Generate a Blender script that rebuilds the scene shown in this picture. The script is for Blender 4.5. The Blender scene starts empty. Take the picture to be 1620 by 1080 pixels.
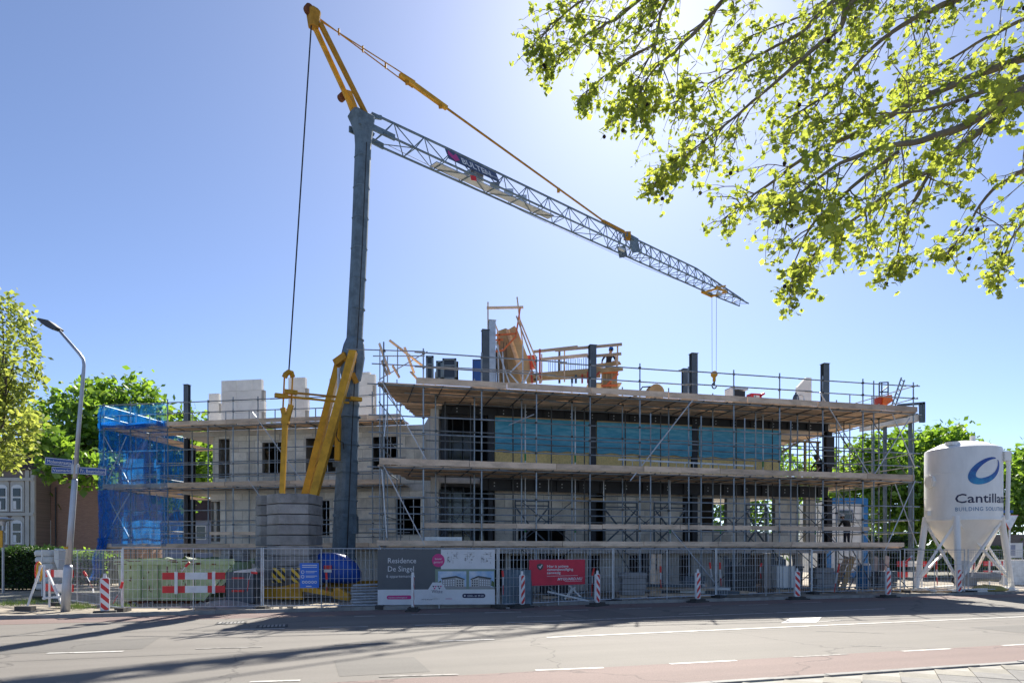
import bpy, bmesh, math, random
from mathutils import Vector, Matrix, noise as mnoise
R = math.radians
random.seed(11)
scene = bpy.context.scene
COL = scene.collection

# ------------------------------------------------------------------ camera, sky, sun
F, CX, HY, CH = 1080.0, 810.0, 872.0, 1.9        # focal length and horizon in photo pixels, eye height
cam_d = bpy.data.cameras.new('camera'); cam = bpy.data.objects.new('camera', cam_d); COL.objects.link(cam)
cam.location = (0, 0, CH); cam.rotation_euler = (R(90), 0, 0)
cam_d.sensor_width = 36; cam_d.lens = 24; cam_d.shift_y = (HY - 540) / 1620.0
cam_d.clip_start = 0.1; cam_d.clip_end = 5000
scene.camera = cam
SUN_EL, SUN_AZ = 40.0, 11.0                      # degrees; azimuth measured from straight ahead to the right
world = bpy.data.worlds.new('World'); scene.world = world; world.use_nodes = True
wn = world.node_tree.nodes; wl = world.node_tree.links
bg = wn['Background']; bg.inputs[1].default_value = 0.05
sky = wn.new('ShaderNodeTexSky'); sky.sky_type = 'NISHITA'; sky.sun_disc = False
sky.sun_elevation = R(SUN_EL); sky.sun_rotation = R(SUN_AZ)
sky.altitude = 50; sky.air_density = 0.62; sky.dust_density = 0.33; sky.ozone_density = 5.0
tint = wn.new('ShaderNodeHueSaturation'); tint.inputs['Hue'].default_value = 0.502; tint.inputs['Saturation'].default_value = 0.93
wl.new(sky.outputs[0], tint.inputs['Color']); wl.new(tint.outputs[0], bg.inputs[0])
sun_l = bpy.data.lights.new('sun', 'SUN'); sun_l.energy = 2.8; sun_l.angle = R(0.5); sun_l.color = (1.0, 0.95, 0.86)
sun = bpy.data.objects.new('sun', sun_l); COL.objects.link(sun)
sd = Vector((math.sin(R(SUN_AZ)) * math.cos(R(SUN_EL)), math.cos(R(SUN_AZ)) * math.cos(R(SUN_EL)), math.sin(R(SUN_EL))))
sun.rotation_euler = sd.to_track_quat('Z', 'Y').to_euler(); sun.location = (0, 0, 60)
vs = scene.view_settings
vs.view_transform = 'Standard'; vs.look = 'None'; vs.gamma = 1; vs.use_curve_mapping = False; vs.exposure = 1.93
scene.cycles.max_bounces = 7; scene.cycles.transparent_max_bounces = 12; scene.cycles.use_denoising = True

# ------------------------------------------------------------------ helpers
def V(*a): return Vector(a)
def at(px, py, d):                                # world point seen at a photo pixel at depth d
    return V((px - CX) / F * d, d, CH - (py - HY) / F * d)
def gnd(px, py):                                  # ground point seen at a pixel
    d = CH * F / (py - HY); return V((px - CX) / F * d, d, 0)
class Frame:                                      # a local frame along a facade: s to the right, w to the back
    def __init__(self, a, b):
        self.o = V(a[0], a[1], 0); self.u = (V(b[0], b[1], 0) - self.o).normalized()
        self.n = V(-self.u.y, self.u.x, 0); self.L = (V(b[0], b[1], 0) - self.o).length
    def p(self, s, w, z): return self.o + self.u * s + self.n * w + V(0, 0, z)
    def s(self, px, w=0):
        t = (px - CX) / F; o, u, n = self.o, self.u, self.n
        return (t * (o.y + w * n.y) - o.x - w * n.x) / (u.x - t * u.y)
    def z(self, px, py, w=0): q = self.p(self.s(px, w), w, 0); return CH - (py - HY) / F * q.y
    def ang(self): return math.atan2(self.u.y, self.u.x)
    def B(self): return Matrix((self.u, self.n, V(0, 0, 1))).transposed()

def tag(o, label=None, cat=None, group=None, kind=None):
    for k, v in (('label', label), ('category', cat), ('group', group), ('kind', kind)):
        if v: o[k] = v
    return o
def thing(name, loc, label, cat, group=None, rz=0):
    o = bpy.data.objects.new(name, None); COL.objects.link(o); o.location = loc; o.rotation_euler = (0, 0, rz)
    o.empty_display_size = 0.2
    return tag(o, label, cat, group)
def root_of(o):
    while o.parent: o = o.parent
    return o
class MB:
    def __init__(self): self.v = []; self.f = []; self.m = []; self.mi = 0
    def add(self, vs, fs):
        b = len(self.v); self.v += [Vector(x) for x in vs]
        self.f += [tuple(b + i for i in f) for f in fs]; self.m += [self.mi] * len(fs); return self
    def box(self, c, s, B=None):
        c = Vector(c); hx, hy, hz = s[0] / 2, s[1] / 2, s[2] / 2
        P = [V(x, y, z) for z in (-hz, hz) for y in (-hy, hy) for x in (-hx, hx)]
        if B is not None: P = [B @ q for q in P]
        return self.add([c + q for q in P], [(0, 2, 3, 1), (4, 5, 7, 6), (0, 1, 5, 4), (2, 6, 7, 3), (0, 4, 6, 2), (1, 3, 7, 5)])
    def fbox(self, fr, s0, s1, w0, w1, z0, z1):   # box given in a facade frame
        return self.box(fr.p((s0 + s1) / 2, (w0 + w1) / 2, (z0 + z1) / 2), (s1 - s0, w1 - w0, z1 - z0), fr.B())
    def tube(self, a, b, r, n=6, r2=None, caps=True):
        a, b = Vector(a), Vector(b); d = b - a
        if d.length < 1e-6: return self
        q = d.to_track_quat('Z', 'Y'); r2 = r if r2 is None else r2; vs = []
        for i in range(n):
            t = 2 * math.pi * i / n; e = q @ V(math.cos(t), math.sin(t), 0); vs += [a + e * r, b + e * r2]
        fs = [(2 * i, 2 * ((i + 1) % n), 2 * ((i + 1) % n) + 1, 2 * i + 1) for i in range(n)]
        if caps: fs += [tuple(2 * i for i in reversed(range(n))), tuple(2 * i + 1 for i in range(n))]
        return self.add(vs, fs)
    def path(self, pts, rs, n=6):
        pts = [Vector(p) for p in pts]
        if not hasattr(rs, '__len__'): rs = [rs] * len(pts)
        vs = []; fs = []; side = None
        for k, p in enumerate(pts):
            d = (pts[min(k + 1, len(pts) - 1)] - pts[max(k - 1, 0)]).normalized()
            if side is None:
                side = d.cross(V(0.31, 0.17, 0.93)).normalized()
            side = (side - d * side.dot(d)).normalized(); up = d.cross(side)
            for i in range(n):
                t = 2 * math.pi * i / n; vs.append(p + (side * math.cos(t) + up * math.sin(t)) * rs[k])
        for k in range(len(pts) - 1):
            for i in range(n):
                j = (i + 1) % n; fs.append((k * n + i, k * n + j, (k + 1) * n + j, (k + 1) * n + i))
        fs += [tuple(reversed(range(n))), tuple((len(pts) - 1) * n + i for i in range(n))]
        return self.add(vs, fs)
    def bar(self, a, b, w, h, up=(0, 0, 1)):      # rectangular bar, w sideways, h along up
        a, b = Vector(a), Vector(b); d = (b - a).normalized(); up = Vector(up)
        sx = d.cross(up)
        if sx.length < 1e-4: sx = d.cross(V(1, 0, 0))
        sx.normalize(); uy = sx.cross(d)
        vs = [p + sx * (x * w / 2) + uy * (y * h / 2) for p in (a, b) for y in (-1, 1) for x in (-1, 1)]
        return self.add(vs, [(0, 2, 3, 1), (4, 5, 7, 6), (0, 1, 5, 4), (2, 6, 7, 3), (0, 4, 6, 2), (1, 3, 7, 5)])
    def prism(self, poly, a, b):                  # polygon (list of 3D points) swept from offset a to offset b
        a, b = Vector(a), Vector(b); n = len(poly); P = [Vector(p) for p in poly]
        return self.add([p + a for p in P] + [p + b for p in P],
                        [tuple(reversed(range(n))), tuple(range(n, 2 * n))] + [(i, (i + 1) % n, n + (i + 1) % n, n + i) for i in range(n)])
    def lathe(self, c, prof, n=16, a0=0.0):       # profile of (r, z)
        c = Vector(c); vs = []; fs = []
        for r, z in prof:
            for i in range(n):
                t = a0 + 2 * math.pi * i / n; vs.append(c + V(r * math.cos(t), r * math.sin(t), z))
        for k in range(len(prof) - 1):
            for i in range(n):
                j = (i + 1) % n; fs.append((k * n + i, k * n + j, (k + 1) * n + j, (k + 1) * n + i))
        fs += [tuple(reversed(range(n))), tuple((len(prof) - 1) * n + i for i in range(n))]
        return self.add(vs, fs)
    def quad(self, a, b, c, d): return self.add([a, b, c, d], [(0, 1, 2, 3)])
    def build(self, name, mats, parent=None, smooth=False, origin=None, local=False):
        if not isinstance(mats, (list, tuple)): mats = [mats]
        if parent is not None and not local: off = root_of(parent).location
        elif parent is None and not local:
            if origin is not None: off = Vector(origin)
            else:
                xs = [p.x for p in self.v]; ys = [p.y for p in self.v]; zs = [p.z for p in self.v]
                off = V((min(xs) + max(xs)) / 2, (min(ys) + max(ys)) / 2, min(zs))
        else: off = V(0, 0, 0)
        me = bpy.data.meshes.new(name); me.from_pydata([tuple(p - off) for p in self.v], [], self.f)
        for m in mats: me.materials.append(m)
        if len(mats) > 1: me.polygons.foreach_set('material_index', self.m)
        if smooth: me.polygons.foreach_set('use_smooth', [True] * len(self.f))
        me.update()
        o = bpy.data.objects.new(name, me); COL.objects.link(o)
        if parent is not None: o.parent = parent
        else: o.location = off
        return o
def smooth_by_angle(o, ang=40):
    me = o.data; me.polygons.foreach_set('use_smooth', [True] * len(me.polygons))
    me.set_sharp_from_angle(angle=R(ang)); return o
def part(name, m, parent, fn, smooth=False):
    b = MB(); fn(b); return b.build(name, m, parent, smooth)
def copy_tree(o, parent=None):
    c = o.copy(); COL.objects.link(c); c.parent = parent
    for ch in list(o.children): copy_tree(ch, c)
    return c

# ------------------------------------------------------------------ materials
def mat(name, col, rough=0.6, metal=0.0, var=0.18, scale=2.0, bump=0.0, bscale=None, rnd=0.0, col2=None, stretch=(1, 1, 1), spec=0.5, fine=0.5, mixpos=(0.42, 0.68)):
    m = bpy.data.materials.new(name); m.use_nodes = True; nt = m.node_tree; N, L = nt.nodes, nt.links
    b = N['Principled BSDF']; b.inputs['Roughness'].default_value = rough; b.inputs['Metallic'].default_value = metal
    b.inputs['Specular IOR Level'].default_value = spec
    tc = N.new('ShaderNodeTexCoord'); mp = N.new('ShaderNodeMapping'); mp.inputs['Scale'].default_value = stretch
    oi = N.new('ShaderNodeObjectInfo')
    add = N.new('ShaderNodeVectorMath'); add.operation = 'MULTIPLY_ADD'
    L.new(oi.outputs['Random'], add.inputs[0]); add.inputs[1].default_value = (37, 61, 23); L.new(tc.outputs['Object'], add.inputs[2])
    L.new(add.outputs[0], mp.inputs[0])
    n1 = N.new('ShaderNodeTexNoise'); n1.inputs['Scale'].default_value = scale; n1.inputs['Detail'].default_value = 5; n1.inputs['Roughness'].default_value = 0.62
    n2 = N.new('ShaderNodeTexNoise'); n2.inputs['Scale'].default_value = scale * 14; n2.inputs['Detail'].default_value = 3
    L.new(mp.outputs[0], n1.inputs['Vector']); L.new(mp.outputs[0], n2.inputs['Vector'])
    mx = N.new('ShaderNodeMix'); mx.data_type = 'RGBA'
    c = tuple(col) + (1,); c2 = tuple(col2) + (1,) if col2 else tuple(x * (1 - var) for x in col) + (1,)
    mx.inputs['A'].default_value = c; mx.inputs['B'].default_value = c2
    mr = N.new('ShaderNodeMapRange'); mr.inputs['From Min'].default_value = mixpos[0]; mr.inputs['From Max'].default_value = mixpos[1]
    L.new(n1.outputs['Fac'], mr.inputs['Value']); L.new(mr.outputs[0], mx.inputs['Factor'])
    # fine grain and per-object brightness
    g = N.new('ShaderNodeMath'); g.operation = 'MULTIPLY_ADD'; L.new(n2.outputs['Fac'], g.inputs[0])
    g.inputs[1].default_value = 2 * var * fine; g.inputs[2].default_value = 1 - var * fine
    h = N.new('ShaderNodeMath'); h.operation = 'MULTIPLY_ADD'; L.new(oi.outputs['Random'], h.inputs[0])
    h.inputs[1].default_value = 2 * rnd; h.inputs[2].default_value = 1 - rnd
    k = N.new('ShaderNodeMath'); k.operation = 'MULTIPLY'; L.new(g.outputs[0], k.inputs[0]); L.new(h.outputs[0], k.inputs[1])
    hsv = N.new('ShaderNodeHueSaturation'); L.new(mx.outputs['Result'], hsv.inputs['Color']); L.new(k.outputs[0], hsv.inputs['Value'])
    L.new(hsv.outputs[0], b.inputs['Base Color'])
    if bump:
        bm = N.new('ShaderNodeBump'); bm.inputs['Strength'].default_value = bump; bm.inputs['Distance'].default_value = 0.02
        n3 = N.new('ShaderNodeTexNoise'); n3.inputs['Scale'].default_value = bscale or scale * 8; n3.inputs['Detail'].default_value = 4
        L.new(mp.outputs[0], n3.inputs['Vector']); L.new(n3.outputs['Fac'], bm.inputs['Height']); L.new(bm.outputs[0], b.inputs['Normal'])
    return m
def leaf_mat(name, col, trans, rnd=0.3, tw=0.5):
    m = bpy.data.materials.new(name); m.use_nodes = True; nt = m.node_tree; N, L = nt.nodes, nt.links
    out = N['Material Output']; N.remove(N['Principled BSDF'])
    geo = N.new('ShaderNodeNewGeometry'); d = N.new('ShaderNodeBsdfDiffuse'); t = N.new('ShaderNodeBsdfTranslucent'); g = N.new('ShaderNodeBsdfGlossy')
    g.inputs['Roughness'].default_value = 0.45; g.inputs['Color'].default_value = (0.5, 0.5, 0.5, 1)
    ms = N.new('ShaderNodeMixShader'); ms.inputs[0].default_value = tw; ms2 = N.new('ShaderNodeMixShader'); ms2.inputs[0].default_value = 0.06
    for c, s in ((col, d), (trans, t)):
        h = N.new('ShaderNodeHueSaturation'); h.inputs['Color'].default_value = tuple(c) + (1,)
        mr = N.new('ShaderNodeMapRange'); mr.inputs['To Min'].default_value = 1 - rnd; mr.inputs['To Max'].default_value = 1 + rnd
        L.new(geo.outputs['Random Per Island'], mr.inputs['Value']); L.new(mr.outputs[0], h.inputs['Value'])
        mh = N.new('ShaderNodeMapRange'); mh.inputs['To Min'].default_value = 0.515; mh.inputs['To Max'].default_value = 0.485
        L.new(geo.outputs['Random Per Island'], mh.inputs['Value']); L.new(mh.outputs[0], h.inputs['Hue'])
        L.new(h.outputs[0], s.inputs['Color'])
    L.new(d.outputs[0], ms.inputs[1]); L.new(t.outputs[0], ms.inputs[2]); L.new(ms.outputs[0], ms2.inputs[1]); L.new(g.outputs[0], ms2.inputs[2])
    L.new(ms2.outputs[0], out.inputs['Surface']); return m
def net_mat(name, col, trans, alpha, scale=60.0, fold=0.4):   # woven see-through sheet
    m = bpy.data.materials.new(name); m.use_nodes = True; nt = m.node_tree; N, L = nt.nodes, nt.links
    out = N['Material Output']; N.remove(N['Principled BSDF'])
    d = N.new('ShaderNodeBsdfDiffuse'); d.inputs['Color'].default_value = tuple(col) + (1,)
    t = N.new('ShaderNodeBsdfTranslucent'); t.inputs['Color'].default_value = tuple(trans) + (1,)
    tr = N.new('ShaderNodeBsdfTransparent'); tr.inputs['Color'].default_value = (0.82, 0.92, 1, 1)
    a = N.new('ShaderNodeMixShader'); a.inputs[0].default_value = 0.55; b = N.new('ShaderNodeMixShader')
    tc = N.new('ShaderNodeTexCoord'); n = N.new('ShaderNodeTexNoise'); n.inputs['Scale'].default_value = 1.5; n.inputs['Detail'].default_value = 6; n.inputs['Distortion'].default_value = 1.2
    mpn = N.new('ShaderNodeMapping'); mpn.inputs['Scale'].default_value = (1.6, 1.6, 0.55); L.new(tc.outputs['Object'], mpn.inputs[0]); L.new(mpn.outputs[0], n.inputs['Vector'])
    mr = N.new('ShaderNodeMapRange'); mr.inputs['From Min'].default_value = 0.3; mr.inputs['From Max'].default_value = 0.7
    mr.inputs['To Min'].default_value = alpha - fold / 2; mr.inputs['To Max'].default_value = min(1, alpha + fold / 2)
    L.new(n.outputs['Fac'], mr.inputs['Value']); L.new(mr.outputs[0], b.inputs[0])
    L.new(d.outputs[0], a.inputs[1]); L.new(t.outputs[0], a.inputs[2]); L.new(tr.outputs[0], b.inputs[1]); L.new(a.outputs[0], b.inputs[2])
    L.new(b.outputs[0], out.inputs['Surface']); return m
def stripe_mat(name, c1, c2, freq, axis=(1, 1, 0), rough=0.5):   # two printed colours in diagonal stripes
    m = bpy.data.materials.new(name); m.use_nodes = True; nt = m.node_tree; N, L = nt.nodes, nt.links
    b = N['Principled BSDF']; b.inputs['Roughness'].default_value = rough
    tc = N.new('ShaderNodeTexCoord'); dp = N.new('ShaderNodeVectorMath'); dp.operation = 'DOT_PRODUCT'; dp.inputs[1].default_value = axis
    L.new(tc.outputs['Object'], dp.inputs[0])
    mu = N.new('ShaderNodeMath'); mu.operation = 'MULTIPLY'; mu.inputs[1].default_value = freq; L.new(dp.outputs['Value'], mu.inputs[0])
    fr = N.new('ShaderNodeMath'); fr.operation = 'FRACT'; L.new(mu.outputs[0], fr.inputs[0])
    gt = N.new('ShaderNodeMath'); gt.operation = 'GREATER_THAN'; gt.inputs[1].default_value = 0.5; L.new(fr.outputs[0], gt.inputs[0])
    mx = N.new('ShaderNodeMix'); mx.data_type = 'RGBA'; mx.inputs['A'].default_value = tuple(c1) + (1,); mx.inputs['B'].default_value = tuple(c2) + (1,)
    L.new(gt.outputs[0], mx.inputs['Factor']); L.new(mx.outputs['Result'], b.inputs['Base Color']); return m

K = {}
def road_mat(name, col, rot=17.5):
    m = bpy.data.materials.new(name); m.use_nodes = True; nt = m.node_tree; N, L = nt.nodes, nt.links; b = N['Principled BSDF']; b.inputs['Roughness'].default_value = 0.85
    tc = N.new('ShaderNodeTexCoord'); mp = N.new('ShaderNodeMapping'); mp.inputs['Rotation'].default_value = (0, 0, -R(rot)); L.new(tc.outputs['Object'], mp.inputs[0])
    def noise(scale, sc=(1, 1, 1), det=4, rough=0.6):
        q = N.new('ShaderNodeMapping'); q.inputs['Scale'].default_value = sc; L.new(mp.outputs[0], q.inputs[0])
        n = N.new('ShaderNodeTexNoise'); n.inputs['Scale'].default_value = scale; n.inputs['Detail'].default_value = det; n.inputs['Roughness'].default_value = rough; L.new(q.outputs[0], n.inputs['Vector']); return n.outputs['Fac']
    def rng(v, a, c, lo, hi):
        r = N.new('ShaderNodeMapRange'); r.inputs['From Min'].default_value = a; r.inputs['From Max'].default_value = c; r.inputs['To Min'].default_value = lo; r.inputs['To Max'].default_value = hi; L.new(v, r.inputs['Value']); return r.outputs[0]
    def mul(a, c): q = N.new('ShaderNodeMath'); q.operation = 'MULTIPLY'; L.new(a, q.inputs[0]); L.new(c, q.inputs[1]); return q.outputs[0]
    v = mul(rng(noise(0.22), 0.35, 0.65, 0.93, 1.06), rng(noise(1.0, (0.06, 1.3, 1), 5), 0.35, 0.65, 0.92, 1.08))
    v = mul(v, rng(noise(55, det=2), 0.3, 0.7, 0.8, 1.2)); v = mul(v, rng(noise(9), 0.62, 0.75, 1.0, 0.82))
    vo = N.new('ShaderNodeTexVoronoi'); vo.feature = 'DISTANCE_TO_EDGE'; vo.inputs['Scale'].default_value = 0.16; wv = N.new('ShaderNodeVectorMath'); wv.operation = 'MULTIPLY_ADD'; wn_ = N.new('ShaderNodeTexNoise'); wn_.inputs['Scale'].default_value = 1.4; wn_.inputs['Detail'].default_value = 6
    L.new(mp.outputs[0], wn_.inputs['Vector']); L.new(wn_.outputs['Color'], wv.inputs[0]); wv.inputs[1].default_value = (1.2, 1.2, 0); L.new(mp.outputs[0], wv.inputs[2]); L.new(wv.outputs[0], vo.inputs['Vector'])
    v = mul(v, rng(vo.outputs['Distance'], 0.0, 0.006, 0.55, 1.0))
    h = N.new('ShaderNodeHueSaturation'); h.inputs['Color'].default_value = tuple(col) + (1,); L.new(v, h.inputs['Value']); L.new(h.outputs[0], b.inputs['Base Color'])
    bm = N.new('ShaderNodeBump'); bm.inputs['Strength'].default_value = 0.5; bm.inputs['Distance'].default_value = 0.01; L.new(noise(90, det=3), bm.inputs['Height']); L.new(bm.outputs[0], b.inputs['Normal']); return m
K['asphalt'] = road_mat('asphalt', (0.172, 0.156, 0.135)); K['asphalt_red'] = road_mat('asphalt_red', (0.19, 0.132, 0.115)); K['patch'] = road_mat('asphalt_patch', (0.135, 0.125, 0.11))
K['asphalt_old'] = mat('asphalt', (0.172, 0.158, 0.140), 0.85, var=0.16, scale=0.35, bump=0.5, bscale=90, fine=1.3)
K['paint'] = mat('road_paint', (0.55, 0.53, 0.49), 0.7, var=0.3, scale=7, fine=0.8, col2=(0.26, 0.24, 0.215), mixpos=(0.5, 0.66))
K['paint_old'] = mat('worn_road_paint', (0.34, 0.32, 0.29), 0.8, var=0.3, scale=7, fine=1, col2=(0.18, 0.165, 0.15), mixpos=(0.42, 0.56))
K['soil'] = mat('site_sand', (0.36, 0.31, 0.24), 0.95, var=0.45, scale=0.6, bump=0.8, bscale=12)
K['earth'] = mat('ground_earth', (0.17, 0.155, 0.12), 0.95, var=0.4, scale=0.2, bump=0.5)
K['grass'] = leaf_mat('grass_blade', (0.075, 0.11, 0.03), (0.1, 0.16, 0.03), 0.3, 0.35)
K['kerb'] = mat('kerb_concrete', (0.30, 0.29, 0.27), 0.85, var=0.3, scale=3, rnd=0.1, bump=0.3)
K['tile'] = mat('paving_tile', (0.205, 0.195, 0.18), 0.85, var=0.22, scale=3, rnd=0.16, bump=0.3)
K['brickpave'] = mat('brick_paving', (0.2, 0.15, 0.12), 0.85, var=0.35, scale=4, rnd=0.12)
K['galv'] = mat('galvanised_steel', (0.55, 0.58, 0.61), 0.42, 0.5, var=0.3, scale=3, rnd=0.14)
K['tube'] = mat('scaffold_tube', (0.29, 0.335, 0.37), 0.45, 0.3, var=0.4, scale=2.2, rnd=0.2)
K['coupler'] = mat('scaffold_coupler', (0.10, 0.095, 0.085), 0.6, 0.5, var=0.4, scale=9)
K['plank'] = mat('scaffold_plank', (0.66, 0.49, 0.34), 0.8, var=0.4, scale=1.6, rnd=0.28, stretch=(1, 1, 3), bump=0.3)
K['toe'] = mat('toe_board', (0.68, 0.52, 0.38), 0.8, var=0.35, scale=1.5, rnd=0.22, stretch=(1, 1, 3), bump=0.3)
K['timber'] = mat('new_timber', (0.50, 0.35, 0.18), 0.75, var=0.3, scale=2, rnd=0.18, bump=0.2)
K['osb'] = mat('osb_board', (0.9, 0.66, 0.27), 0.75, var=0.26, scale=14, rnd=0.08, fine=0.9)
K['ply'] = mat('formwork_plywood', (0.42, 0.29, 0.15), 0.75, var=0.35, scale=2.5, rnd=0.2)
K['block'] = mat('sand_lime_block', (0.80, 0.74, 0.64), 0.85, var=0.30, scale=1.3, rnd=0.15, bump=0.2, bscale=30)
K['blockw'] = mat('pale_sand_lime_block', (0.80, 0.77, 0.71), 0.85, var=0.14, scale=1.6, rnd=0.07, bump=0.2, bscale=30)
K['mortar'] = mat('mortar_joint', (0.38, 0.36, 0.32), 0.9, var=0.25, scale=3)
K['conc'] = mat('raw_concrete', (0.60, 0.57, 0.52), 0.85, var=0.3, scale=0.9, bump=0.3, rnd=0.06)
K['concd'] = mat('weathered_concrete', (0.30, 0.29, 0.28), 0.9, var=0.38, scale=1.6, bump=0.5, bscale=14, rnd=0.13)
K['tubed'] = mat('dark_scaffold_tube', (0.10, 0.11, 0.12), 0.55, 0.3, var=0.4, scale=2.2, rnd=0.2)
K['steel'] = mat('dark_primed_steel', (0.028, 0.032, 0.040), 0.55, 0.1, var=0.4, scale=2, rnd=0.15)
K['steelb'] = mat('blue_grey_primed_steel', (0.075, 0.10, 0.125), 0.5, 0.1, var=0.3, scale=2)
K['dark'] = mat('interior_shade', (0.03, 0.03, 0.032), 0.9, var=0.4, scale=1)  # near-black colour stands in for shade inside rooms and basement
K['black'] = mat('black_plastic', (0.02, 0.02, 0.022), 0.5, var=0.3, scale=4)
K['rubber'] = mat('grey_recycled_rubber', (0.06, 0.058, 0.055), 0.85, var=0.35, scale=6, rnd=0.1)
K['netblue'] = net_mat('blue_debris_net', (0.012, 0.18, 0.60), (0.02, 0.26, 0.75), 0.24, fold=0.34)
K['netdense'] = net_mat('blue_debris_net_folded', (0.008, 0.13, 0.52), (0.012, 0.20, 0.66), 0.50, fold=0.5)
K['crane'] = mat('crane_grey_blue', (0.15, 0.21, 0.26), 0.65, 0.0, spec=0.25, var=0.4, scale=2.2, bump=0.2, rnd=0.05)
K['yellow'] = mat('crane_yellow', (0.62, 0.33, 0.025), 0.5, var=0.34, scale=2.2, spec=0.3, rnd=0.06)
K['yellowd'] = mat('weathered_crane_yellow', (0.46, 0.24, 0.035), 0.75, var=0.35, spec=0.2, scale=2.5, rnd=0.08)
K['cable'] = mat('wire_rope', (0.03, 0.03, 0.03), 0.6, 0.4, var=0.2)
K['white'] = mat('white_paint', (0.72, 0.72, 0.70), 0.45, var=0.1, scale=2)
K['silo'] = mat('silo_cream_paint', (0.86, 0.84, 0.79), 0.42, var=0.13, scale=1.1, stretch=(1, 1, 0.35), fine=0.25)
K['red'] = mat('red_reflective', (0.62, 0.022, 0.022), 0.45, var=0.15, scale=4)
K['whiter'] = mat('white_reflective', (0.74, 0.74, 0.74), 0.45, var=0.15, scale=4)
K['beacon'] = stripe_mat('beacon_stripes', (0.75, 0.75, 0.74), (0.6, 0.03, 0.03), 3.3, (1, 0, 1.05))
K['hazard'] = stripe_mat('hazard_stripes', (0.75, 0.48, 0.02), (0.02, 0.02, 0.02), 4.6, (0.707, 0, 0.707))
K['signblue'] = mat('street_sign_blue', (0.012, 0.07, 0.28), 0.4, var=0.1)
K['noticeblue'] = mat('notice_blue', (0.015, 0.14, 0.60), 0.45, var=0.1)
K['bluecover'] = mat('blue_cover_sheet', (0.006, 0.075, 0.40), 0.45, var=0.3, scale=3, bump=0.6, bscale=6)
K['magenta'] = mat('magenta_print', (0.55, 0.03, 0.20), 0.5, var=0.1)
K['bannerred'] = mat('red_banner', (0.58, 0.02, 0.055), 0.55, var=0.15, scale=3, bump=0.4, bscale=3)
K['bannergrey'] = mat('grey_banner', (0.095, 0.105, 0.115), 0.55, var=0.1, scale=3)
K['bannerwhite'] = mat('white_banner', (0.66, 0.67, 0.69), 0.55, var=0.08, scale=3)
K['navy'] = mat('navy_print', (0.02, 0.022, 0.07), 0.5, var=0.1)
K['skip'] = mat('green_skip_paint', (0.40, 0.50, 0.27), 0.6, var=0.3, scale=2.5, col2=(0.31, 0.40, 0.2))
K['rust'] = mat('rust', (0.16, 0.055, 0.02), 0.9, var=0.5, scale=6)
K['lamp'] = mat('lamp_post_aluminium', (0.40, 0.42, 0.46), 0.42, 0.55, var=0.15, scale=2)
K['orange'] = mat('orange_plastic', (0.75, 0.15, 0.02), 0.5, var=0.2, scale=4)
K['redprop'] = mat('red_formwork_prop', (0.50, 0.06, 0.03), 0.5, 0.1, var=0.3, scale=4)
K['orangeprop'] = mat('orange_formwork_frame', (0.70, 0.16, 0.04), 0.5, 0.1, var=0.2, scale=4)
K['glass'] = mat('dark_window_glass', (0.02, 0.025, 0.03), 0.08, var=0.1)
K['bark'] = mat('bark', (0.11, 0.09, 0.065), 0.9, var=0.5, scale=5, bump=0.6, rnd=0.1)
K['barkp'] = mat('plane_bark', (0.24, 0.20, 0.14), 0.9, var=0.45, scale=5, bump=0.5)
K['seed'] = mat('plane_seed_ball', (0.03, 0.018, 0.015), 0.95, var=0.4, scale=40, bump=0.8)
K['leaf_plane'] = leaf_mat('plane_leaf', (0.19, 0.25, 0.05), (0.48, 0.55, 0.07), 0.4, 0.62)
K['leaf_planeb'] = leaf_mat('plane_leaf_yellowish', (0.20, 0.25, 0.06), (0.42, 0.48, 0.08), 0.4, 0.55)
K['leaf_green'] = leaf_mat('green_leaf', (0.12, 0.22, 0.035), (0.28, 0.46, 0.04), 0.45, 0.5)
K['leaf_dark'] = leaf_mat('hedge_leaf', (0.035, 0.075, 0.02), (0.06, 0.14, 0.02), 0.4, 0.35)

# text laid on a surface: origin point, right and up vectors, height in metres
def text_mesh(txt, size, extrude=0.0, align='LEFT', space=1.0, bold=0.0):
    cu = bpy.data.curves.new('lettering', 'FONT'); cu.body = txt; cu.size = size; cu.align_x = align; cu.space_character = space
    cu.resolution_u = 2; cu.extrude = extrude; cu.offset = bold
    o = bpy.data.objects.new('lettering', cu); COL.objects.link(o)
    dg = bpy.context.evaluated_depsgraph_get(); me = bpy.data.meshes.new_from_object(o.evaluated_get(dg))
    vs = [v.co.copy() for v in me.vertices]; fs = [tuple(p.vertices) for p in me.polygons]
    bpy.data.objects.remove(o); bpy.data.curves.remove(cu); bpy.data.meshes.remove(me)
    return vs, fs
def lettering(txt, size, m, parent, o, rt, up, align='LEFT', name='lettering', off=0.004, sx=1.0, local=False, bold=0.0, space=1.0, shear=0.0):
    vs, fs = text_mesh(txt, size, 0, align, space, bold); o, rt, up = Vector(o), Vector(rt).normalized(), Vector(up).normalized(); nn = rt.cross(up)
    b = MB(); b.add([o + rt * ((p.x + shear * p.y) * sx) + up * p.y + nn * off for p in vs], fs)
    return b.build(name, m, parent, local=local)

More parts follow.
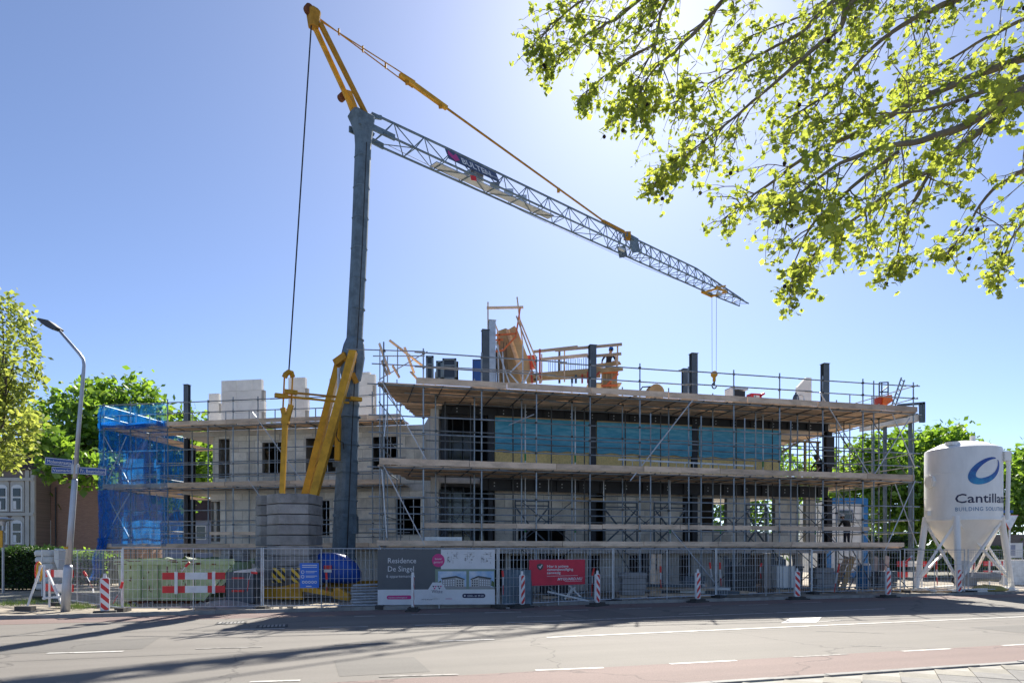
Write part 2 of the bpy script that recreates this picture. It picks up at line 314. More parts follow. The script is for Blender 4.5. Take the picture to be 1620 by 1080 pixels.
# ------------------------------------------------------------------ ground, road, pavements
def sheet(name, pts, z, m, kind='structure'):
    b = MB(); b.add([(p[0], p[1], z) for p in pts], [tuple(range(len(pts)))]); o = b.build(name, m, origin=(0, 0, 0)); return tag(o, kind=kind)
G = Frame((0.354, 10.91), (0.354 + math.cos(R(17.5)) * 10, 10.91 + math.sin(R(17.5)) * 10))
def strip(name, s0, s1, l0, l1, z, m):
    return sheet(name, [G.p(s0, l0, 0), G.p(s1, l0, 0), G.p(s1, l1, 0), G.p(s0, l1, 0)], z, m)
sheet('ground', [(-900, -200), (900, -200), (900, 1800), (-900, 1800)], -0.06, K['earth'])
strip('road', -90, 150, -1.85, 12.2, 0.0, K['asphalt'])
strip('cycle_lane', -90, 150, -1.85, -0.06, 0.004, K['asphalt_red'])
strip('cycle_lane', -90, 150, 10.6, 12.1, 0.004, K['asphalt_red'])
strip('near_verge', -90, 150, -60, -1.99, -0.01, K['asphalt'])
# the building plot: trodden sand behind the fence
sheet('building_plot', [G.p(-12.5, 12.35, 0), G.p(45, 12.35, 0), G.p(45, 60, 0), G.p(-26, 60, 0), G.p(-26, 22, 0)], 0.02, K['soil'])
sheet('pavement', [G.p(-90, 12.33, 0), G.p(-12.6, 12.33, 0), G.p(-26.1, 22, 0), G.p(-26.1, 50, 0), G.p(-90, 50, 0)], 0.085, K['tile'])

def mark(name, pts, m=None, z=0.0085):
    return sheet(name, pts, z, m or K['paint'])
def dash(px0, py0, px1, py1, w=0.11, m=None, name='lane_marking'):
    a, b = gnd(px0, py0), gnd(px1, py1); d = (b - a).normalized(); n = V(-d.y, d.x, 0) * w / 2
    return mark(name, [a - n, b - n, b + n, a + n], m)
for q in [(847, 1060, 955, 1056), (1060, 1050, 1165, 1044.5), (1427, 1030, 1505, 1025.8), (1585, 1021, 1660, 1017), (395, 1078.5, 475, 1076)]:
    dash(*q, w=0.10)
for q in [(600, 1070, 725, 1066.5), (1255, 1039, 1340, 1034.6), (310, 1026, 415, 1023), (530, 1019.5, 605, 1017), (0, 1005, 70, 1004), (696, 982.6, 725, 982), (880, 978.5, 930, 977)]:
    dash(*q, w=0.10, m=K['paint_old'])
for q in [(75, 1033, 195, 1030), (695, 1014, 782, 1011), (865, 1008, 1900, 962.8)]:
    dash(*q, w=0.13)
for q in [(505, 992, 582, 991), (380, 995.5, 450, 994), (657, 989, 714, 986.6), (801, 985, 1400, 962.5), (560, 975, 594, 974), (651, 972, 712, 971), (767, 969, 825, 967.6),
          (818, 975.5, 887, 973.6), (877, 966, 931, 964.4), (980, 963, 1031, 961), (1074, 971, 1121, 969.4), (1075, 959, 1125, 957.6), (1169, 957, 1215, 955.7), (1254, 953.4, 1300, 951.8)]:
    dash(*q, w=0.11)
mark('speed_hump_marking', [gnd(1235, 985.5), gnd(1292, 984.5), gnd(1300, 976), gnd(1250, 977.5)])
dash(1292, 983.6, 1332, 980.6, w=0.09)
# tar joints and patches in the asphalt
K['tar'] = mat('tar_seal', (0.06, 0.058, 0.055), 0.7, var=0.3, scale=4)
def wiggle(name, a, b, w, m, z, amp=0.05, n=26):
    pts = []; d = b - a; nn = V(-d.y, d.x, 0).normalized(); L_, R_ = [], []
    for i in range(n + 1):
        p = a + d * (i / n) + nn * random.uniform(-amp, amp); ww = w * random.uniform(0.4, 1.2) / 2; L_.append(p + nn * ww); R_.append(p - nn * ww)
    bb = MB(); bb.add([(p.x, p.y, z) for p in L_ + R_], [(i, n + 1 + i, n + 2 + i, i + 1) for i in range(n)]); return tag(bb.build(name, m, origin=(0, 0, 0)), kind='structure')
for (s0_, s1_, a_, c_) in ((-11, -6.5, 4.6, 6.4), (4.5, 6.0, 7.9, 10.4), (12.5, 18, 1.0, 2.6), (-3.0, -1.6, 0.4, 2.0)):
    strip('asphalt_patch', s0_, s1_, a_, c_, 0.003, K['patch'])
wiggle('tar_joint', G.p(-30, 3.55, 0), G.p(40, 3.55, 0), 0.025, K['tar'], 0.0045, 0.02, 70)
wiggle('tar_joint', G.p(-30, 7.75, 0), G.p(40, 7.75, 0), 0.025, K['tar'], 0.0045, 0.02, 70)
wiggle('road_crack', gnd(1290, 998), gnd(1400, 1001), 0.05, K['tar'], 0.0045, 0.05, 16)
wiggle('road_crack', gnd(1345, 1021), gnd(1395, 1022), 0.05, K['tar'], 0.0045, 0.05, 12)

# kerbs: single stones
def kerb_row(name, l0, l1, s0, s1, h, step=1.0):
    root = None
    b = MB(); b.fbox(G, s0, s1, l0 + 0.01, l1 - 0.01, -0.05, h - 0.012); root = tag(b.build(name, K['mortar']), kind='structure')
    proto = None; s = s0
    while s < s1 - 0.2:
        bb = MB(); bb.fbox(G, s + 0.005, s + step - 0.005, l0, l1, -0.04, h + random.uniform(-0.006, 0.006)); bb.build('kerb_stone', K['kerb'], root); s += step
kerb_row('near_kerb', -1.98, -1.85, -2, 22, 0.055)
kerb_row('far_kerb', 12.2, 12.33, -40, 38, 0.11)
# pavement beside the camera: square slabs laid diagonally, some pale
tl = MB(); tl.fbox(G, 0, 20, -5, -1.985, -0.05, 0.028); tl = tag(tl.build('near_pavement', K['mortar']), kind='structure')
T45 = Matrix.Rotation(R(45) + G.ang(), 3, 'Z'); tp = MB(); tp.box((0, 0, 0), (0.49, 0.49, 0.04)); 
K['tile_pale'] = mat('pale_paving_tile', (0.27, 0.25, 0.205), 0.85, var=0.2, scale=3, rnd=0.1, bump=0.3)
tpm = tp.build('paving_tile', K['tile'], tl, local=True); tpm2 = tp.build('paving_tile', K['tile_pale'], tl, local=True); n_t = 0
for i in range(-14, 52):
    for j in range(-22, 46):
        c = G.p(1.0, -2.4, 0) + T45 @ V(i * 0.5, j * 0.5, 0); rel = c - G.o
        s_, l_ = rel.dot(G.u), rel.dot(G.n)
        if 2.0 < s_ < 15 and -3.7 < l_ < -2.38:
            src = tpm2 if (i + j) % 4 == 0 else tpm
            o = src if n_t == 0 and src is tpm else src.copy()
            if o is not src: COL.objects.link(o)
            n_t += src is tpm
            o.parent = tl; o.location = c - tl.location + V(0, 0, 0.032 + random.uniform(-0.004, 0.004)); o.rotation_euler = (0, 0, R(45) + G.ang())
bpy.data.objects.remove(tpm2)
# drain grates in the carriageway
for i, (px, py, lb) in enumerate([(366, 985, 'cast iron drain grate in sunlit asphalt near the skip'), (431, 990, 'cast iron drain grate in the shaded asphalt, right of its twin')]):
    c = gnd(px, py); g = thing('drain_grate', c, lb, 'drain grate', 'drain grates in the road', rz=G.ang())
    b = MB(); b.box((0, 0, 0.004), (0.75, 0.62, 0.012)); b.build('grate_frame', K['rubber'], g, local=True)
    for k in range(7):
        b = MB(); b.box((-0.28 + k * 0.093, 0, 0.012), (0.055, 0.5, 0.012)); b.build('grate_bar', K['kerb'], g, local=True)

# ------------------------------------------------------------------ building under construction
FR = Frame(at(600, 872, 26.2).xy, at(1445, 872, 31.9).xy)        # front line of the right wing's scaffold
FL = Frame(at(165, 872, 36.0).xy, at(640, 872, 33.3).xy)         # front line of the left wing's scaffold
Z1, Z2, Z3 = 2.12, 5.23, 8.39                                    # scaffold platforms
bld = thing('apartment_building', FR.p(12, 8, 0), 'unfinished grey block apartment building with steel columns behind scaffolding', 'building')

def cut(rects, op):
    out = []
    for (a, b, c, d) in rects:
        x0, x1, y0, y1 = op
        if x1 <= a or x0 >= b or y1 <= c or y0 >= d: out.append((a, b, c, d)); continue
        if x0 > a: out.append((a, x0, c, d))
        if x1 < b: out.append((x1, b, c, d))
        m0, m1 = max(a, x0), min(b, x1)
        if y0 > c: out.append((m0, m1, c, y0))
        if y1 < d: out.append((m0, m1, y1, d))
    return out
def block_wall(fr, s0, s1, z0, z1, w, ops, parent, m='block', bl=0.92, bh=0.6, thick=0.24, g=0.010):
    rects = [(s0, s1, z0, z1)]
    for op in ops: rects = cut(rects, op)
    core = MB()
    for r in rects: core.fbox(fr, r[0], r[1], w + 0.016, w + thick, r[2], r[3])
    wall = core.build('wall', K['mortar'], parent)
    z = z0; row = 0
    while z < z1 - 0.03:
        zt = min(z + bh, z1); s = s0 - (bl / 2 if row % 2 else 0)
        while s < s1 - 0.03:
            rr = [(max(s, s0), min(s + bl, s1), z, zt)]
            for op in ops: rr = cut(rr, op)
            for r in rr:
                if r[1] - r[0] > 0.06 and r[3] - r[2] > 0.06:
                    b = MB(); e = random.uniform(0, 0.005); b.fbox(fr, r[0] + g, r[1] - g, w - e, w + 0.03, r[2] + g, r[3] - g); b.build('block', K[m], wall)
            s += bl
        z = zt; row += 1
    return wall
# --- left wing
WL = 1.35
l0, l1 = FL.s(340, WL), FL.s(690, WL)
def opl(px0, px1, py0, py1):
    return (FL.s(px0, WL), FL.s(px1, WL), FL.z((px0 + px1) / 2, py1, WL), FL.z((px0 + px1) / 2, py0, WL))
ops2 = [opl(346, 363, 694, 756), opl(415, 447, 699, 749), opl(484, 531, 692, 746), opl(589, 629, 690, 742)]
ops1 = [opl(334, 348, 793, 856), opl(502, 521, 791, 846), opl(626, 665, 788, 845)]
block_wall(FL, l0, l1, Z2 + 0.12, Z3 - 0.35, WL, ops2, bld)
block_wall(FL, l0 - 0.25, l1, Z1 + 0.12, Z2 - 0.25, WL, ops1, bld)
def slab(s0, s1, w0, w1, z0, z1, fr, name='floor_slab', m='conc'):
    b = MB(); b.fbox(fr, s0, s1, w0, w1, z0, z1); return b.build(name, K[m], bld)
lend = FL.s(290, WL)
slab(lend, l1 + 1, WL - 0.05, 11, Z3 - 0.35, Z3 - 0.08, FL)
slab(lend, l1 + 1, WL - 0.05, 11, Z2 - 0.25, Z2 + 0.1, FL)
slab(lend, l1 + 1, WL - 0.05, 11, Z1 - 0.3, Z1 + 0.1, FL)
for k, px in enumerate([296, 305]):                               # corner steel columns of the open end
    s_ = FL.s(px, WL + 0.4 + 3 * k)
    for (za, zb) in ((0.02, Z1 - 0.3), (Z1 + 0.1, Z2 - 0.25), (Z2 + 0.1, Z3 - 0.35)):
        b = MB(); b.fbox(FL, s_ - 0.11, s_ + 0.11, WL + 0.3 + 3 * k, WL + 0.32 + 3 * k, za, zb); b.fbox(FL, s_ - 0.11, s_ + 0.11, WL + 0.5 + 3 * k, WL + 0.52 + 3 * k, za, zb); b.fbox(FL, s_ - 0.008, s_ + 0.008, WL + 0.32 + 3 * k, WL + 0.5 + 3 * k, za, zb)
        b.build('steel_column', K['steel'], bld)
def hcol(fr, s_, w_, za, zb, m='steelb', hw=0.13, name='steel_column'):
    b = MB(); b.fbox(fr, s_ - hw, s_ + hw, w_ - hw, w_ - hw + 0.024, za, zb); b.fbox(fr, s_ - hw, s_ + hw, w_ + hw - 0.024, w_ + hw, za, zb)
    b.fbox(fr, s_ - 0.01, s_ + 0.01, w_ - hw + 0.024, w_ + hw - 0.024, za, zb); b.fbox(fr, s_ - hw - 0.03, s_ + hw + 0.03, w_ - hw - 0.03, w_ + hw + 0.03, zb, zb + 0.02)
    return b.build(name, K[m], bld)
hcol(FL, FL.s(296, 2), 2, Z3 - 0.07, FL.z(296, 609, 2))
# inner walls, window reveals and rear wall (room shade put into dark wall colour)
def inner(fr, s0, s1, w0, w1, z0, z1, m='conc', name='inner_wall'):
    b = MB(); b.fbox(fr, s0, s1, w0, w1, z0, z1); return b.build(name, K[m], bld)
for (za, zb) in ((Z1 + 0.1, Z2 - 0.25), (Z2 + 0.1, Z3 - 0.35)):
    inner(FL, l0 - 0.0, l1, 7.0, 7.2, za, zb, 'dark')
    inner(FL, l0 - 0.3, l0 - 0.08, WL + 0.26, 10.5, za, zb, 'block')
    inner(FL, l1 - 0.2, l1, WL + 0.26, 10.48, za, zb, 'dark')  # end wall added to stop light entering the rooms from the right
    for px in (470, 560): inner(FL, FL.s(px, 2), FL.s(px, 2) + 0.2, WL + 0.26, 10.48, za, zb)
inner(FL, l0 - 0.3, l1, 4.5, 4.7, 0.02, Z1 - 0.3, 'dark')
inner(FL, l0 - 0.3, l1, WL + 0.3, WL + 0.5, 0.02, Z1 - 0.3, 'conc', 'basement_wall')
# temporary bars across the window openings and steel lintels
for op in ops2[1:] + ops1[1:]:
    b = MB(); b.fbox(FL, op[0] - 0.1, op[1] + 0.1, WL - 0.012, WL - 0.007, op[3] - 0.02, op[3] + 0.09); b.build('lintel', K['conc'], bld)
    b = MB(); b.fbox(FL, op[0] - 0.05, op[1] + 0.05, WL - 0.06, WL + 0.2, op[2] - 0.06, op[2] - 0.002); b.build('window_sill', K['conc'], bld)
    for t in (0.3, 0.7):
        s_ = op[0] + (op[1] - op[0]) * t
        b = MB(); b.tube(FL.p(s_, WL + 0.1, op[2]), FL.p(s_, WL + 0.1, op[3]), 0.02); b.build('prop', K['galv'], bld)
# block piers standing on the left wing's roof, with toothed edges
def pier(px0, px1, py0, w, m='blockw', teeth=True):
    s0, s1 = FL.s(px0, w), FL.s(px1, w); zt = FL.z((px0 + px1) / 2, py0, w)
    p = MB(); p.fbox(FL, s0 + 0.02, s1 - 0.02, w + 0.016, w + 0.22, Z3 - 0.06, zt - 0.62); p = p.build('pier', K['mortar'], bld)
    z = Z3 - 0.06; row = 0
    while z < zt - 0.1:
        zz = min(z + 0.6, zt); e = 0.16 if (teeth and row % 2) else 0
        e2 = 0.16 if zt - zz < 0.05 else 0
        sx = s0
        while sx < s1 - e - e2 - 0.05:
            sn = min(sx + 0.92, s1 - e - e2); b = MB(); b.fbox(FL, sx + 0.006, sn - 0.006, w, w + 0.24, z + 0.006, zz - 0.006); b.build('block', K[m], p); sx = sn
        z = zz; row += 1
for q in [(330, 350, 622, 5.2), (350, 418, 600, 2.6), (456, 487, 596, 2.6), (521, 548, 598, 2.6), (567, 594, 588, 2.6)]: pier(*q)

# --- right wing
WR = 3.1
def sr(px, w=WR): return FR.s(px, w)
def zr(px, py, w=WR): return FR.z(px, py, w)
rs0, rs1 = sr(690), sr(1316)
DEP = 13.0
slab(rs0, rs1, WR + 0.12, DEP, Z3 - 0.25, Z3 - 0.07, FR, 'roof_slab')
slab(rs0, rs1, WR + 0.25, DEP, Z2 - 0.3, Z2, FR)
slab(rs0, rs1, WR + 0.25, DEP, Z1 - 0.3, Z1, FR)
# perimeter steel beams with web stiffeners and bolt plates
def ibeam(px0, px1, z0, z1, w, name='steel_beam'):
    s0, s1 = sr(px0, w), sr(px1, w); b = MB(); b.fbox(FR, s0, s1, w, w + 0.2, z1 - 0.03, z1); b.fbox(FR, s0, s1, w, w + 0.2, z0, z0 + 0.03); b.fbox(FR, s0, s1, w + 0.09, w + 0.11, z0 + 0.03, z1 - 0.03)
    o = b.build(name, K['steel'], bld); s = s0 + 0.4
    while s < s1 - 0.1:
        b = MB(); b.fbox(FR, s - 0.01, s + 0.01, w + 0.01, w + 0.09, z0 + 0.03, z1 - 0.03); b.build('stiffener', K['steel'], o)
        for dz in (-0.07, 0.07):
            b = MB(); b.tube(FR.p(s + 0.25, w + 0.075, (z0 + z1) / 2 + dz), FR.p(s + 0.25, w + 0.092, (z0 + z1) / 2 + dz), 0.03); b.build('bolt', K['galv'], o)
        s += 1.05
ibeam(700, 1312, Z3 - 0.46, Z3 - 0.08, WR - 0.1)
ibeam(760, 1312, Z2 - 0.62, Z2 - 0.06, WR - 0.1)
cols = [703, 777, 938, 1099, 1312]
for px in cols:
    hcol(FR, sr(px), WR + 0.1, Z2 + 0.02, Z3 - 0.48, 'steel', 0.14)
    if px != 777: hcol(FR, sr(px), WR + 0.1, Z1 + 0.02, Z2 - 0.64, 'steel', 0.14)
for px in (700, 860, 1020, 1180, 1300): hcol(FR, sr(px, 3.6), 3.6, 0.02, Z1 - 0.32, 'steel', 0.14)
# columns rising from the roof
for px, py, w in [(768, 523, WR), (778, 508, WR + 0.6), (937, 547, WR + 0.1), (1083, 584, WR + 3), (1097, 560, WR + 0.1), (1305, 576, WR + 0.1), (1330, 652, WR + 1)]:
    if px == 1330: continue
    hcol(FR, sr(px, w), w, Z3 - 0.01, zr(px, py, w), 'steelb' if px != 778 else 'galv', 0.15 if px != 1083 else 0.12)
# second floor: wrinkled blue sheets over boarding
def tarp(px0, px1, py0, py1):
    s0, s1 = sr(px0, WR - 0.02), sr(px1, WR - 0.02); z0 = Z2 + 1.2; z1 = Z3 - 0.44; n, m_ = 60, 26
    b = MB(); vs = []
    for j in range(m_ + 1):
        for i in range(n + 1):
            s = s0 + (s1 - s0) * i / n; z = z0 + (z1 - z0) * j / m_
            q = mnoise.noise(V(s * 1.3, z * 4.5 + 0.4 * s, px0 * 0.1)) * 0.035 + mnoise.noise(V(s * 5, z * 2.2, px0)) * 0.018
            edge = 0.03 * math.sin(s * 6) * (j == 0)
            vs.append(FR.p(s, WR - 0.06 + q, z + edge))
    b.add(vs, [(j * (n + 1) + i, j * (n + 1) + i + 1, (j + 1) * (n + 1) + i + 1, (j + 1) * (n + 1) + i) for j in range(m_) for i in range(n)])
    o = b.build('blue_sheet', K['tarp'], bld, True)
    s = s0
    while s < s1 - 0.05:
        e = min(s + 1.22, s1); c = MB(); c.fbox(FR, s + 0.004, e - 0.004, WR + 0.05, WR + 0.07, Z2 + 0.01, Z2 + 1.3); c.build('boarding_panel', K['osb'], bld); s = e
    c = MB(); c.fbox(FR, s0, s1, WR + 0.08, WR + 0.1, Z2 + 1.3, Z3 - 0.30); c.build('backing_board', K['osb'], bld)
    c = MB(); c.fbox(FR, s0, s1, WR - 0.085, WR - 0.06, Z3 - 0.52, Z3 - 0.465); c.build('batten', K['timber'], bld)
tm = mat('blue_vapour_sheet', (0.05, 0.34, 0.52), 0.36, var=0.4, scale=1.9, bump=1.0, bscale=5, stretch=(0.8, 0.8, 5.5), col2=(0.17, 0.50, 0.66)); K['tarp'] = tm
for a, b_ in ((783, 933), (944, 1094), (1105, 1235)): tarp(a, b_, 0, 0)
# pale print lines on the sheets
for (a, b_) in ((783, 933), (944, 1094), (1105, 1235)):
    for k in range(4):
        s0, s1 = sr(a, WR - 0.1) + 0.5 + 0.2 * k, sr(b_, WR - 0.1) - 0.4
# dark entrance bay at the left end of the right wing, grey glazed frames behind
inner(FR, rs0, rs0 + 0.22, WR + 0.25, 9, Z1, Z2 - 0.3, 'conc', 'flank_wall'); inner(FR, rs0, rs0 + 0.22, WR + 0.25, 9, Z2, Z3 - 0.25, 'conc', 'flank_wall')
inner(FR, sr(682), sr(694), WR + 0.02, WR + 0.24, Z1 + 0.01, Z3 - 0.26, 'conc', 'corner_pier')
inner(FR, rs0 + 0.22, rs1, 7.5, 7.7, Z2, Z3 - 0.25, 'conc')
inner(FR, rs0 + 0.22, sr(1130, 7.4), 7.5, 7.7, Z1, Z2 - 0.3, 'dark')  # shade of the ground floor interior put into the wall colour
inner(FR, sr(775), sr(782), WR + 0.3, WR + 0.5, Z1 + 0.01, Z2 - 0.31, 'steel', 'steel_plate')
for px in (716, 733, 748, 762):
    b = MB(); b.fbox(FR, sr(px, 5) - 0.03, sr(px, 5) + 0.03, 5, 5.08, Z1, Z2 - 0.31); b.build('window_mullion', K['steelb'], bld)
    b = MB(); b.fbox(FR, sr(px, 5) - 0.03, sr(px, 5) + 0.03, 5, 5.08, Z2, Z3 - 0.26); b.build('window_mullion', K['steelb'], bld)
b = MB(); b.fbox(FR, rs0 + 0.23, sr(777, 5.05), 5.1, 5.12, Z1, Z2 - 0.31); b.build('window_pane', K['glass'], bld)
b = MB(); b.fbox(FR, rs0 + 0.23, sr(777, 5.05), 5.1, 5.12, Z2, Z3 - 0.26); b.build('window_pane', K['glass'], bld)
# ground floor of the right wing: block walls with openings
W0 = 3.75
def opr(px0, px1, py0, py1): return (FR.s(px0, W0), FR.s(px1, W0), FR.z((px0 + px1) / 2, py1, W0), FR.z((px0 + px1) / 2, py0, W0))
gops = [opr(820, 894, 836, 900), opr(939, 958, 780, 900), opr(1080, 1092, 775, 900), opr(1111, 1150, 787, 840), opr(1187, 1226, 787, 842), opr(1264, 1275, 775, 900)]
gops = [(a, b_, max(c, Z1), d) for a, b_, c, d in gops]
block_wall(FR, FR.s(783, W0), FR.s(1290, W0), Z1, Z2 - 0.3, W0, gops, bld, 'block')
for op in gops[3:5]:
    b = MB(); b.fbox(FR, op[0] - 0.05, op[1] + 0.05, W0 - 0.06, W0 + 0.2, op[2] - 0.06, op[2] - 0.002); b.build('window_sill', K['conc'], bld)
inner(FR, rs0, rs1, 9, 9.2, 0.02, Z1 - 0.3, 'dark', 'basement_wall')  # basement shade painted as a near-black rear wall
block_wall(FR, FR.s(800, 4.2), FR.s(1270, 4.2), 0.02, Z1 - 0.31, 4.2, [(FR.s(a, 4.2), FR.s(b_, 4.2), 0.02, 1.72) for a, b_ in ((808, 838), (862, 896), (930, 950), (995, 1022), (1075, 1095), (1180, 1208), (1235, 1258))], bld, 'conc', bl=1.2, bh=0.6)
# second-floor open bay at the right end: timber framing and a black wrapped column
s_a, s_b = sr(1238), sr(1304)
for (a, b_) in (((s_a, Z3 - 0.95), (s_b, Z3 - 0.95)), ((s_a, Z3 - 1.6), (s_a + 1.2, Z3 - 0.95)), ((s_b - 0.15, Z2), (s_b - 0.15, Z3 - 0.95)), ((s_a + 1.5, Z2), (s_a + 1.5, Z3 - 0.95))):
    b = MB(); b.bar(FR.p(a[0], WR + 0.3, a[1]), FR.p(b_[0], WR + 0.3, b_[1]), 0.09, 0.12, FR.n); b.build('timber_frame_member', K['timber'], bld)
b = MB(); s_ = sr(1312, WR - 0.2); b.prism([FR.p(s_ + x, WR - 0.1 + y, Z2 + 0.9) for x, y in ((-0.2, -0.16), (0.22, -0.2), (0.26, 0.18), (-0.17, 0.22))], (0, 0, 0), (0, 0, 1.55)); b.build('black_wrapping', K['black'], bld)
# bearing block pier on the roof near the right end, stair parapet beyond
b = MB(); s0 = sr(1262, 6); b.prism([FR.p(s0, 6, Z3), FR.p(sr(1284, 6), 6, Z3), FR.p(sr(1284, 6), 6, zr(1280, 597, 6)), FR.p(sr(1276, 6), 6, zr(1280, 597, 6)), FR.p(s0, 6, zr(1262, 612, 6))], (0, 0, 0), FR.n * 0.2); b.build('pier', K['blockw'], bld)

# ------------------------------------------------------------------ scaffolds
def tubes(name, parent, segs, r=0.027, m='tube', n=6):
    for a, b_ in segs:
        b = MB(); b.tube(a, b_, r, n); b.build(name, K[m], parent)
def couplers(parent, pts, name='couplers'):
    b = MB()
    for p in pts: b.box(p, (0.085, 0.085, 0.085), Matrix.Rotation(random.uniform(-0.5, 0.5), 3, 'Z'))
    return tag(b.build(name, K['coupler'], parent), kind='stuff')
def planks(parent, fr, s0f, s1f, w0, w1, z, ln=3.9, wd=0.225, jig=0.05, along='s', m='plank', name='plank', skip=0.0):
    w = w0
    while w + wd <= w1 + 0.02:
        a, e = (s0f(w), s1f(w)); s = a + random.uniform(-jig, jig); first = True
        while s < e - 0.15:
            l = ln * random.uniform(0.93, 1.0) if not first else ln * random.uniform(0.4, 1.0); first = False
            q = min(s + l, e + random.uniform(-0.02, jig)); b = MB()
            zz = z + random.uniform(-0.02, 0.006)
            if random.random() >= skip:
                if along == 's': b.fbox(fr, s, q - 0.015, w + 0.011, w + wd - 0.011, zz - 0.045, zz)
                else: b.fbox(fr, w + 0.011, w + wd - 0.011, s, q - 0.015, zz - 0.045, zz)
                b.build(name, K[m], parent)
            s = q
        w += wd
def toes(parent, fr, s0, s1, w, z, h=0.24, ln=3.9, along='s', name='toe_board'):
    s = s0
    while s < s1 - 0.1:
        q = min(s + ln * random.uniform(0.85, 1.0), s1); b = MB(); dz = random.uniform(-0.012, 0.012)
        if along == 's': b.fbox(fr, s, q - 0.02, w - 0.02, w + 0.02, z + dz, z + h + dz)
        else: b.fbox(fr, w - 0.02, w + 0.02, s, q - 0.02, z + dz, z + h + dz)
        b.build(name, K['toe'], parent); s = q

# ---- right wing scaffold
scR = thing('scaffold', FR.p(12, 0, 0), 'long tube scaffold of three plank decks along the right wing, facing the road', 'scaffold', 'scaffolds around the building')
fp = [608, 670, 762, 848, 933, 1012, 1090, 1161, 1233, 1302, 1365, 1445]
FS = [FR.s(p) for p in fp]; SE = FS[-1]; WI = 1.25
ip = [690, 750, 825, 905, 985, 1058, 1128, 1195, 1261, 1323, 1390]
IS = [FR.s(p, WI) for p in ip]
cp = []
segs = []
for i, s in enumerate(FS):
    segs.append((FR.p(s, 0, 0.03), FR.p(s + random.uniform(-0.03, 0.03), 0, 9.8 if i else 9.95)))
for i, s in enumerate(IS):
    segs.append((FR.p(s, WI, 0.03), FR.p(s + random.uniform(-0.03, 0.03), WI, random.uniform(9.0, 9.25))))
for px in (1110, 1179, 1252, 1030): segs.append((FR.p(FR.s(px, 0.05), 0.1, 0.03), FR.p(FR.s(px, 0.05), 0.1, 7.75)))   # short uprights lapped in front
segs.append((FR.p(FR.s(1383), 0.03, 0.03), FR.p(FR.s(1383), 0.03, 9.75)))
tubes('standard', scR, segs, 0.03, n=8)
for a, _ in segs[:]:
    b = MB(); b.box(a + V(0, 0, -0.012), (0.5, 0.22, 0.03), FR.B()); b.box(a + V(0, 0, 0.006), (0.15, 0.15, 0.012), FR.B()); b.build('base_plate', K['plank'], scR)
Ws = 3.0
# ledgers and guard rails along the front and inner rows, in lengths
def run(name, w, z, s0, s1, step=(5.2, 6.2), dw=-0.05):
    s = s0
    while s < s1 - 0.3:
        q = min(s + random.uniform(*step), s1); k = random.uniform(-0.012, 0.012)
        b = MB(); b.tube(FR.p(s - 0.15, w + dw, z + k), FR.p(q + 0.15, w + dw + 0.0, z + k + random.uniform(-0.01, 0.01)), 0.0275, 6); b.build(name, K['tube'], scR); s = q
        dw = -dw
for z in (Z1 - 0.09, Z2 - 0.09, Z3 - 0.09): run('ledger', 0, z, -0.3, SE + 0.25); run('ledger', WI, z, 1.2, SE - 0.2); 
for z in (Z2 - 0.09, Z3 - 0.09): run('ledger', 2.75, z, 1.6, SE - 0.5)
for zb in (Z1, Z2, Z3):
    for dz in ((0.67, 1.22) if zb == Z3 else (0.65, 1.24, 1.88)): run('guard_rail', 0, zb + dz, -0.25 if zb != Z3 else FS[1] - 0.2, SE + 0.15)
for zb in (Z1, Z2): run('guard_rail', WI, zb + 1.6, 1.4, SE - 1.0)
run('ledger', 0, 0.28, FS[8], SE)
# transoms every metre or so
s = 0.2
while s < SE:
    for z, wm in ((Z1 - 0.06, WI + 0.15), (Z2 - 0.06, 3.0), (Z3 - 0.06, 3.0)):
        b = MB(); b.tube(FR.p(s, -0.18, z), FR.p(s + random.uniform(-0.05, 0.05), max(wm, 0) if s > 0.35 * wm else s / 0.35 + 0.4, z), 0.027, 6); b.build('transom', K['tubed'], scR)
    s += 1.12
for s in FS:
    for z in [Z1 - 0.09, Z2 - 0.09, Z3 - 0.09] + [zb + d for zb in (Z1, Z2) for d in (0.65, 1.24, 1.88)] + [Z3 + 0.67, Z3 + 1.22]: cp.append(FR.p(s, 0, z))
for s in IS:
    for z in (Z1 - 0.09, Z2 - 0.09, Z3 - 0.09, Z1 + 1.6, Z2 + 1.6): cp.append(FR.p(s, WI, z))
couplers(scR, cp)
segs = []
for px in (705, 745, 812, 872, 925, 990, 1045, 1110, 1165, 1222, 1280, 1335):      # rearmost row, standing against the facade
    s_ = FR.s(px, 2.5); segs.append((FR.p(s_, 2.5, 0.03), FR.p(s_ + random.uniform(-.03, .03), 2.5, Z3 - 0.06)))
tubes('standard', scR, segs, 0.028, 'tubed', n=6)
for z in (Z1 + 1.1, Z1 + 2.3, Z2 + 1.4): run('ledger', 2.5, z, FS[1] + .5, SE - 1.2)
for k, px in enumerate((1020, 1150, 1262, 1340, 1385)):
    s_ = FR.s(px, .6); tubes('brace', scR, [(FR.p(s_, .6, .05), FR.p(s_ + (1.3 if k % 2 else -1.3), .6, Z1 - .1))], 0.026, 'tubed')
for k in range(3):
    tubes('brace', scR, [(FR.p(SE - .1, .1 + 2.4 * k, Z2), FR.p(SE - 1.3, 1.2 + 2.4 * k, Z3 - .1)), (FR.p(SE - 1.3, .1 + 2.4 * k, Z1), FR.p(SE - .1, 1.2 + 2.4 * k, Z2 - .1)), (FR.p(SE - .1, .1 + 2.4 * k, .1), FR.p(SE - 1.3, 1.2 + 2.4 * k, Z1 - .1))], 0.024, 'tubed')
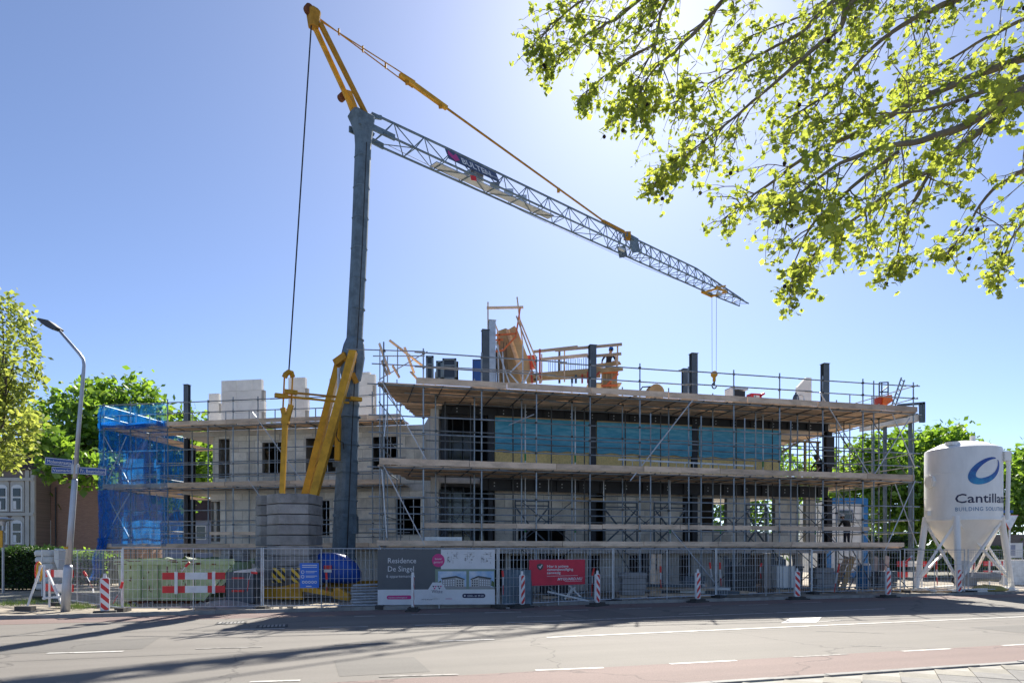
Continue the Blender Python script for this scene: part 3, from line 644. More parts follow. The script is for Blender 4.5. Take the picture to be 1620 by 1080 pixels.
# decks
planks(scR, FR, lambda w: -0.1 + 0.33 * max(w, 0), lambda w: SE + 0.1, -0.12, 3.3, Z3)
planks(scR, FR, lambda w: 0.33 * w, lambda w: rs0 + 0.6, 3.33, 6.2, Z3, skip=0.06)
planks(scR, FR, lambda w: 0.33 * w, lambda w: rs0 - 0.05, 2.95, 5.0, Z2, skip=0.1)
planks(scR, FR, lambda w: -0.05 + 0.3 * max(w, 0), lambda w: SE - 0.05, -0.1, 2.9, Z2)
planks(scR, FR, lambda w: 0.25, lambda w: SE - 0.7, -0.05, 1.3, Z1)
toes(scR, FR, FS[1] - 0.3, SE + 0.1, -0.14, Z3); toes(scR, FR, 0.0, SE - 0.2, -0.12, Z2); toes(scR, FR, -0.1, SE - 0.6, -0.1, Z1, 0.2)
toes(scR, FR, FS[1], FR.s(1378), 0.07, Z1 + 0.72, 0.19, name='guard_board')
# long diagonal braces seen across the front
def br(pa, pb, r=0.026):
    b = MB(); b.tube(FR.p(FR.s(pa[0], -0.1), -0.1, FR.z(pa[0], pa[1], -0.1)), FR.p(FR.s(pb[0], -0.1), -0.1, FR.z(pb[0], pb[1], -0.1)), r, 6); b.build('brace', K['galv'], scR)
for q in [((604, 602), (676, 730)), ((606, 735), (672, 862)), ((1097, 631), (997, 760)), ((1062, 838), (1145, 938)), ((1297, 620), (1376, 752)), ((1440, 660), (1382, 752)), ((1412, 655), (1448, 740)), ((1448, 760), (1400, 870)), ((1416, 765), (1450, 860))]: br(*q)
for (pa, pb) in [((612, 645), (608, 690)), ((604, 742), (612, 850)), ((845, 655), (805, 672))]: br(pa, pb, 0.022)
# dark cross braces between the rows
for k in range(0, len(IS) - 1, 2):
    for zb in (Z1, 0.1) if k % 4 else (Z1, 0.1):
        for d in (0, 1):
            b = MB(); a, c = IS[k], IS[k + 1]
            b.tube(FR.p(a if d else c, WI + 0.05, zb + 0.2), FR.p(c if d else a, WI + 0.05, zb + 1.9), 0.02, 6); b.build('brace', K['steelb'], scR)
# ragged left end: loose boards standing and hanging out
for (x0, y0, x1, y1, d0, d1) in [(600, 543, 617, 592, 26.6, 26.4), (616, 538, 668, 578, 26.8, 27.6), (604, 570, 612, 592, 26.3, 26.2), (621, 578, 632, 597, 26.6, 26.5), (650, 588, 664, 604, 26.2, 26.9), (640, 549, 655, 590, 27, 27.6)]:
    b = MB(); b.bar(at(x0, y0, d0), at(x1, y1, d1), 0.10, 0.04, (0.3, 0.5, 0.4)); b.build('loose_board', K['plank'], scR)
b = MB(); b.fbox(FR, 0.3, 1.5, 0.6, 1.8, Z3 + 0.03, Z3 + 0.05); b.build('loose_board', K['timber'], scR)
tubes('guard_rail', scR, [(at(548, 552, 26.9), at(672, 556, 26.3)), (at(590, 563, 27.2), at(672, 563, 27)), (at(588, 575, 26.4), at(850, 588, 28)), (at(600, 600, 26.0), at(676, 556, 29.5)), (at(629, 550, 27.0), at(629, 590, 27.0))], 0.023)
tubes('standard', scR, [(at(601, 552, 28.6), V(at(601, 552, 28.6).x, 28.6, 0.03)), (at(613, 562, 29.5), V(at(613, 562, 29.5).x, 29.5, 0.03)), (at(628, 600, 30.5), V(at(628, 600, 30.5).x, 30.5, 0.03))], 0.0245)
for z in (Z1, Z1 + 1.2, Z2 - 0.1, Z2 + 0.65, Z2 + 1.24, Z3 - 0.1, Z3 - 0.8):
    tubes('ledger', scR, [(FR.p(-0.02, -0.2, z), V(at(628, 600, 30.5).x, 30.7, z))], 0.023)
# ---- return along the right flank
RB = SE
segs = []
for w in (2.6, 5.0, 7.4, 9.8):
    for s in (RB, RB - 1.3): segs.append((FR.p(s, w, 0.03), FR.p(s, w, 9.75)))
tubes('standard', scR, segs, 0.03, n=8)
for z in [Z1 - 0.09, Z2 - 0.09, Z3 - 0.09] + [zb + d for zb in (Z1, Z2, Z3) for d in (0.65, 1.24)]:
    tubes('ledger', scR, [(FR.p(RB + 0.05, -0.2, z), FR.p(RB + 0.05, 10, z))] + ([(FR.p(RB - 1.35, 1.3, z), FR.p(RB - 1.35, 10, z))] if z < Z3 + 0.1 else []), 0.024)
planks(scR, FR, lambda w: 2.95, lambda w: 10.1, RB - 2.3, RB + 0.1, Z3, along='w')
planks(scR, FR, lambda w: 2.9, lambda w: 10.1, RB - 1.5, RB + 0.05, Z2, along='w')
planks(scR, FR, lambda w: 1.4, lambda w: 10.1, RB - 1.5, RB - 0.1, Z1, along='w')
toes(scR, FR, 0, 10, RB + 0.1, Z3, along='w'); toes(scR, FR, 0, 10, RB + 0.06, Z2, along='w')
w = 2.8
while w < 10:
    tubes('transom', scR, [(FR.p(RB - 2.4, w, Z3 - 0.07), FR.p(RB + 0.2, w, Z3 - 0.07)), (FR.p(RB - 1.6, w, Z2 - 0.07), FR.p(RB + 0.2, w, Z2 - 0.07))], 0.023); w += 1.2
for (w0, w1) in ((2.6, 5.0), (5, 7.4), (7.4, 9.8)):
    for zb in (Z1, Z2):
        tubes('brace', scR, [(FR.p(RB + 0.08, w0, zb), FR.p(RB + 0.08, w1, zb + 2.9))], 0.022)

# ---- left wing scaffold
scL = thing('scaffold', FL.p(7, 0, 0), 'set back tube scaffold along the left wing, its far end wrapped in blue netting', 'scaffold', 'scaffolds around the building')
lp = [164, 207, 266, 330, 369, 408, 467, 590, 634]
LS = [FL.s(p) for p in lp]; LSE = LS[-1]
li = [190, 238, 305, 358, 395, 436, 500, 545, 605]; LI = [FL.s(p, WI - 0.1) for p in li]; WLi = 1.1
segs = [(FL.p(s, 0, 0.03), FL.p(s + random.uniform(-0.04, 0.04), 0, Z3 + 1.25 + random.uniform(0, 0.15))) for s in LS] + [(FL.p(s, WLi, 0.03), FL.p(s, WLi, Z3 + 0.9)) for s in LI]
segs += [(FL.p(LS[0], w, 0.03), FL.p(LS[0], w, Z3 + 1.3)) for w in (2.4, 4.8, 7.2)] + [(FL.p(LS[0] + 1.3, w, 0.03), FL.p(LS[0] + 1.3, w, Z3 + 0.8)) for w in (2.4, 4.8, 7.2)]
tubes('standard', scL, segs, 0.031, n=8)
def runL(name, w, z, s0, s1):
    s = s0
    while s < s1 - 0.3:
        q = min(s + random.uniform(4.5, 6), s1); k = random.uniform(-0.012, 0.012)
        b = MB(); b.tube(FL.p(s - 0.12, w - 0.05, z + k), FL.p(q + 0.12, w - 0.05, z + k + random.uniform(-0.02, 0.02)), 0.0275, 6); b.build(name, K['tube'], scL); s = q
for z in (Z1 - 0.09, Z2 - 0.09, Z3 - 0.09): runL('ledger', 0, z, -0.2, LSE); runL('ledger', WLi, z, 0.2, LSE)
for zb in (Z1, Z2, Z3):
    for dz in ((0.65, 1.2) if zb == Z3 else (0.5, 1.15, 1.9)): runL('guard_rail', 0, zb + dz, -0.2, LSE)
    if zb != Z3: runL('guard_rail', WLi, zb + 0.75, 0.2, LSE); runL('guard_rail', WLi, zb + 1.4, 0.2, LSE)
s = 0.2
while s < LSE:
    for z in (Z1 - 0.06, Z2 - 0.06, Z3 - 0.06):
        b = MB(); b.tube(FL.p(s, -0.2, z), FL.p(s, WLi + 0.15 if s > 1.6 else 2.2, z), 0.027, 6); b.build('transom', K['tubed'], scL)
    s += 1.25
couplers(scL, [FL.p(s, 0, z) for s in LS for z in (Z1 - .09, Z2 - .09, Z3 - .09, Z1 + .5, Z1 + 1.15, Z2 + .5, Z2 + 1.15, Z3 + .65, Z3 + 1.2)])
for z in (Z1, Z2, Z3): planks(scL, FL, lambda w: 0.0, lambda w: LSE, -0.08, WLi + 0.2, z)
for z in (Z2, Z3):
    planks(scL, FL, lambda w: WLi + 0.2, lambda w: 8.0, LS[0] - 0.05, LS[0] + 1.5, z, along='w')
    b = MB(); b.fbox(FL, LS[0] + 1.6, LS[3], WLi + 0.3, WLi + 0.5, z - 0.2, z - 0.06); b.build('joist', K['plank'], scL)
toes(scL, FL, 0, LSE, -0.1, Z3, 0.22); toes(scL, FL, 0, LSE, -0.1, Z2, 0.22); toes(scL, FL, 0.1, LSE, -0.1, Z1, 0.2); toes(scL, FL, LS[3], LS[5], 0.05, Z1 + 0.62, 0.16, name='guard_board')
for w in (2.4, 4.8, 7.2):
    for z in (Z1, Z1 + 1, Z2 - 0.1, Z2 + 1, Z3 - 0.1, Z3 + 0.6): tubes('transom', scL, [(FL.p(LS[0] - 0.1, w, z), FL.p(LS[0] + 1.45, w, z))], 0.022)
for z in (Z1, Z1 + 1, Z2, Z2 + 1, Z3, Z3 + 0.6, Z3 + 1.2): tubes('guard_rail', scL, [(FL.p(LS[0], -0.1, z), FL.p(LS[0], 7.4, z))], 0.022)
def brL(pa, pb):
    b = MB(); b.tube(FL.p(FL.s(pa[0], -.1), -.1, FL.z(pa[0], pa[1], -.1)), FL.p(FL.s(pb[0], -.1), -.1, FL.z(pb[0], pb[1], -.1)), 0.025, 6); b.build('brace', K['galv'], scL)
for q in [((398, 650), (480, 763)), ((392, 757), (415, 790)), ((165, 690), (207, 770)), ((200, 690), (168, 765)), ((165, 775), (207, 855)), ((205, 780), (165, 850))]: brL(*q)

# blue debris netting round the far left end
def net(name, parent, fn, nu, nv, m):
    b = MB(); b.add([fn(i / nu, j / nv) for j in range(nv + 1) for i in range(nu + 1)], [(j * (nu + 1) + i, j * (nu + 1) + i + 1, (j + 1) * (nu + 1) + i + 1, (j + 1) * (nu + 1) + i) for j in range(nv) for i in range(nu)])
    return b.build(name, m, parent, True)
netT = thing('debris_net', FL.p(LS[0], -0.15, Z1), 'blue debris netting hung over the left end of the scaffold', 'netting')
def bil(s, z): return 0.03 * math.sin(s * 7 + 2 * mnoise.noise(V(s, z, 1))) + 0.12 * mnoise.noise(V(s * 1.1, z * 1.3, 3)) + 0.03 * mnoise.noise(V(s * 4, z * 3, 8))
nz0, nz1 = Z1 + 0.05, Z3 + 1.22
sn0, sn1 = LS[0] - 0.12, LS[2] + 0.06
net('front_net', netT, lambda u, v: FL.p(sn0 + (sn1 - sn0) * u, -0.16 + bil(u * 3, v * 8) - 0.05 * math.sin(v * math.pi * 3) ** 2, nz0 + (nz1 - nz0) * v - 0.10 * math.sin(u * math.pi) * (v > 0.98)), 30, 60, K['netblue'])
net('side_net', netT, lambda u, v: FL.p(sn0 - 0.05 + bil(u * 7, v * 8), -0.16 + 7.5 * u, nz0 + (nz1 - nz0) * v), 40, 50, K['netdense'])
net('band_net', netT, lambda u, v: FL.p(sn0 - 0.04 + (sn1 - sn0) * u, -0.24 + bil(u * 3, v * 2) * 0.6, Z3 - 0.02 + 0.30 * v + 0.05 * math.sin(u * 9) - 0.05), 26, 6, K['netdense'])
net('gathered_net', netT, lambda u, v: FL.p(sn0 - 0.1 + 0.5 * u - 0.5 * (1 - v) ** 2 + 0.1 * math.sin(v * 9), -0.3 + 0.12 * math.sin(u * 14), -0.02 + 0.42 + 2.2 * v + 0.0), 24, 24, K['netdense'])
net('hanging_net', netT, lambda u, v: FL.p(sn0 - 0.03 + (0.15 + 0.75 * (1 - abs(v - 0.5))) * u, -0.22 + 0.05 * math.sin(u * 11 + v * 4), Z1 - 0.1 + 3.1 * v), 16, 30, K['netdense'])

# ------------------------------------------------------------------ self-erecting tower crane
E = V(0.722, 0.692, 0); EL = V(-0.692, 0.722, 0)               # along the jib and across it
MD = 30.0
mb = at(543, 872, MD); mb.z = 0.0
crane = thing('tower_crane', V(mb.x - 1.2, mb.y - 1.0, 0), 'tall grey and yellow tower crane with lattice jib beside the building', 'crane')
def cpart(name, m, fn, parent=None, smooth=False): return part(name, K[m], parent or crane, fn, smooth)
def octo(c, w, ch, ex=E, ey=EL):
    h = w / 2; return [Vector(c) + ex * x + ey * y for x, y in ((-h + ch, -h), (h - ch, -h), (h, -h + ch), (h, h - ch), (h - ch, h), (-h + ch, h), (-h, h - ch), (-h, -h + ch))]
def loft(b, rings):
    n = len(rings[0]); vs = [p for r in rings for p in r]
    fs = [(k * n + i, k * n + (i + 1) % n, (k + 1) * n + (i + 1) % n, (k + 1) * n + i) for k in range(len(rings) - 1) for i in range(n)]
    fs += [tuple(reversed(range(n))), tuple((len(rings) - 1) * n + i for i in range(n))]; b.add(vs, fs)
def mp(py, px): q = at(px, py, MD); return q
lower = [(934, 541.5, .82), (890, 543, .82), (800, 546.5, .80), (700, 550.5, .74), (640, 553.5, .66), (600, 555.5, .62)]
cpart('lower_mast', 'crane', lambda b: loft(b, [octo(mp(y, x), w, .12) for y, x, w in lower]))
upper = [(602, 555.5, .70), (585, 556.5, .80), (565, 558, .86), (545, 560, .74), (535, 561, .60), (400, 568, .60), (232, 574.5, .60), (215, 575, .66), (195, 573, .84), (186, 571.5, .95), (176, 566, .5)]
um = cpart('upper_mast', 'crane', lambda b: loft(b, [octo(mp(y, x), w, .12) for y, x, w in upper]))
for y, x, w in ((640, 553.5, .70), (730, 549, .8), (815, 545.8, .84), (884, 543.2, .88)):
    cpart('mast_collar', 'crane', lambda b: loft(b, [octo(mp(y + 2.2, x), w, .1), octo(mp(y - 2.2, x), w, .1)]))
# mounting plates, ladder rungs and access box on the mast
for y in (470, 330, 260): cpart('mast_plate', 'crane', lambda b: b.box(mp(y, 571 - (y - 232) * .04) - EL * 0.0 + E * 0.31, (0.03, 0.22, 0.5), Matrix((E, EL, V(0, 0, 1))).transposed()))
cpart('valve_box', 'crane', lambda b: b.box(mp(830, 560), (0.32, 0.4, 0.75)))
cpart('cable_box', 'crane', lambda b: b.box(mp(735, 532), (0.25, 0.25, 0.2)))
# head tower of two yellow struts
top = at(496, 20, 27.9)
hA, hB = mp(172, 562) - EL * 0.35, mp(196, 583) - EL * 0.0
cpart('head_strut', 'yellow', lambda b: b.bar(mp(178, 560), at(495.5, 38, 27.9), .15, .17, E))
cpart('head_strut', 'yellowd', lambda b: b.bar(mp(196, 586.5), at(506, 36, 27.9), .15, .17, E))
cpart('head_bracket', 'yellow', lambda b: b.bar(mp(182, 563), mp(146, 549.5), .24, .3, E))
cpart('head_sheave', 'rust', lambda b: b.tube(mp(154, 541) - EL * .12, mp(154, 541) + EL * .12, .17, 14))
cpart('top_cap', 'yellowd', lambda b: loft(b, [octo(top + V(0, 0, -.62), .34, .05), octo(top + V(0, 0, 0), .5, .08), octo(top + V(0, 0, .12), .36, .08)]))
cpart('top_sheave', 'rust', lambda b: b.tube(top - EL * .1 - E * .2, top + EL * .1 - E * .2, .2, 14))
# jib
J0 = V(mb.x, mb.y, 0) + E * 0.9; J0.x = at(575, 872, MD).x + 0.5; J0.z = 0; tx = (1177 - CX) / F; JL = (tx * J0.y - J0.x) / (E.x - tx * E.y); zj0, zj1 = 20.42, CH + (HY - 482) / F * (J0.y + E.y * JL)
def jp(t, lat=0.0, up=0.0): return J0 + E * t + EL * lat + V(0, 0, zj0 + (zj1 - zj0) * t / JL + up)
def jh(t): return 1.05 if t < JL - 7 else 1.05 - 0.72 * (t - JL + 7) / 7
def jw(t): return .48 if t < JL - 1.5 else .48 - .1 * (t - JL + 1.5) / 1.5
jib = cpart('jib_root', 'crane', lambda b: (b.bar(jp(-1.2, -.4, .12), jp(.6, -.46, .05), .08, .26), b.bar(jp(-1.2, .4, .12), jp(.6, .46, .05), .08, .26), b.bar(jp(-1.2, 0, .6), jp(.2, 0, 1.0), .12, .16), b.bar(jp(-1.2, 0, .5), jp(-.2, 0, .05), .1, .14)))
ts = [1.72 * k for k in range(11)]; ts += [17.2 + (JL - 17.2) * k / 15 for k in range(1, 16)]
for lat in (-1, 1):
    cpart('jib_chord', 'crane', lambda b: b.path([jp(t * JL / 12, lat * jw(t * JL / 12), 0) for t in range(13)], .05, 6))
cpart('jib_chord', 'crane', lambda b: b.path([jp(-.3, 0, 1.0)] + [jp(t, 0, jh(t)) for t in (4, 8, 12, 16, 20, 24, JL - 7, JL - 4, JL - 2, JL - .1)], .055, 6))
for i in range(len(ts) - 1):
    t0, t1 = ts[i], ts[i + 1]; tm_ = (t0 + t1) / 2
    for lat in (-1, 1):
        cpart('jib_brace', 'crane', lambda b: b.tube(jp(t0, lat * jw(t0), 0), jp(tm_, 0, jh(tm_)), .026, 5))
        cpart('jib_brace', 'crane', lambda b: b.tube(jp(tm_, 0, jh(tm_)), jp(t1, lat * jw(t1), 0), .026, 5))
    cpart('jib_brace', 'crane', lambda b: b.tube(jp(t0, -jw(t0), 0), jp(t0, jw(t0), 0), .024, 5))
    cpart('jib_brace', 'crane', lambda b: b.tube(jp(t0, (-1) ** i * jw(t0), 0), jp(t1, -(-1) ** i * jw(t1), 0), .022, 5))
# walk boards and machinery inside the jib's inner part
cpart('walkway', 'galv', lambda b: b.bar(jp(3.2, .1, .06), jp(11.5, .1, .06), .5, .05))
cpart('trolley_winch', 'galv', lambda b: (b.box(jp(6.0, 0, .35), (.5, .45, .4)), b.tube(jp(5.4, -.25, .35), jp(5.4, .25, .35), .17, 12)))
cpart('warning_flag', 'red', lambda b: b.bar(jp(5.05, -.5, -.2), jp(5.4, -.5, -.12), .02, .22))
for t in (7.2, 8.2, 9.2): cpart('cable_drum', 'galv', lambda b: b.box(jp(t, .1, .28), (.5, .4, .36)))
# folding joint between the two halves
jt = 18.6
cpart('fold_joint', 'crane', lambda b: (b.bar(jp(jt - .35, -.5, .05), jp(jt + .45, -.5, .35), .06, .7), b.bar(jp(jt - .35, .5, .05), jp(jt + .45, .5, .35), .06, .7), b.bar(jp(jt - .3, 0, 1.0), jp(jt + .9, 0, .95), .3, .25)))
cpart('fold_joint', 'yellowd', lambda b: (b.bar(jp(jt - 2.6, 0, 1.16), jp(jt - .5, 0, 1.12), .22, .16), b.box(jp(jt - .1, 0, 1.0), (.4, .4, .4))))
for t in (jt - 1.6, jt - .8, jt + .6, jt + 1.4):
    for lat in (-1, 1): cpart('jib_brace', 'crane', lambda b: b.tube(jp(t, lat * .48, 0), jp(t + .35, 0, 1.04), .03, 5))
# jib tie bars
tie = jp(jt - 2.4, 0, 1.2); k1 = top.lerp(tie, .2); k2 = top.lerp(tie, .36)
for s in (-1, 1):
    cpart('tie_bar', 'yellowd', lambda b: b.tube(top + EL * .1 * s + V(0, 0, -.12 + .14 * s), top.lerp(tie, .26) + EL * .1 * s + V(0, 0, -.1 * s), .026, 5))
cpart('tie_bar', 'yellow', lambda b: b.bar(top.lerp(tie, .22), top.lerp(tie, .36), .2, .16))
cpart('tie_bar', 'yellowd', lambda b: b.tube(top.lerp(tie, .35), tie, .055, 6))
for u in (.06, .12, .18): cpart('tie_spacer', 'yellowd', lambda b: b.box(top.lerp(tie, u) - V(0, 0, .05), (.07, .07, .26)))
for u in (.24, .34, .78): cpart('tie_clamp', 'yellowd', lambda b: b.box(top.lerp(tie, u) - V(0, 0, .1), (.16, .16, .2)))
cpart('rope', 'cable', lambda b: b.path([jp(.5, 0, -.1), jp(10, 0, -.42), jp(20, 0, -.5), jp(29, 0, -.25), jp(JL - 3, 0, -.1)], .012, 4))
for t in (17.4, 29.2): cpart('jib_lamp', 'galv', lambda b: b.box(jp(t, -.4, -.28), (.42, .28, .1), Matrix.Rotation(R(25), 3, 'Y')))
# trolley, ropes and hook block
tt = None
for i in range(400):
    t = i * JL / 400; q = jp(t)
    if (q.x / q.y) * F + CX > 1129: tt = t; break
trol = cpart('trolley', 'yellow', lambda b: (b.bar(jp(tt - .75, -.62, -.06), jp(tt + .75, -.62, -.06), .07, .16), b.bar(jp(tt - .75, .62, -.06), jp(tt + .75, .62, -.06), .07, .16), b.bar(jp(tt - .6, -.62, -.1), jp(tt - .6, .62, -.1), .12, .1), b.bar(jp(tt + .6, -.62, -.1), jp(tt + .6, .62, -.1), .12, .1), b.bar(jp(tt - .2, -.5, .1), jp(tt + .9, -.4, .5), .12, .12)))
for a in (-.6, .6):
    for s in (-.56, .56): cpart('trolley_wheel', 'rust', lambda b: b.tube(jp(tt + a, s - .05, .02), jp(tt + a, s + .05, .02), .1, 10), trol)
hook = jp(tt, 0, 0); hz = at(1129, 592, hook.y).z
for s in (-.17, .17): cpart('hoist_rope', 'cable', lambda b: b.tube(V(hook.x + s, hook.y, hook.z - .1), V(hook.x + s * .9, hook.y, hz + .2), .014, 4))
hk = cpart('hook_block', 'yellowd', lambda b: (b.tube(V(hook.x, hook.y - .1, hz), V(hook.x, hook.y + .1, hz), .24, 14), b.box(V(hook.x, hook.y, hz - .3), (.2, .14, .45))))
cpart('hook', 'steel', lambda b: b.path([V(hook.x + .16 * math.sin(a) + (0 if a > .2 else 0), hook.y, hz - .95 - .2 * math.cos(a) + .1) for a in [x * .4 - 3.0 for x in range(12)]], .05, 6), hk)
cpart('hook_shank', 'steel', lambda b: b.tube(V(hook.x, hook.y, hz - .5), V(hook.x, hook.y, hz - .8), .07, 6), hk)
# advertising panel on the jib
nrm = (V(0, 0, 1) * .43 - EL * .9).normalized(); upv = (EL * .43 + V(0, 0, 1) * .9).normalized()
t0 = t1 = 0
for i in range(800):
    t = i * JL / 800; q = jp(t, -.3, .6); X = q.x / q.y * F + CX
    if X < 708: t0 = t
    if X < 788: t1 = t
dj = (jp(t1) - jp(t0)).normalized(); c0 = jp(t0, -.29, .58); c1 = jp(t1, -.29, .58)
pan = cpart('name_board', 'navyb', lambda b: b.bar(c0, c1, .03, .66, upv)) if K.setdefault('navyb', mat('navy_board', (.03, .06, .13), .5, var=.12)) else None
lettering('BULTEN', .54, K['white'], pan, c0.lerp(c1, .26) - upv * .22, dj, upv, off=.03, sx=1.0, bold=.012)
lettering('KRAANVERHUUR', .2, K['white'], pan, c0.lerp(c1, .68) - upv * .2, dj, upv, off=.03)
lv = [c0.lerp(c1, .1) + upv * a + dj * c + nrm * .022 for a, c in ((-.05, -.28), (.28, -.2), (.05, .05), (.28, .3), (-.1, .42), (-.32, .08))]
cpart('logo_mark', 'magenta', lambda b: b.add(lv, [tuple(reversed(range(6)))]), pan)
# back stay and its yellow linkage down to the ballast
bl0 = at(457, 590, 27.6)
cpart('back_stay', 'cable', lambda b: b.tube(at(492.5, 40, 27.8), bl0 + V(0, 0, .05), .03, 5))
cpart('stay_link', 'yellow', lambda b: b.path([at(450, 597, 27.5), at(452, 592, 27.5), at(457, 588, 27.6), at(461, 589, 27.7), at(463, 596, 27.7)], .11, 6))
for (a, c) in (((450, 597), (447.5, 650)), ((463, 595), (460.5, 645))): cpart('stay_rod', 'yellowd', lambda b: b.tube(at(*a, 27.6), at(*c, 27.6), .035, 6))
cpart('stay_fork', 'yellow', lambda b: (b.bar(at(447.5, 645, 27.6), at(451.5, 664, 27.6), .12, .2), b.bar(at(460.5, 640, 27.6), at(454, 664, 27.6), .12, .2), b.bar(at(452, 656, 27.6), at(451.5, 670, 27.6), .16, .3, (1, 0, 0))))
cpart('stay_rod', 'yellow', lambda b: b.bar(at(451.5, 662, 27.6), at(446, 790, 27.6), .14, .2, (1, 0, 0)))
cpart('linkage_bar', 'yellowd', lambda b: b.tube(at(455, 620, 27.5), at(558, 630, 29.5), .045, 6)); cpart('linkage_bar', 'yellow', lambda b: b.tube(at(444, 626, 27.4), at(552, 637, 29.3), .05, 6))
for a in ((445, 626, 27.4), (460, 620, 27.5), (563, 631, 29.5)): cpart('linkage_pin', 'yellow', lambda b: b.box(at(*a), (.5, .2, .16), Matrix.Rotation(R(30), 3, 'Z')))
# two big raking struts
for (a, c, da, dc, w) in (((559, 556), (489, 812), 29.3, 27.9, .31), ((535, 578), (476, 812), 30.2, 28.4, .27)):
    cpart('raking_strut', 'yellow', lambda b: b.bar(at(*a, da), at(*c, dc), w, .34, (0, 1, 0)))
cpart('strut_joint', 'yellowd', lambda b: (b.bar(at(531, 575, 29.8), at(549, 562, 29.6), .3, .3), b.bar(at(545, 568, 29.6), at(563, 574, 29.6), .16, .16)))
cpart('strut_brace', 'yellowd', lambda b: b.bar(at(557, 590, 29.5), at(564, 606, 29.6), .14, .2))
cpart('strut_rod', 'galv', lambda b: b.tube(at(536, 582, 29.6), at(536, 640, 29.6), .07, 8))
cpart('ram', 'yellow', lambda b: b.bar(at(535, 660, 29.4), at(534, 728, 29.4), .22, .22, (0, 1, 0)))
for k in (-1, 1): cpart('mast_conduit', 'cable', lambda b: b.path([mp(y, x) - EL * .28 * k + V(0, -.32, 0) + E * .1 for y, x in ((880, 543), (700, 550.5), (602, 555.5), (540, 560), (400, 567), (235, 574))], .022, 5))
for y in range(250, 540, 48): cpart('mast_seam', 'crane', lambda b: loft(b, [octo(mp(y + .8, 568 - (y - 400) * .038), .63, .12), octo(mp(y - .8, 568 - (y - 400) * .038), .63, .12)]))
for y in range(660, 880, 44): cpart('mast_seam', 'crane', lambda b: loft(b, [octo(mp(y + 1, 550.5 - (y - 700) * .0395), .86, .12), octo(mp(y - 1, 550.5 - (y - 700) * .0395), .86, .12)]))
cpart('hose', 'cable', lambda b: b.path([at(535, 665, 29.2), at(532, 690, 29.2), at(536, 697, 29.2), at(543, 700, 29.2), at(544, 710, 29.3)], .022, 5))
# ballast: two stacks of precast blocks
Rb = Matrix((E, EL, V(0, 0, 1))).transposed()
def ballast(px0, px1, d, ztop, zbot, n, chamf):
    c = at((px0 + px1) / 2, 872, d); w = (px1 - px0) / F * d; h = (ztop - zbot) / n
    prof = [(-.60, -.16), (-.16, -.52), (.52, -.40), (.60, -.1), (.60, .45), (-.1, .5), (-.6, .35)]
    for k in range(n):
        z0 = zbot + h * k; j = random.uniform(-.012, .012)
        b = MB(); P = [V(c.x + x * w * .83 + j, c.y + y * w * .95, z0 + .012) for x, y in prof]; b.prism(P, (0, 0, 0), (0, 0, h - .03)); o = b.build('ballast_block', K['concd'], crane)
        o.modifiers.new('edge', 'BEVEL').width = .018
ballast(426, 502, 26.6, at(0, 781, 26.2).z, 0.95, 8, 0); ballast(406, 440, 27.8, at(0, 783, 27.5).z, 1.3, 7, 0)
# chassis, outriggers, blue covered winch
ch0 = V(mb.x - 1.9, mb.y - 2.2, 0)
cpart('slew_ring', 'yellowd', lambda b: b.lathe(ch0 + V(.6, .8, .62), [(.9, 0), (.95, .08), (.95, .24), (.8, .3)], 24))
cpart('slewing_frame', 'yellow', lambda b: (b.bar(at(420, 872, 26.4) - V(0, 0, 1.05), at(545, 872, 28.4) - V(0, 0, 1.05), .5, .35), b.bar(at(408, 872, 27.4) - V(0, 0, 1.05), at(545, 872, 29.6) - V(0, 0, 1.05), .4, .35)))
for a, c in (((378, 945), (478, 934)), ((478, 934), (552, 946))):
    cpart('outrigger', 'yellow', lambda b: b.prism([at(a[0], a[1] - 9 if a[0] > 400 else a[1] - 4, 25.7), at(a[0], a[1] + 1, 25.7), at(c[0], c[1] + 14 if c[0] < 500 else c[1] + 1, 25.7), at(c[0], c[1] - 14 if c[0] < 500 else c[1] - 4, 25.7)], (0, 0, 0), (0, .32, 0)))
cpart('outrigger', 'yellowd', lambda b: b.bar(at(510, 928, 27), at(600, 925, 30), .34, .4)); cpart('outrigger', 'yellowd', lambda b: b.bar(at(470, 928, 27), at(400, 922, 30), .34, .4))
for px, d in ((381, 25.85), (547, 25.85)):
    q = at(px, 872, d); q.z = 0.02; cpart('jack', 'galv', lambda b: (b.tube(q + V(0, 0, .05), q + V(0, 0, .3), .06, 8), b.lathe(q, [(.22, .02), (.22, .05), (.08, .08)], 12)))
cpart('chassis_end', 'yellow', lambda b: b.prism([at(527, 930, 25.5), at(527, 946, 25.5), at(551, 950, 25.5), at(551, 940, 25.5), at(535, 929, 25.5)], (0, 0, 0), (0, .35, 0)))
for (x0, x1, y0, y1) in ((430, 451, 898, 921), (461, 475, 898, 921)):
    q = at((x0 + x1) / 2, (y0 + y1) / 2, 25.55); cpart('hazard_plate', 'hazard', lambda b: b.box(q, ((x1 - x0) / F * 25.5, .03, (y1 - y0) / F * 25.5)))
cpart('ballast_carrier', 'concd', lambda b: b.box(at(464, 905, 26.6), (2.1, 1.4, 1.0), Matrix.Rotation(R(-8), 3, 'Z')))
cov = at(528, 902, 27.2)
def cover(b):
    rings = []
    for k, (dx, sc, up) in enumerate([(-1.2, .55, -.05), (-1.15, .8, -.02), (-.6, 1.0, .1), (0, 1.0, .12), (.5, .92, .04), (.9, .6, -.1), (1.05, .3, -.2)]):
        ring = []
        for i in range(14):
            a = 2 * math.pi * i / 14; y = math.copysign(abs(math.cos(a)) ** .6, math.cos(a)) * .62 * sc; z = math.copysign(abs(math.sin(a)) ** .6, math.sin(a)) * .62 * sc
            ring.append(cov + V(dx + .03 * math.sin(5 * a + k), y, z + up + .03 * math.sin(3 * a + 2 * k)))
        rings.append(ring)
    loft(b, rings)
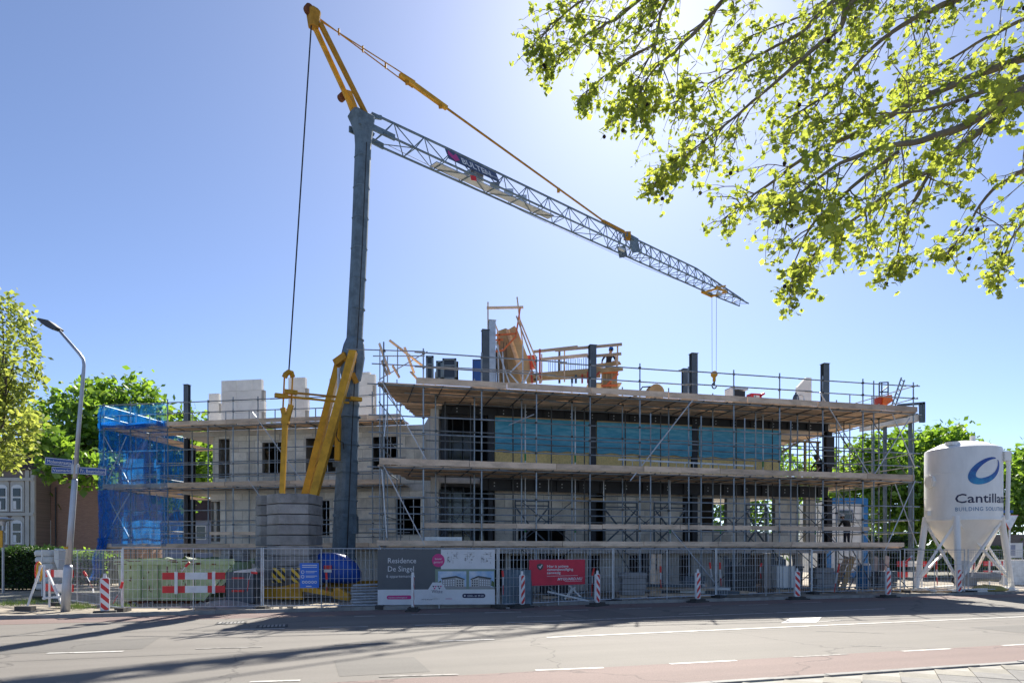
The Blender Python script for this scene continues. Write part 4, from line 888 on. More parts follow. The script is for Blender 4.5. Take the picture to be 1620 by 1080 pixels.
cpart('winch_cover', 'bluecover', cover, smooth=True)
q = at(518.5, 897, 26.5); cpart('warning_label', 'red', lambda b: b.box(q, (.30, .012, .16))); cpart('warning_label', 'white', lambda b: b.box(q + V(0, 0, -.14), (.30, .012, .1)))

# ------------------------------------------------------------------ site fence
def fence_panel(pa, pb, label, h=2.02, lean=0.0, group='site fence panels', mid=True):
    a, b_ = Vector(pa), Vector(pb); a.z = b_.z = 0; d = (b_ - a).normalized(); L_ = (b_ - a).length - .06; n = V(-d.y, d.x, 0)
    t = thing('fence_panel', a.lerp(b_, .5), label, 'fence', group); o = a.lerp(b_, .5) - d * L_ / 2
    def P(s, z): return o + d * s + V(0, 0, z) + n * (lean * z)
    zb = .14
    for s in (0, L_): part('fence_post', K['galv'], t, lambda q: q.tube(P(s, .06), P(s, h + .03), .024, 8))
    part('fence_rail', K['galv'], t, lambda q: q.tube(P(0, h), P(L_, h), .019, 6)); part('fence_rail', K['galv'], t, lambda q: q.tube(P(0, zb), P(L_, zb), .019, 6))
    if mid: part('fence_post', K['galv'], t, lambda q: q.tube(P(L_ / 2, .02), P(L_ / 2, h), .017, 6))
    w = MB(); k = max(8, int(L_ / .14))
    for i in range(1, k): w.tube(P(L_ * i / k, zb), P(L_ * i / k, h), .0060, 4, caps=False)
    for z in (.42, .72, 1.02, 1.32, 1.62, 1.86): w.tube(P(0, z), P(L_, z), .0068, 4, caps=False)
    tag(w.build('wire_mesh', K['galv'], t), kind='stuff')
    for s in (0,): part('foot', K['rubber'], t, lambda q: q.box(P(s, .085), (.26, .66, .13), Matrix((d, n, V(0, 0, 1))).transposed()))
    return t, P, d, n, L_
def gp(px, d): q = at(px, 872, d); q.z = 0; return q
fpts = [(66, 27.0), (193, 21.4), (415, 22.1), (600, 22.5), (788, 22.8), (970, 25.3), (1133, 27.7), (1284, 30.2)]
flabs = ['wire fence panel angled away behind the lamp post on the left', 'wire fence panel in front of the green skip', 'wire fence panel carrying the small blue notice', 'wire fence panel carrying the large grey and white banner',
         'wire fence panel carrying the red banner', 'empty wire fence panel just right of the red banner', 'second empty wire fence panel right of the red banner']
fen = []
for i in range(7): fen.append(fence_panel(gp(*fpts[i]), gp(*fpts[i + 1]), flabs[i], 2.0 if i else 1.95))
fen.append(fence_panel(gp(1284, 30.2), gp(1425, 31.2), 'wire fence panel between scaffold posts near the right corner', 1.95, group='site fence panels'))
fen.append(fence_panel(gp(1430, 31.4), gp(1527, 31.0), 'wire fence panel left of the silo front leg', 1.98)); fen.append(fence_panel(gp(1531, 31.0), gp(1650, 34.0), 'wire fence panel in front of the silo right leg', 1.98))

class Sheet:   # flat print: local pixel units (u right, v down) on a plane in the scene
    def __init__(self, o, rt, up, wu, hv, W, H): self.o, self.rt, self.up, self.sx, self.sy = Vector(o), Vector(rt).normalized(), Vector(up), W / wu, H / hv
    def p(self, u, v, e=0.0): return self.o + self.rt * (u * self.sx) - self.up * (v * self.sy) + self.rt.cross(self.up) * e
    def poly(self, name, pts, m, parent, e): b = MB(); b.add([self.p(u, v, e) for u, v in reversed(pts)], [tuple(range(len(pts)))]); return b.build(name, m, parent)
    def rect(self, name, u0, v0, u1, v1, m, parent, e): return self.poly(name, [(u0, v0), (u1, v0), (u1, v1), (u0, v1)], m, parent, e)
    def disc(self, name, u, v, r, m, parent, e, n=24): return self.poly(name, [(u + r * math.cos(2 * math.pi * i / n), v + r * math.sin(2 * math.pi * i / n)) for i in range(n)], m, parent, e)
    def pill(self, name, u0, v0, u1, v1, m, parent, e):
        r = (v1 - v0) / 2; c = (v0 + v1) / 2; pts = [(u1 - r + r * math.sin(a), c - r * math.cos(a)) for a in [math.pi * i / 8 for i in range(9)]] + [(u0 + r - r * math.sin(a), c + r * math.cos(a)) for a in [math.pi * i / 8 for i in range(9)]]
        return self.poly(name, pts, m, parent, e)
    def text(self, txt, u, v, size, m, parent, e, align='LEFT', sx=1.0, bold=0.0, space=1.0, shear=0.0): return lettering(txt, size * self.sy, m, parent, self.p(u, v), self.rt, self.up, align=align, off=e, sx=sx * self.sx / self.sy, bold=bold * self.sy, space=space, shear=shear)
def sheet_slab(name, o, d, W, H, m, parent, th=.006, bulge=0.02, seed=0):   # slightly billowing cloth, front towards the road
    n_ = d.cross(V(0, 0, 1)); nu, nv = 24, 12; b = MB(); q = []
    for j in range(nv + 1):
        for i in range(nu + 1):
            u, v = i / nu, j / nv; q.append(o + d * (W * u) + V(0, 0, -H * v) + n_ * (bulge * mnoise.noise(V(u * 5 + seed, v * 2.5, seed)) * math.sin(math.pi * u) * 0))
    b.add(q, [(j * (nu + 1) + i, (j + 1) * (nu + 1) + i, (j + 1) * (nu + 1) + i + 1, j * (nu + 1) + i + 1) for j in range(nv) for i in range(nu)])
    return b.build(name, m, parent)
K['sage'] = mat('sage_print', (.20, .27, .21), .55, var=.08); K['psky'] = mat('print_sky', (.26, .42, .62), .55, var=.3, scale=3, col2=(.55, .62, .7)); K['pgrey'] = mat('print_grey', (.30, .30, .30), .55, var=.15); K['plight'] = mat('print_pale', (.52, .51, .49), .55, var=.1); K['pdark'] = mat('print_dark', (.05, .055, .06), .55, var=.15); K['pgreen'] = mat('print_green', (.08, .13, .04), .55, var=.3, scale=8)
# large banner on the fourth panel
_, P, d, n, L_ = fen[3]; front = -n
bo = P(-.08, 1.97) + front * .035; BW, BH = L_ + .0, 1.82
ban = thing('construction_banner', bo + d * BW / 2 - V(0, 0, BH), 'large grey and white banner reading Residence De Singel on the fence', 'banner')
S = Sheet(bo, d, (0, 0, 1), 1015, 455, BW, BH)
def slabm(name, u0, v0, u1, v1, m, e): return S.rect(name, u0, v0, u1, v1, m, ban, e)
slabm('grey_field', 0, 0, 545, 330, K['bannergrey'], 0); slabm('white_field', 0, 330, 1015, 455, K['bannerwhite'], 0); slabm('plan_field', 545, 0, 1015, 330, K['bannerwhite'], 0)
b = MB(); b.add([S.p(0, 0, -.004), S.p(0, 455, -.004), S.p(1015, 455, -.004), S.p(1015, 0, -.004)], [(0, 3, 2, 1)]); b.build('banner_back', K['bannerwhite'], ban)
slabm('green_border', 495, 162, 1015, 330, K['sage'], .003)
for (u0, u1, flip) in ((520, 765, 0), (790, 1008, 1)):
    slabm('rendering', u0, 180, u1, 326, K['psky'], .006); W_ = u1 - u0
    X = (lambda f: u0 + W_ * f) if not flip else (lambda f: u1 - W_ * f)
    ps = lambda pts: (pts if not flip else list(reversed(pts)))
    S.poly('rendered_facade', ps([(X(.14), 245), (X(.62), 228), (X(.62), 318), (X(.14), 318)]), K['pgrey'], ban, .009)
    S.poly('rendered_facade', ps([(X(.62), 232), (X(.93), 250), (X(.93), 316), (X(.62), 318)]), K['plight'], ban, .009)
    S.poly('rendered_roof', ps([(X(.10), 236), (X(.64), 218), (X(.95), 244), (X(.93), 252), (X(.62), 232), (X(.14), 248)]), K['pdark'], ban, .011)
    S.poly('rendered_street', ps([(X(.0), 312), (X(1), 306), (X(1), 326), (X(0), 326)]), K['pgrey'], ban, .0105); S.poly('rendered_tree', ps([(X(.0), 270), (X(.1), 255), (X(.13), 300), (X(0), 312)]), K['pgreen'], ban, .0095)
    for i in range(5):
        for j in range(3):
            f = .18 + i * .088; S.poly('rendered_window', ps([(X(f), 256 + j * 19 - f * 12), (X(f + .045), 255 + j * 19 - f * 12), (X(f + .045), 267 + j * 19 - f * 12), (X(f), 268 + j * 19 - f * 12)]), K['bannerwhite'], ban, .012)
    for i in range(3):
        for j in range(3): f = .66 + i * .09; S.poly('rendered_window', ps([(X(f), 252 + j * 20), (X(f + .05), 254 + j * 20), (X(f + .05), 266 + j * 20), (X(f), 264 + j * 20)]), K['pdark'], ban, .012)
for u0 in (600, 742, 894):      # floor plans
    random.seed(u0)
    for k in range(16):
        a, c = u0 + random.randint(0, 5) * 16, 25 + random.randint(0, 5) * 15; l = random.choice((14, 28, 36))
        if k % 2: slabm('plan_line', a, c, min(a + l, u0 + 95), c + 3, K['pgrey'], .004 + k * .0002)
        else: slabm('plan_line', a, c, a + 3, min(c + l, 118), K['pgrey'], .004 + k * .0002)
    for k in range(4): a, c = u0 + random.randint(0, 70), 30 + random.randint(0, 65); slabm('plan_room', a, c, a + 14, c + 12, K['pgrey'], .0085 + k * .0003)
random.seed(5)
S.text('Residence', 84, 112, 62, K['bannerwhite'], ban, .004, sx=.98); S.text('De Singel', 84, 180, 62, K['bannerwhite'], ban, .004, sx=.98); S.text('6 appartementen', 74, 231, 34, K['bannerwhite'], ban, .004, space=1.05)
S.disc('magenta_badge', 522, 90, 55, K['magenta'], ban, .008); S.text('bouw', 522, 85, 26, K['bannerwhite'], ban, .012, 'CENTER'); S.text('gestart!', 522, 112, 26, K['bannerwhite'], ban, .012, 'CENTER')
S.pill('web_pill', 78, 378, 292, 410, K['magenta'], ban, .004); S.text('residencedesingel.nl', 92, 401, 20, K['bannerwhite'], ban, .008)
S.pill('phone_pill', 730, 365, 932, 402, K['navy'], ban, .004); S.text('0344 - 61 99 00', 775, 392, 22, K['bannerwhite'], ban, .008); S.disc('phone_mark', 752, 383, 7, K['bannerwhite'], ban, .008)
S.poly('logo_hexagon', [(472, 272), (550, 272), (592, 336), (556, 392), (466, 392), (430, 336)], K['bannerwhite'], ban, .013); S.text('Witte', 512, 360, 40, K['navy'], ban, .016, 'CENTER')
for i, (u, v, m) in enumerate(((470, 300, 'navy'), (490, 300, 'magenta'), (512, 300, 'navy'), (534, 300, 'magenta'), (480, 316, 'magenta'), (522, 316, 'navy'))): S.poly('logo_triangle', [(u, v), (u + 20, v), (u + 10, v + 14)], K[m], ban, .016 + i * .0003)
S.text('WITTE BOUW', 375, 418, 15, K['navy'], ban, .004); S.text('makelaars', 470, 412, 16, K['pgrey'], ban, .004); S.text('architect', 585, 412, 16, K['magenta'], ban, .004)
# red security banner
_, P, d, n, L_ = fen[4]; front = -n
def on_panel(fe, px): 
    _, P, d, n, L_ = fe; t = (px - CX) / F; o = P(0, 0); return (t * o.y - o.x) / (d.x - t * d.y)
s0, s1 = on_panel(fen[4], 836), on_panel(fen[4], 924); q0 = P(s0, 0); zt, zb = CH - (885 - HY) / F * q0.y, CH - (926 - HY) / F * q0.y
ro = P(s0, zt) + front * .05; RW, RH = s1 - s0, zt - zb
red = thing('security_banner', ro + d * RW / 2 - V(0, 0, RH), 'small red security banner with white lettering on the fence', 'banner')
S = Sheet(ro, d, (0, 0, 1), 465, 215, RW, RH); b = MB(); b.box(ro + d * RW / 2 - V(0, 0, RH / 2), (RW, .012, RH), Matrix((d, n, V(0, 0, 1))).transposed()); b.build('cloth', K['bannerred'], red)
S.poly('shield', [(60, 38), (86, 30), (112, 38), (112, 62), (102, 78), (86, 88), (70, 78), (60, 62)], K['pdark'], red, .01); S.poly('tick', [(72, 56), (80, 52), (84, 62), (98, 40), (106, 42), (86, 74)], K['bannerwhite'], red, .013)
for k, tx in enumerate(('Hier is actieve', 'camerabeveiliging', 'aanwezig')): S.text(tx, 142, 66 + 27 * k, 31, K['bannerwhite'], red, .01, bold=.6)
S.rect('rule', 142, 136, 402, 139, K['bannerwhite'], red, .01); S.text('MYGUARD.NU', 228, 176, 32, K['bannerwhite'], red, .01, bold=.9, shear=.2); S.rect('rule', 290, 184, 440, 187, K['bannerwhite'], red, .01)
# blue notice
def notice(fe, px0, px1, py0, py1, label):
    _, P, d, n, L_ = fe; s0, s1 = on_panel(fe, px0), on_panel(fe, px1); Y = P(s0, 0).y; zt, zb = CH - (py0 - HY) / F * Y, CH - (py1 - HY) / F * Y
    o = P(s0, zt) - n * .04; t = thing('notice_board', o - V(0, 0, zt - zb), label, 'notice'); b = MB(); b.box(P((s0 + s1) / 2, (zt + zb) / 2) - n * .036, (s1 - s0, .01, zt - zb), Matrix((d, n, V(0, 0, 1))).transposed()); b.build('board', K['noticeblue'], t)
    return Sheet(o, d, (0, 0, 1), 125, 160, s1 - s0, zt - zb), t
S, t = notice(fen[2], 475, 505, 890, 929, 'blue rules notice with white symbols on the fence')
for v in (12, 24): S.rect('print_line', 14, v, 112, v + 5, K['bannerwhite'], t, .004)
for v in (58, 88): S.disc('symbol', 18, v, 11, K['bannerwhite'], t, .004); S.disc('symbol_core', 18, v, 7, K['noticeblue'], t, .007); S.rect('print_line', 38, v - 6, 112, v - 2, K['bannerwhite'], t, .004); S.rect('print_line', 38, v + 3, 96, v + 6, K['bannerwhite'], t, .004)
for i in range(5): S.disc('symbol', 22 + i * 20, 124, 9, K['bannerwhite'], t, .004); S.disc('symbol_core', 22 + i * 20, 124, 5, K['noticeblue'], t, .007)
S.rect('print_line', 40, 148, 76, 153, K['bannerwhite'], t, .004)

# ------------------------------------------------------------------ road beacons, barriers, tape
K['beacon2'] = stripe_mat('beacon_stripes_mirrored', (.75, .75, .74), (.6, .03, .03), 3.3, (-1, 0, 1.05))
def beacon(px, py, yaw, m, label, lean=0):
    t = thing('road_beacon', gnd(px, py), label, 'beacon', 'red and white road beacons', rz=R(yaw))
    w, h, r = .125, 1.0, .06; pts = []
    for (cx, cz, a0) in ((w - r, .12 + r, -90), (w - r, .12 + h - r, 0), (-w + r, .12 + h - r, 90), (-w + r, .12 + r, 180)):
        pts += [V(cx + r * math.cos(R(a0 + k * 22.5)), 0, cz + r * math.sin(R(a0 + k * 22.5))) for k in range(5)]
    b = MB(); b.prism(pts, (0, .035, 0), (0, -.035, 0)); o = b.build('board', K['whiter'], t, local=True); 
    ins = [V(p.x * .86, 0, .62 + (p.z - .62) * .95) for p in pts]
    for s in (1, -1):
        b = MB(); q = [p + V(0, .038 * s, 0) for p in ins]; b.add(q if s < 0 else list(reversed(q)), [tuple(range(len(q)))]); b.build('stripes', K[m], t, local=True)
    b = MB(); b.tube((0, 0, 1.1), (0, 0, 1.24), .05, 8, .04); b.build('handle', K['whiter'], t, local=True)
    b = MB(); b.prism([V(-.45, -.2, 0), V(.45, -.2, 0), V(.45, .2, 0), V(-.45, .2, 0)], (0, 0, .005), (0, 0, .05)); b.prism([V(-.3, -.14, .05), V(.3, -.14, .05), V(.3, .14, .05), V(-.3, .14, .05)], (0, 0, 0), (0, 0, .075)); b.build('foot', K['rubber'], t, local=True)
    return t
for q in [(166, 972, 25, 'beacon', 'red and white beacon at the kerb beside the lamp post'), (653, 966, 92, 'beacon', 'white road beacon seen edge on in front of the large banner'), (826, 961, 55, 'beacon2', 'red and white beacon at the left edge of the red banner'),
          (945, 958, 50, 'beacon', 'red and white beacon just right of the red banner'), (1104, 952, 40, 'beacon2', 'red and white beacon before the second empty fence panel'), (1261, 948, 15, 'beacon', 'red and white beacon third from the silo'),
          (1405, 945, 20, 'beacon2', 'red and white beacon at the scaffold corner, second from the silo'), (1517, 940, 20, 'beacon2', 'red and white beacon in front of the silo')]: beacon(*q)
def barrier(px0, px1, d0, d1, py0, py1, label, legs=True, yaw=0):
    a, b_ = at(px0, 872, d0), at(px1, 872, d1); a.z = b_.z = 0; dd = (b_ - a).normalized(); n = V(-dd.y, dd.x, 0); L_ = (b_ - a).length; dm = (d0 + d1) / 2
    zt, zb = CH - (py0 - HY) / F * dm, CH - (py1 - HY) / F * dm; hh = (zt - zb) * .34; t = thing('traffic_barrier', a.lerp(b_, .5), label, 'barrier', 'red and white traffic barriers')
    for z in (zt - hh / 2, zb + hh / 2):
        b = MB(); segs = [(0, .2, 0), (.2, .38, 1) if False else (.2, .24, 1), (.24, .36, 0), (.36, .72, 1), (.72, .8, 0), (.8, .84, 1), (.84, 1, 0)]
        for u0, u1, mi in segs: b.mi = mi; b.box(a + dd * (L_ * (u0 + u1) / 2) + V(0, 0, z), (L_ * (u1 - u0), .03, hh), Matrix((dd, n, V(0, 0, 1))).transposed())
        b.build('barrier_plank', [K['red'], K['whiter']], t)
    for u in (.22, .82):
        b = MB(); b.box(a + dd * (L_ * u) - n * .03 + V(0, 0, (zt + (.06 if legs else zb)) / 2), (.09, .03, zt - (.06 if legs else zb) + .06), Matrix((dd, n, V(0, 0, 1))).transposed()); b.build('barrier_post', K['whiter'], t)
    return t
barrier(257, 356, 21.2, 21.5, 905, 937, 'red and white barrier planks fixed to the fence in front of the green skip', legs=False)
barrier(70, 116, 23.2, 22.6, 901, 935, 'red and white trestle barrier behind the lamp post')
barrier(1419, 1466, 33, 33, 887, 913, 'red and white barrier left of the silo'); barrier(1556, 1594, 34.5, 34.8, 887, 909, 'red and white barrier behind the silo right leg')
# trestle struts and yellow hoop beside the lamp post
tr = thing('trestle', gnd(48, 962), 'white tubular trestle with a yellow and red hoop at the left kerb', 'trestle')
for a, c in (((66, 893), (40, 968)), ((74, 902), (98, 955)), ((70, 893), (70, 948)), ((68, 946), (96, 943))): part('strut', K['whiter'], tr, lambda b: b.bar(at(*a, 22.2), at(*c, 22), .06, .06))
part('hoop', K['yellow'], tr, lambda b: b.path([at(64 + 0 * k, 0, 22) * 0 + at(62 + 3.5 * math.cos(R(a)), 905 - 16 * math.sin(R(a)), 22.2) for k, a in enumerate(range(-60, 211, 30))], .03, 6)); part('hoop_rim', K['red'], tr, lambda b: b.path([at(60 + 4.5 * math.cos(R(a)), 903 - 15 * math.sin(R(a)), 22.25) for a in range(80, 260, 30)], .02, 6))
part('foot', K['rubber'], tr, lambda b: b.box(gnd(40, 970) + V(0, 0, .16), (.5, .25, .14))); part('foot', K['rubber'], tr, lambda b: b.box(gnd(96, 962) + V(0, 0, .15), (.5, .25, .12)))
def tape(pts, d, label):
    t = thing('barrier_tape', at(*pts[-1], d), label, 'tape', 'strips of red and white tape')
    for i in range(len(pts) - 1):
        a, c = at(*pts[i], d), at(*pts[i + 1], d); part('tape_strip', K['red' if i % 2 == 0 else 'whiter'], t, lambda b: b.bar(a, c, .035 + .05 * (i % 2), .006 + .06 * (i == 0), (1, .4 * (i % 3), .3)))
for pts, d, lb in [([(132, 903), (137, 911), (142, 920), (147, 930), (148, 937)], 21.6, 'red and white tape fluttering between lamp post and skip'), ([(194, 920), (191, 930), (186, 941), (179, 954)], 21.3, 'red and white tape tied to the fence post beside the skip'), ([(300, 889), (293, 896), (288, 903)], 21.4, 'red and white tape above the barrier on the skip'),
                   ([(407, 906), (397, 905), (394, 916), (391, 935)], 21.9, 'red and white tape on the fence left of the ballast'), ([(516, 905), (517, 916), (517, 928), (517, 937)], 22.2, 'red and white tape hanging right of the blue notice'), ([(795, 902), (796, 912), (796, 925), (796, 940)], 22.8, 'red and white tape at the right edge of the large banner'),
                   ([(940, 898), (937, 910), (937, 922), (936, 942)], 24.8, 'red and white tape right of the red banner'), ([(1045, 895), (1045, 905), (1045, 916), (1046, 930)], 26.3, 'red and white tape in the middle of the empty fence panel'), ([(1123, 889), (1124, 899), (1126, 912)], 27.5, 'short red and white tape left of a fence joint'),
                   ([(1139, 889), (1139, 900), (1140, 914), (1141, 926)], 27.6, 'longer red and white tape right of a fence joint'), ([(1205, 890), (1203, 896), (1203, 906), (1204, 914)], 28.8, 'red and white tape with a knot on the second empty panel'), ([(1328, 892), (1325, 905), (1322, 922), (1320, 936)], 30.3, 'red and white tape by the stairs under the scaffold'),
                   ([(1481, 886), (1482, 900), (1482, 912), (1483, 925)], 32.5, 'red and white marker pole under the silo'), ([(1432, 890), (1440, 882), (1443, 878)], 31.0, 'red and white tape strung left of the silo'), ([(1541, 889), (1540, 900), (1537, 912)], 32, 'red and white tape under the silo right side')]: tape(pts, d, lb)

# ------------------------------------------------------------------ lamp post, street names
LD = 21.4
lampT = thing('street_lamp', at(103, 970, LD), 'leaning grey street lamp with three blue street name plates', 'street lamp')
part('post', K['lamp'], lampT, lambda b: b.path([at(103, 972, LD), at(105.5, 930, LD), at(108, 898, LD), at(108.3, 893, LD)], [.135, .135, .13, .1], 14), True)
part('shaft', K['lamp'], lampT, lambda b: b.path([at(108, 896, LD), at(113, 830, LD), at(118.3, 760, LD), at(118.7, 757, LD)], [.095, .09, .085, .068], 12), True)
part('shaft', K['lamp'], lampT, lambda b: b.path([at(118.5, 760, LD), at(125, 670, LD), at(132, 590, LD), at(133, 577, LD), at(131.5, 568, LD), at(126, 560, LD), at(94, 523, LD)], [.07, .062, .055, .052, .05, .048, .042], 10), True)
hd = part('lamp_head', K['pdark'], lampT, lambda b: b.prism([at(64, 508, LD), at(66, 505.5, LD), at(82, 509, LD), at(96, 520, LD), at(92, 524, LD), at(78, 519, LD)], (0, -.17, 0), (0, .17, 0)))
part('lamp_glass', K['galv'], hd, lambda b: b.prism([at(67, 511.5, LD), at(79, 519.6, LD), at(80, 520.2, LD), at(67.5, 512.3, LD)], (0, -.13, 0), (0, .13, 0)))
part('door_label', K['yellow'], lampT, lambda b: b.box(at(107.6, 866, LD) - V(0, .1, 0), (.12, .03, .07)))
def plate(x0, x1, y0, y1, txt, skew, yaw):
    a, c = at(x0, y0, LD), at(x1, y0 + skew, LD); d = (c - a).normalized(); h = (y1 - y0) / F * LD; W_ = (c - a).length; up = V(0, 0, 1); n_ = d.cross(up)
    b = MB(); b.bar(a - up * h / 2, c - up * h / 2, .02, h, up); o = b.build('name_plate', K['signblue'], lampT)
    e = .02; S = Sheet(a + n_ * 0.012, d, up - d * up.dot(d), 100, 100, W_, h)
    for r in ((3, 6, 97, 12), (3, 88, 97, 94), (1.5, 6, 3.5, 94), (96.5, 6, 98.5, 94)): S.rect('plate_border', *r, K['white'], o, .002)
    vs, fs = text_mesh(txt, 1.0); wx = max(v.x for v in vs); k = W_ * .86 / wx; b = MB(); b.add([a + n_ * .016 + d * (W_ * .07 + v.x * k) - up * (h * .72) + up * (v.y * h * .62) for v in vs], fs); b.build('lettering', K['white'], o)
for q in [(71.5, 117, 722.5, 734.5, 'Molenstraatje', 4.5, 0), (82, 115, 737.5, 748, 'Veemarkt', 1.5, 0), (124, 169, 738, 749.5, 'Pr. Beatrixlaan', 2.5, 0)]: plate(*q)
part('plate_bracket', K['lamp'], lampT, lambda b: b.box(at(119.5, 742, LD), (.2, .12, .3)))

# ------------------------------------------------------------------ silo
SD = 33.0; sc = at(1523, 872, SD); sc.z = 0; SR = 1.60; sz0, sz1 = 3.35, 6.72
silo = thing('mortar_silo', sc, 'tall cream mortar silo on four legs with a blue oval emblem', 'silo')
o = part('silo_tank', K['silo'], silo, lambda b: b.lathe(sc, [(.30, 1.45), (.34, 1.5), (SR * .985, sz0 - .02), (SR, sz0), (SR + .03, sz0 + .02), (SR + .03, sz0 + .1), (SR, sz0 + .12), (SR, sz1), (SR * .985, sz1 + .06), (SR * .6, sz1 + .36), (.25, sz1 + .5)], 64)); smooth_by_angle(o, 25)
fd = V(-sc.x, -sc.y, 0).normalized(); a0 = math.atan2(fd.y, fd.x)       # direction from silo to the road
def sp(ang, z, e=0.0): return sc + V((SR + e) * math.cos(a0 + ang), (SR + e) * math.sin(a0 + ang), z)
def on_silo(name, vs, fs, m, ang0, z0, e=.012): b = MB(); b.add([sp(ang0 + v.x / SR, z0 + v.y, e) for v in vs], fs); return b.build(name, K[m], o)
vs, fs = text_mesh('Cantillana', .60, bold=.006); wx = max(v.x for v in vs); on_silo('lettering', [V(v.x * 2.78 / wx, v.y * 1.0, 0) for v in vs], fs, 'navy', -.2, 4.16)
vs, fs = text_mesh('BUILDING SOLUTIONS', .26, space=1.15); wx = max(v.x for v in vs); K['sblue'] = mat('silo_blue', (.03, .16, .34), .5, var=.1); on_silo('lettering', [V(v.x * 2.57 / wx, v.y, 0) for v in vs], fs, 'sblue', -.19, 3.78)
nn = 56; ov = []; of = []; tl_ = R(33)
for i in range(nn + 1):
    t = R(25) + R(345) * i / nn; wd = .06 + .36 * math.sin(math.pi * min(1, i / nn * 1.02)) ** .8
    for k in (0, 1):
        ax, ay = (.98 - wd * k * .95) * .86, (.56 - wd * k * .75) * .92; x, y = ax * math.cos(t), ay * math.sin(t); ov.append(V(x * math.cos(tl_) - y * math.sin(tl_) + 1.28, x * math.sin(tl_) + y * math.cos(tl_), 0))
of = [(2 * i, 2 * i + 2, 2 * i + 3, 2 * i + 1) for i in range(nn)]
K['oval'] = mat('emblem_blue', (.01, .06, .30), .45, var=.1, scale=.5, col2=(.02, .30, .52), mixpos=(.45, .6)); on_silo('emblem', ov, of, 'oval', -.2, 5.62)
part('roof_fitting', K['silo'], silo, lambda b: (b.tube(sc + V(.35, -.2, sz1 + .45), sc + V(.35, -.2, sz1 + .72), .12, 8), b.tube(sc + V(-.9, -.6, sz1 + .2), sc + V(-.9, -.6, sz1 + .36), .3, 12)))
for z_ in (sz0 + 1.15, sz0 + 2.25): part('weld_seam', K['silo'], silo, lambda b: b.lathe(sc, [(SR + .002, z_ - .015), (SR + .009, z_ - .008), (SR + .009, z_ + .008), (SR + .002, z_ + .015)], 48))
part('hatch', K['silo'], silo, lambda b: b.tube(sp(-.93, 5.25, -.05), sp(-.93, 5.25, .10), .34, 8)); part('hatch_cover', K['silo'], silo, lambda b: b.tube(sp(-.93, 5.25, .09), sp(-.93, 5.25, .13), .27, 8)); part('side_box', K['silo'], silo, lambda b: b.box(sp(-1.0, 3.75, .05), (.2, .2, .25)))
part('filler_pipe', K['silo'], silo, lambda b: b.path([sp(1.5, 6.4, .12), sp(1.5, 5.9, .2), sp(1.5, 3.4, .14)], .09, 8)); part('pipe_bracket', K['silo'], silo, lambda b: b.box(sp(1.45, 6.35, .1), (.3, .3, .45)))
lt = {'fl': (-.78, 0), 'fr': (.62, 0), 'bl': (-2.2, 0), 'br': (2.1, 0)}
tops = [sp(-1.35, sz0 + .2, -.05), sp(-.15, sz0 + .2, .0), sp(1.3, sz0 + .2, -.05), sp(2.9, sz0 + .2, 0)]
feet = [at(1449, 928, 32.2), at(1517, 938, 31.2), at(1601, 933, 33), at(1538, 926, 36.2)]
for q in feet: q.z = .1
for a, c in zip(tops, feet): part('leg', K['silo'], silo, lambda b: b.tube(a, c, .15, 10, .13)); part('foot_plate', K['silo'], silo, lambda b: b.box(c + V(0, 0, -.04), (.4, .4, .06)))
for i in range(4):
    j = (i + 1) % 4; m0, m1 = tops[i].lerp(feet[i], .06), tops[j].lerp(feet[j], .06); b0, b1 = tops[i].lerp(feet[i], .88), tops[j].lerp(feet[j], .88)
    part('cross_brace', K['silo'], silo, lambda b: b.bar(m0, b1, .1, .1)); part('cross_brace', K['silo'], silo, lambda b: b.bar(m1, b0, .1, .1)); part('base_beam', K['silo'], silo, lambda b: b.bar(feet[i], feet[j], .2, .18))
part('discharge_cone', K['galv'], silo, lambda b: b.lathe(sc, [(.16, .75), (.3, .95), (.32, 1.46), (.3, 1.5)], 14)); part('pump', K['concd'], silo, lambda b: (b.tube(sc + V(-.2, -.3, .7), sc + V(1.4, -.5, .72), .22, 10), b.box(sc + V(0, -.2, .5), (.7, .6, .5))))
part('hose', K['cable'], silo, lambda b: b.path([sc + V(-.3, -.4, .8), sc + V(-.9, -.8, .9), sc + V(-1.1, -.9, .5), sc + V(-.7, -1.0, .2)], .05, 6))

# ------------------------------------------------------------------ skip and materials on the plot
SK = 24.6; k0, k1 = at(188, 872, SK).x, at(366, 872, SK).x; zt, zb = CH - 17 / F * SK, CH - 78 / F * SK + .02
skip = thing('waste_skip', V((k0 + k1) / 2, SK, 0), 'rusty pale green waste skip behind the fence', 'skip')
def skp(b):
    pr = [(k0 - .05, zt), (k0 + .1, zb), (k1 - 1.0, zb), (k1, zt - .55), (k1 + .05, zt)]
    b.prism([V(x, SK, z) for x, z in pr], (0, 0, 0), (0, 1.9, 0))
part('body', K['skip'], skip, skp)
part('rim', K['skip'], skip, lambda b: b.bar(V(k0 - .12, SK - .05, zt + .02), V(k1 + .1, SK - .05, zt + .02), .12, .2)); part('rim', K['skip'], skip, lambda b: b.bar(V(k0 - .12, SK + 1.95, zt + .02), V(k1 + .1, SK + 1.95, zt + .02), .12, .2))
for u in (.19, .34, .50, .66): x = k0 + (k1 - k0) * u; part('rib', K['skip'], skip, lambda b: b.box(V(x, SK - .05, (zt + zb) / 2 - .05), (.12, .1, zt - zb - .15)))
part('end_rib', K['skip'], skip, lambda b: b.bar(V(k1 - .02, SK - .04, zt - .1), V(k1 - 1.0, SK - .04, zb), .1, .1)); part('skid', K['rust'], skip, lambda b: b.box(V((k0 + k1) / 2 - .4, SK + .3, .05), (k1 - k0 - 1.2, .2, .1)))
random.seed(9)
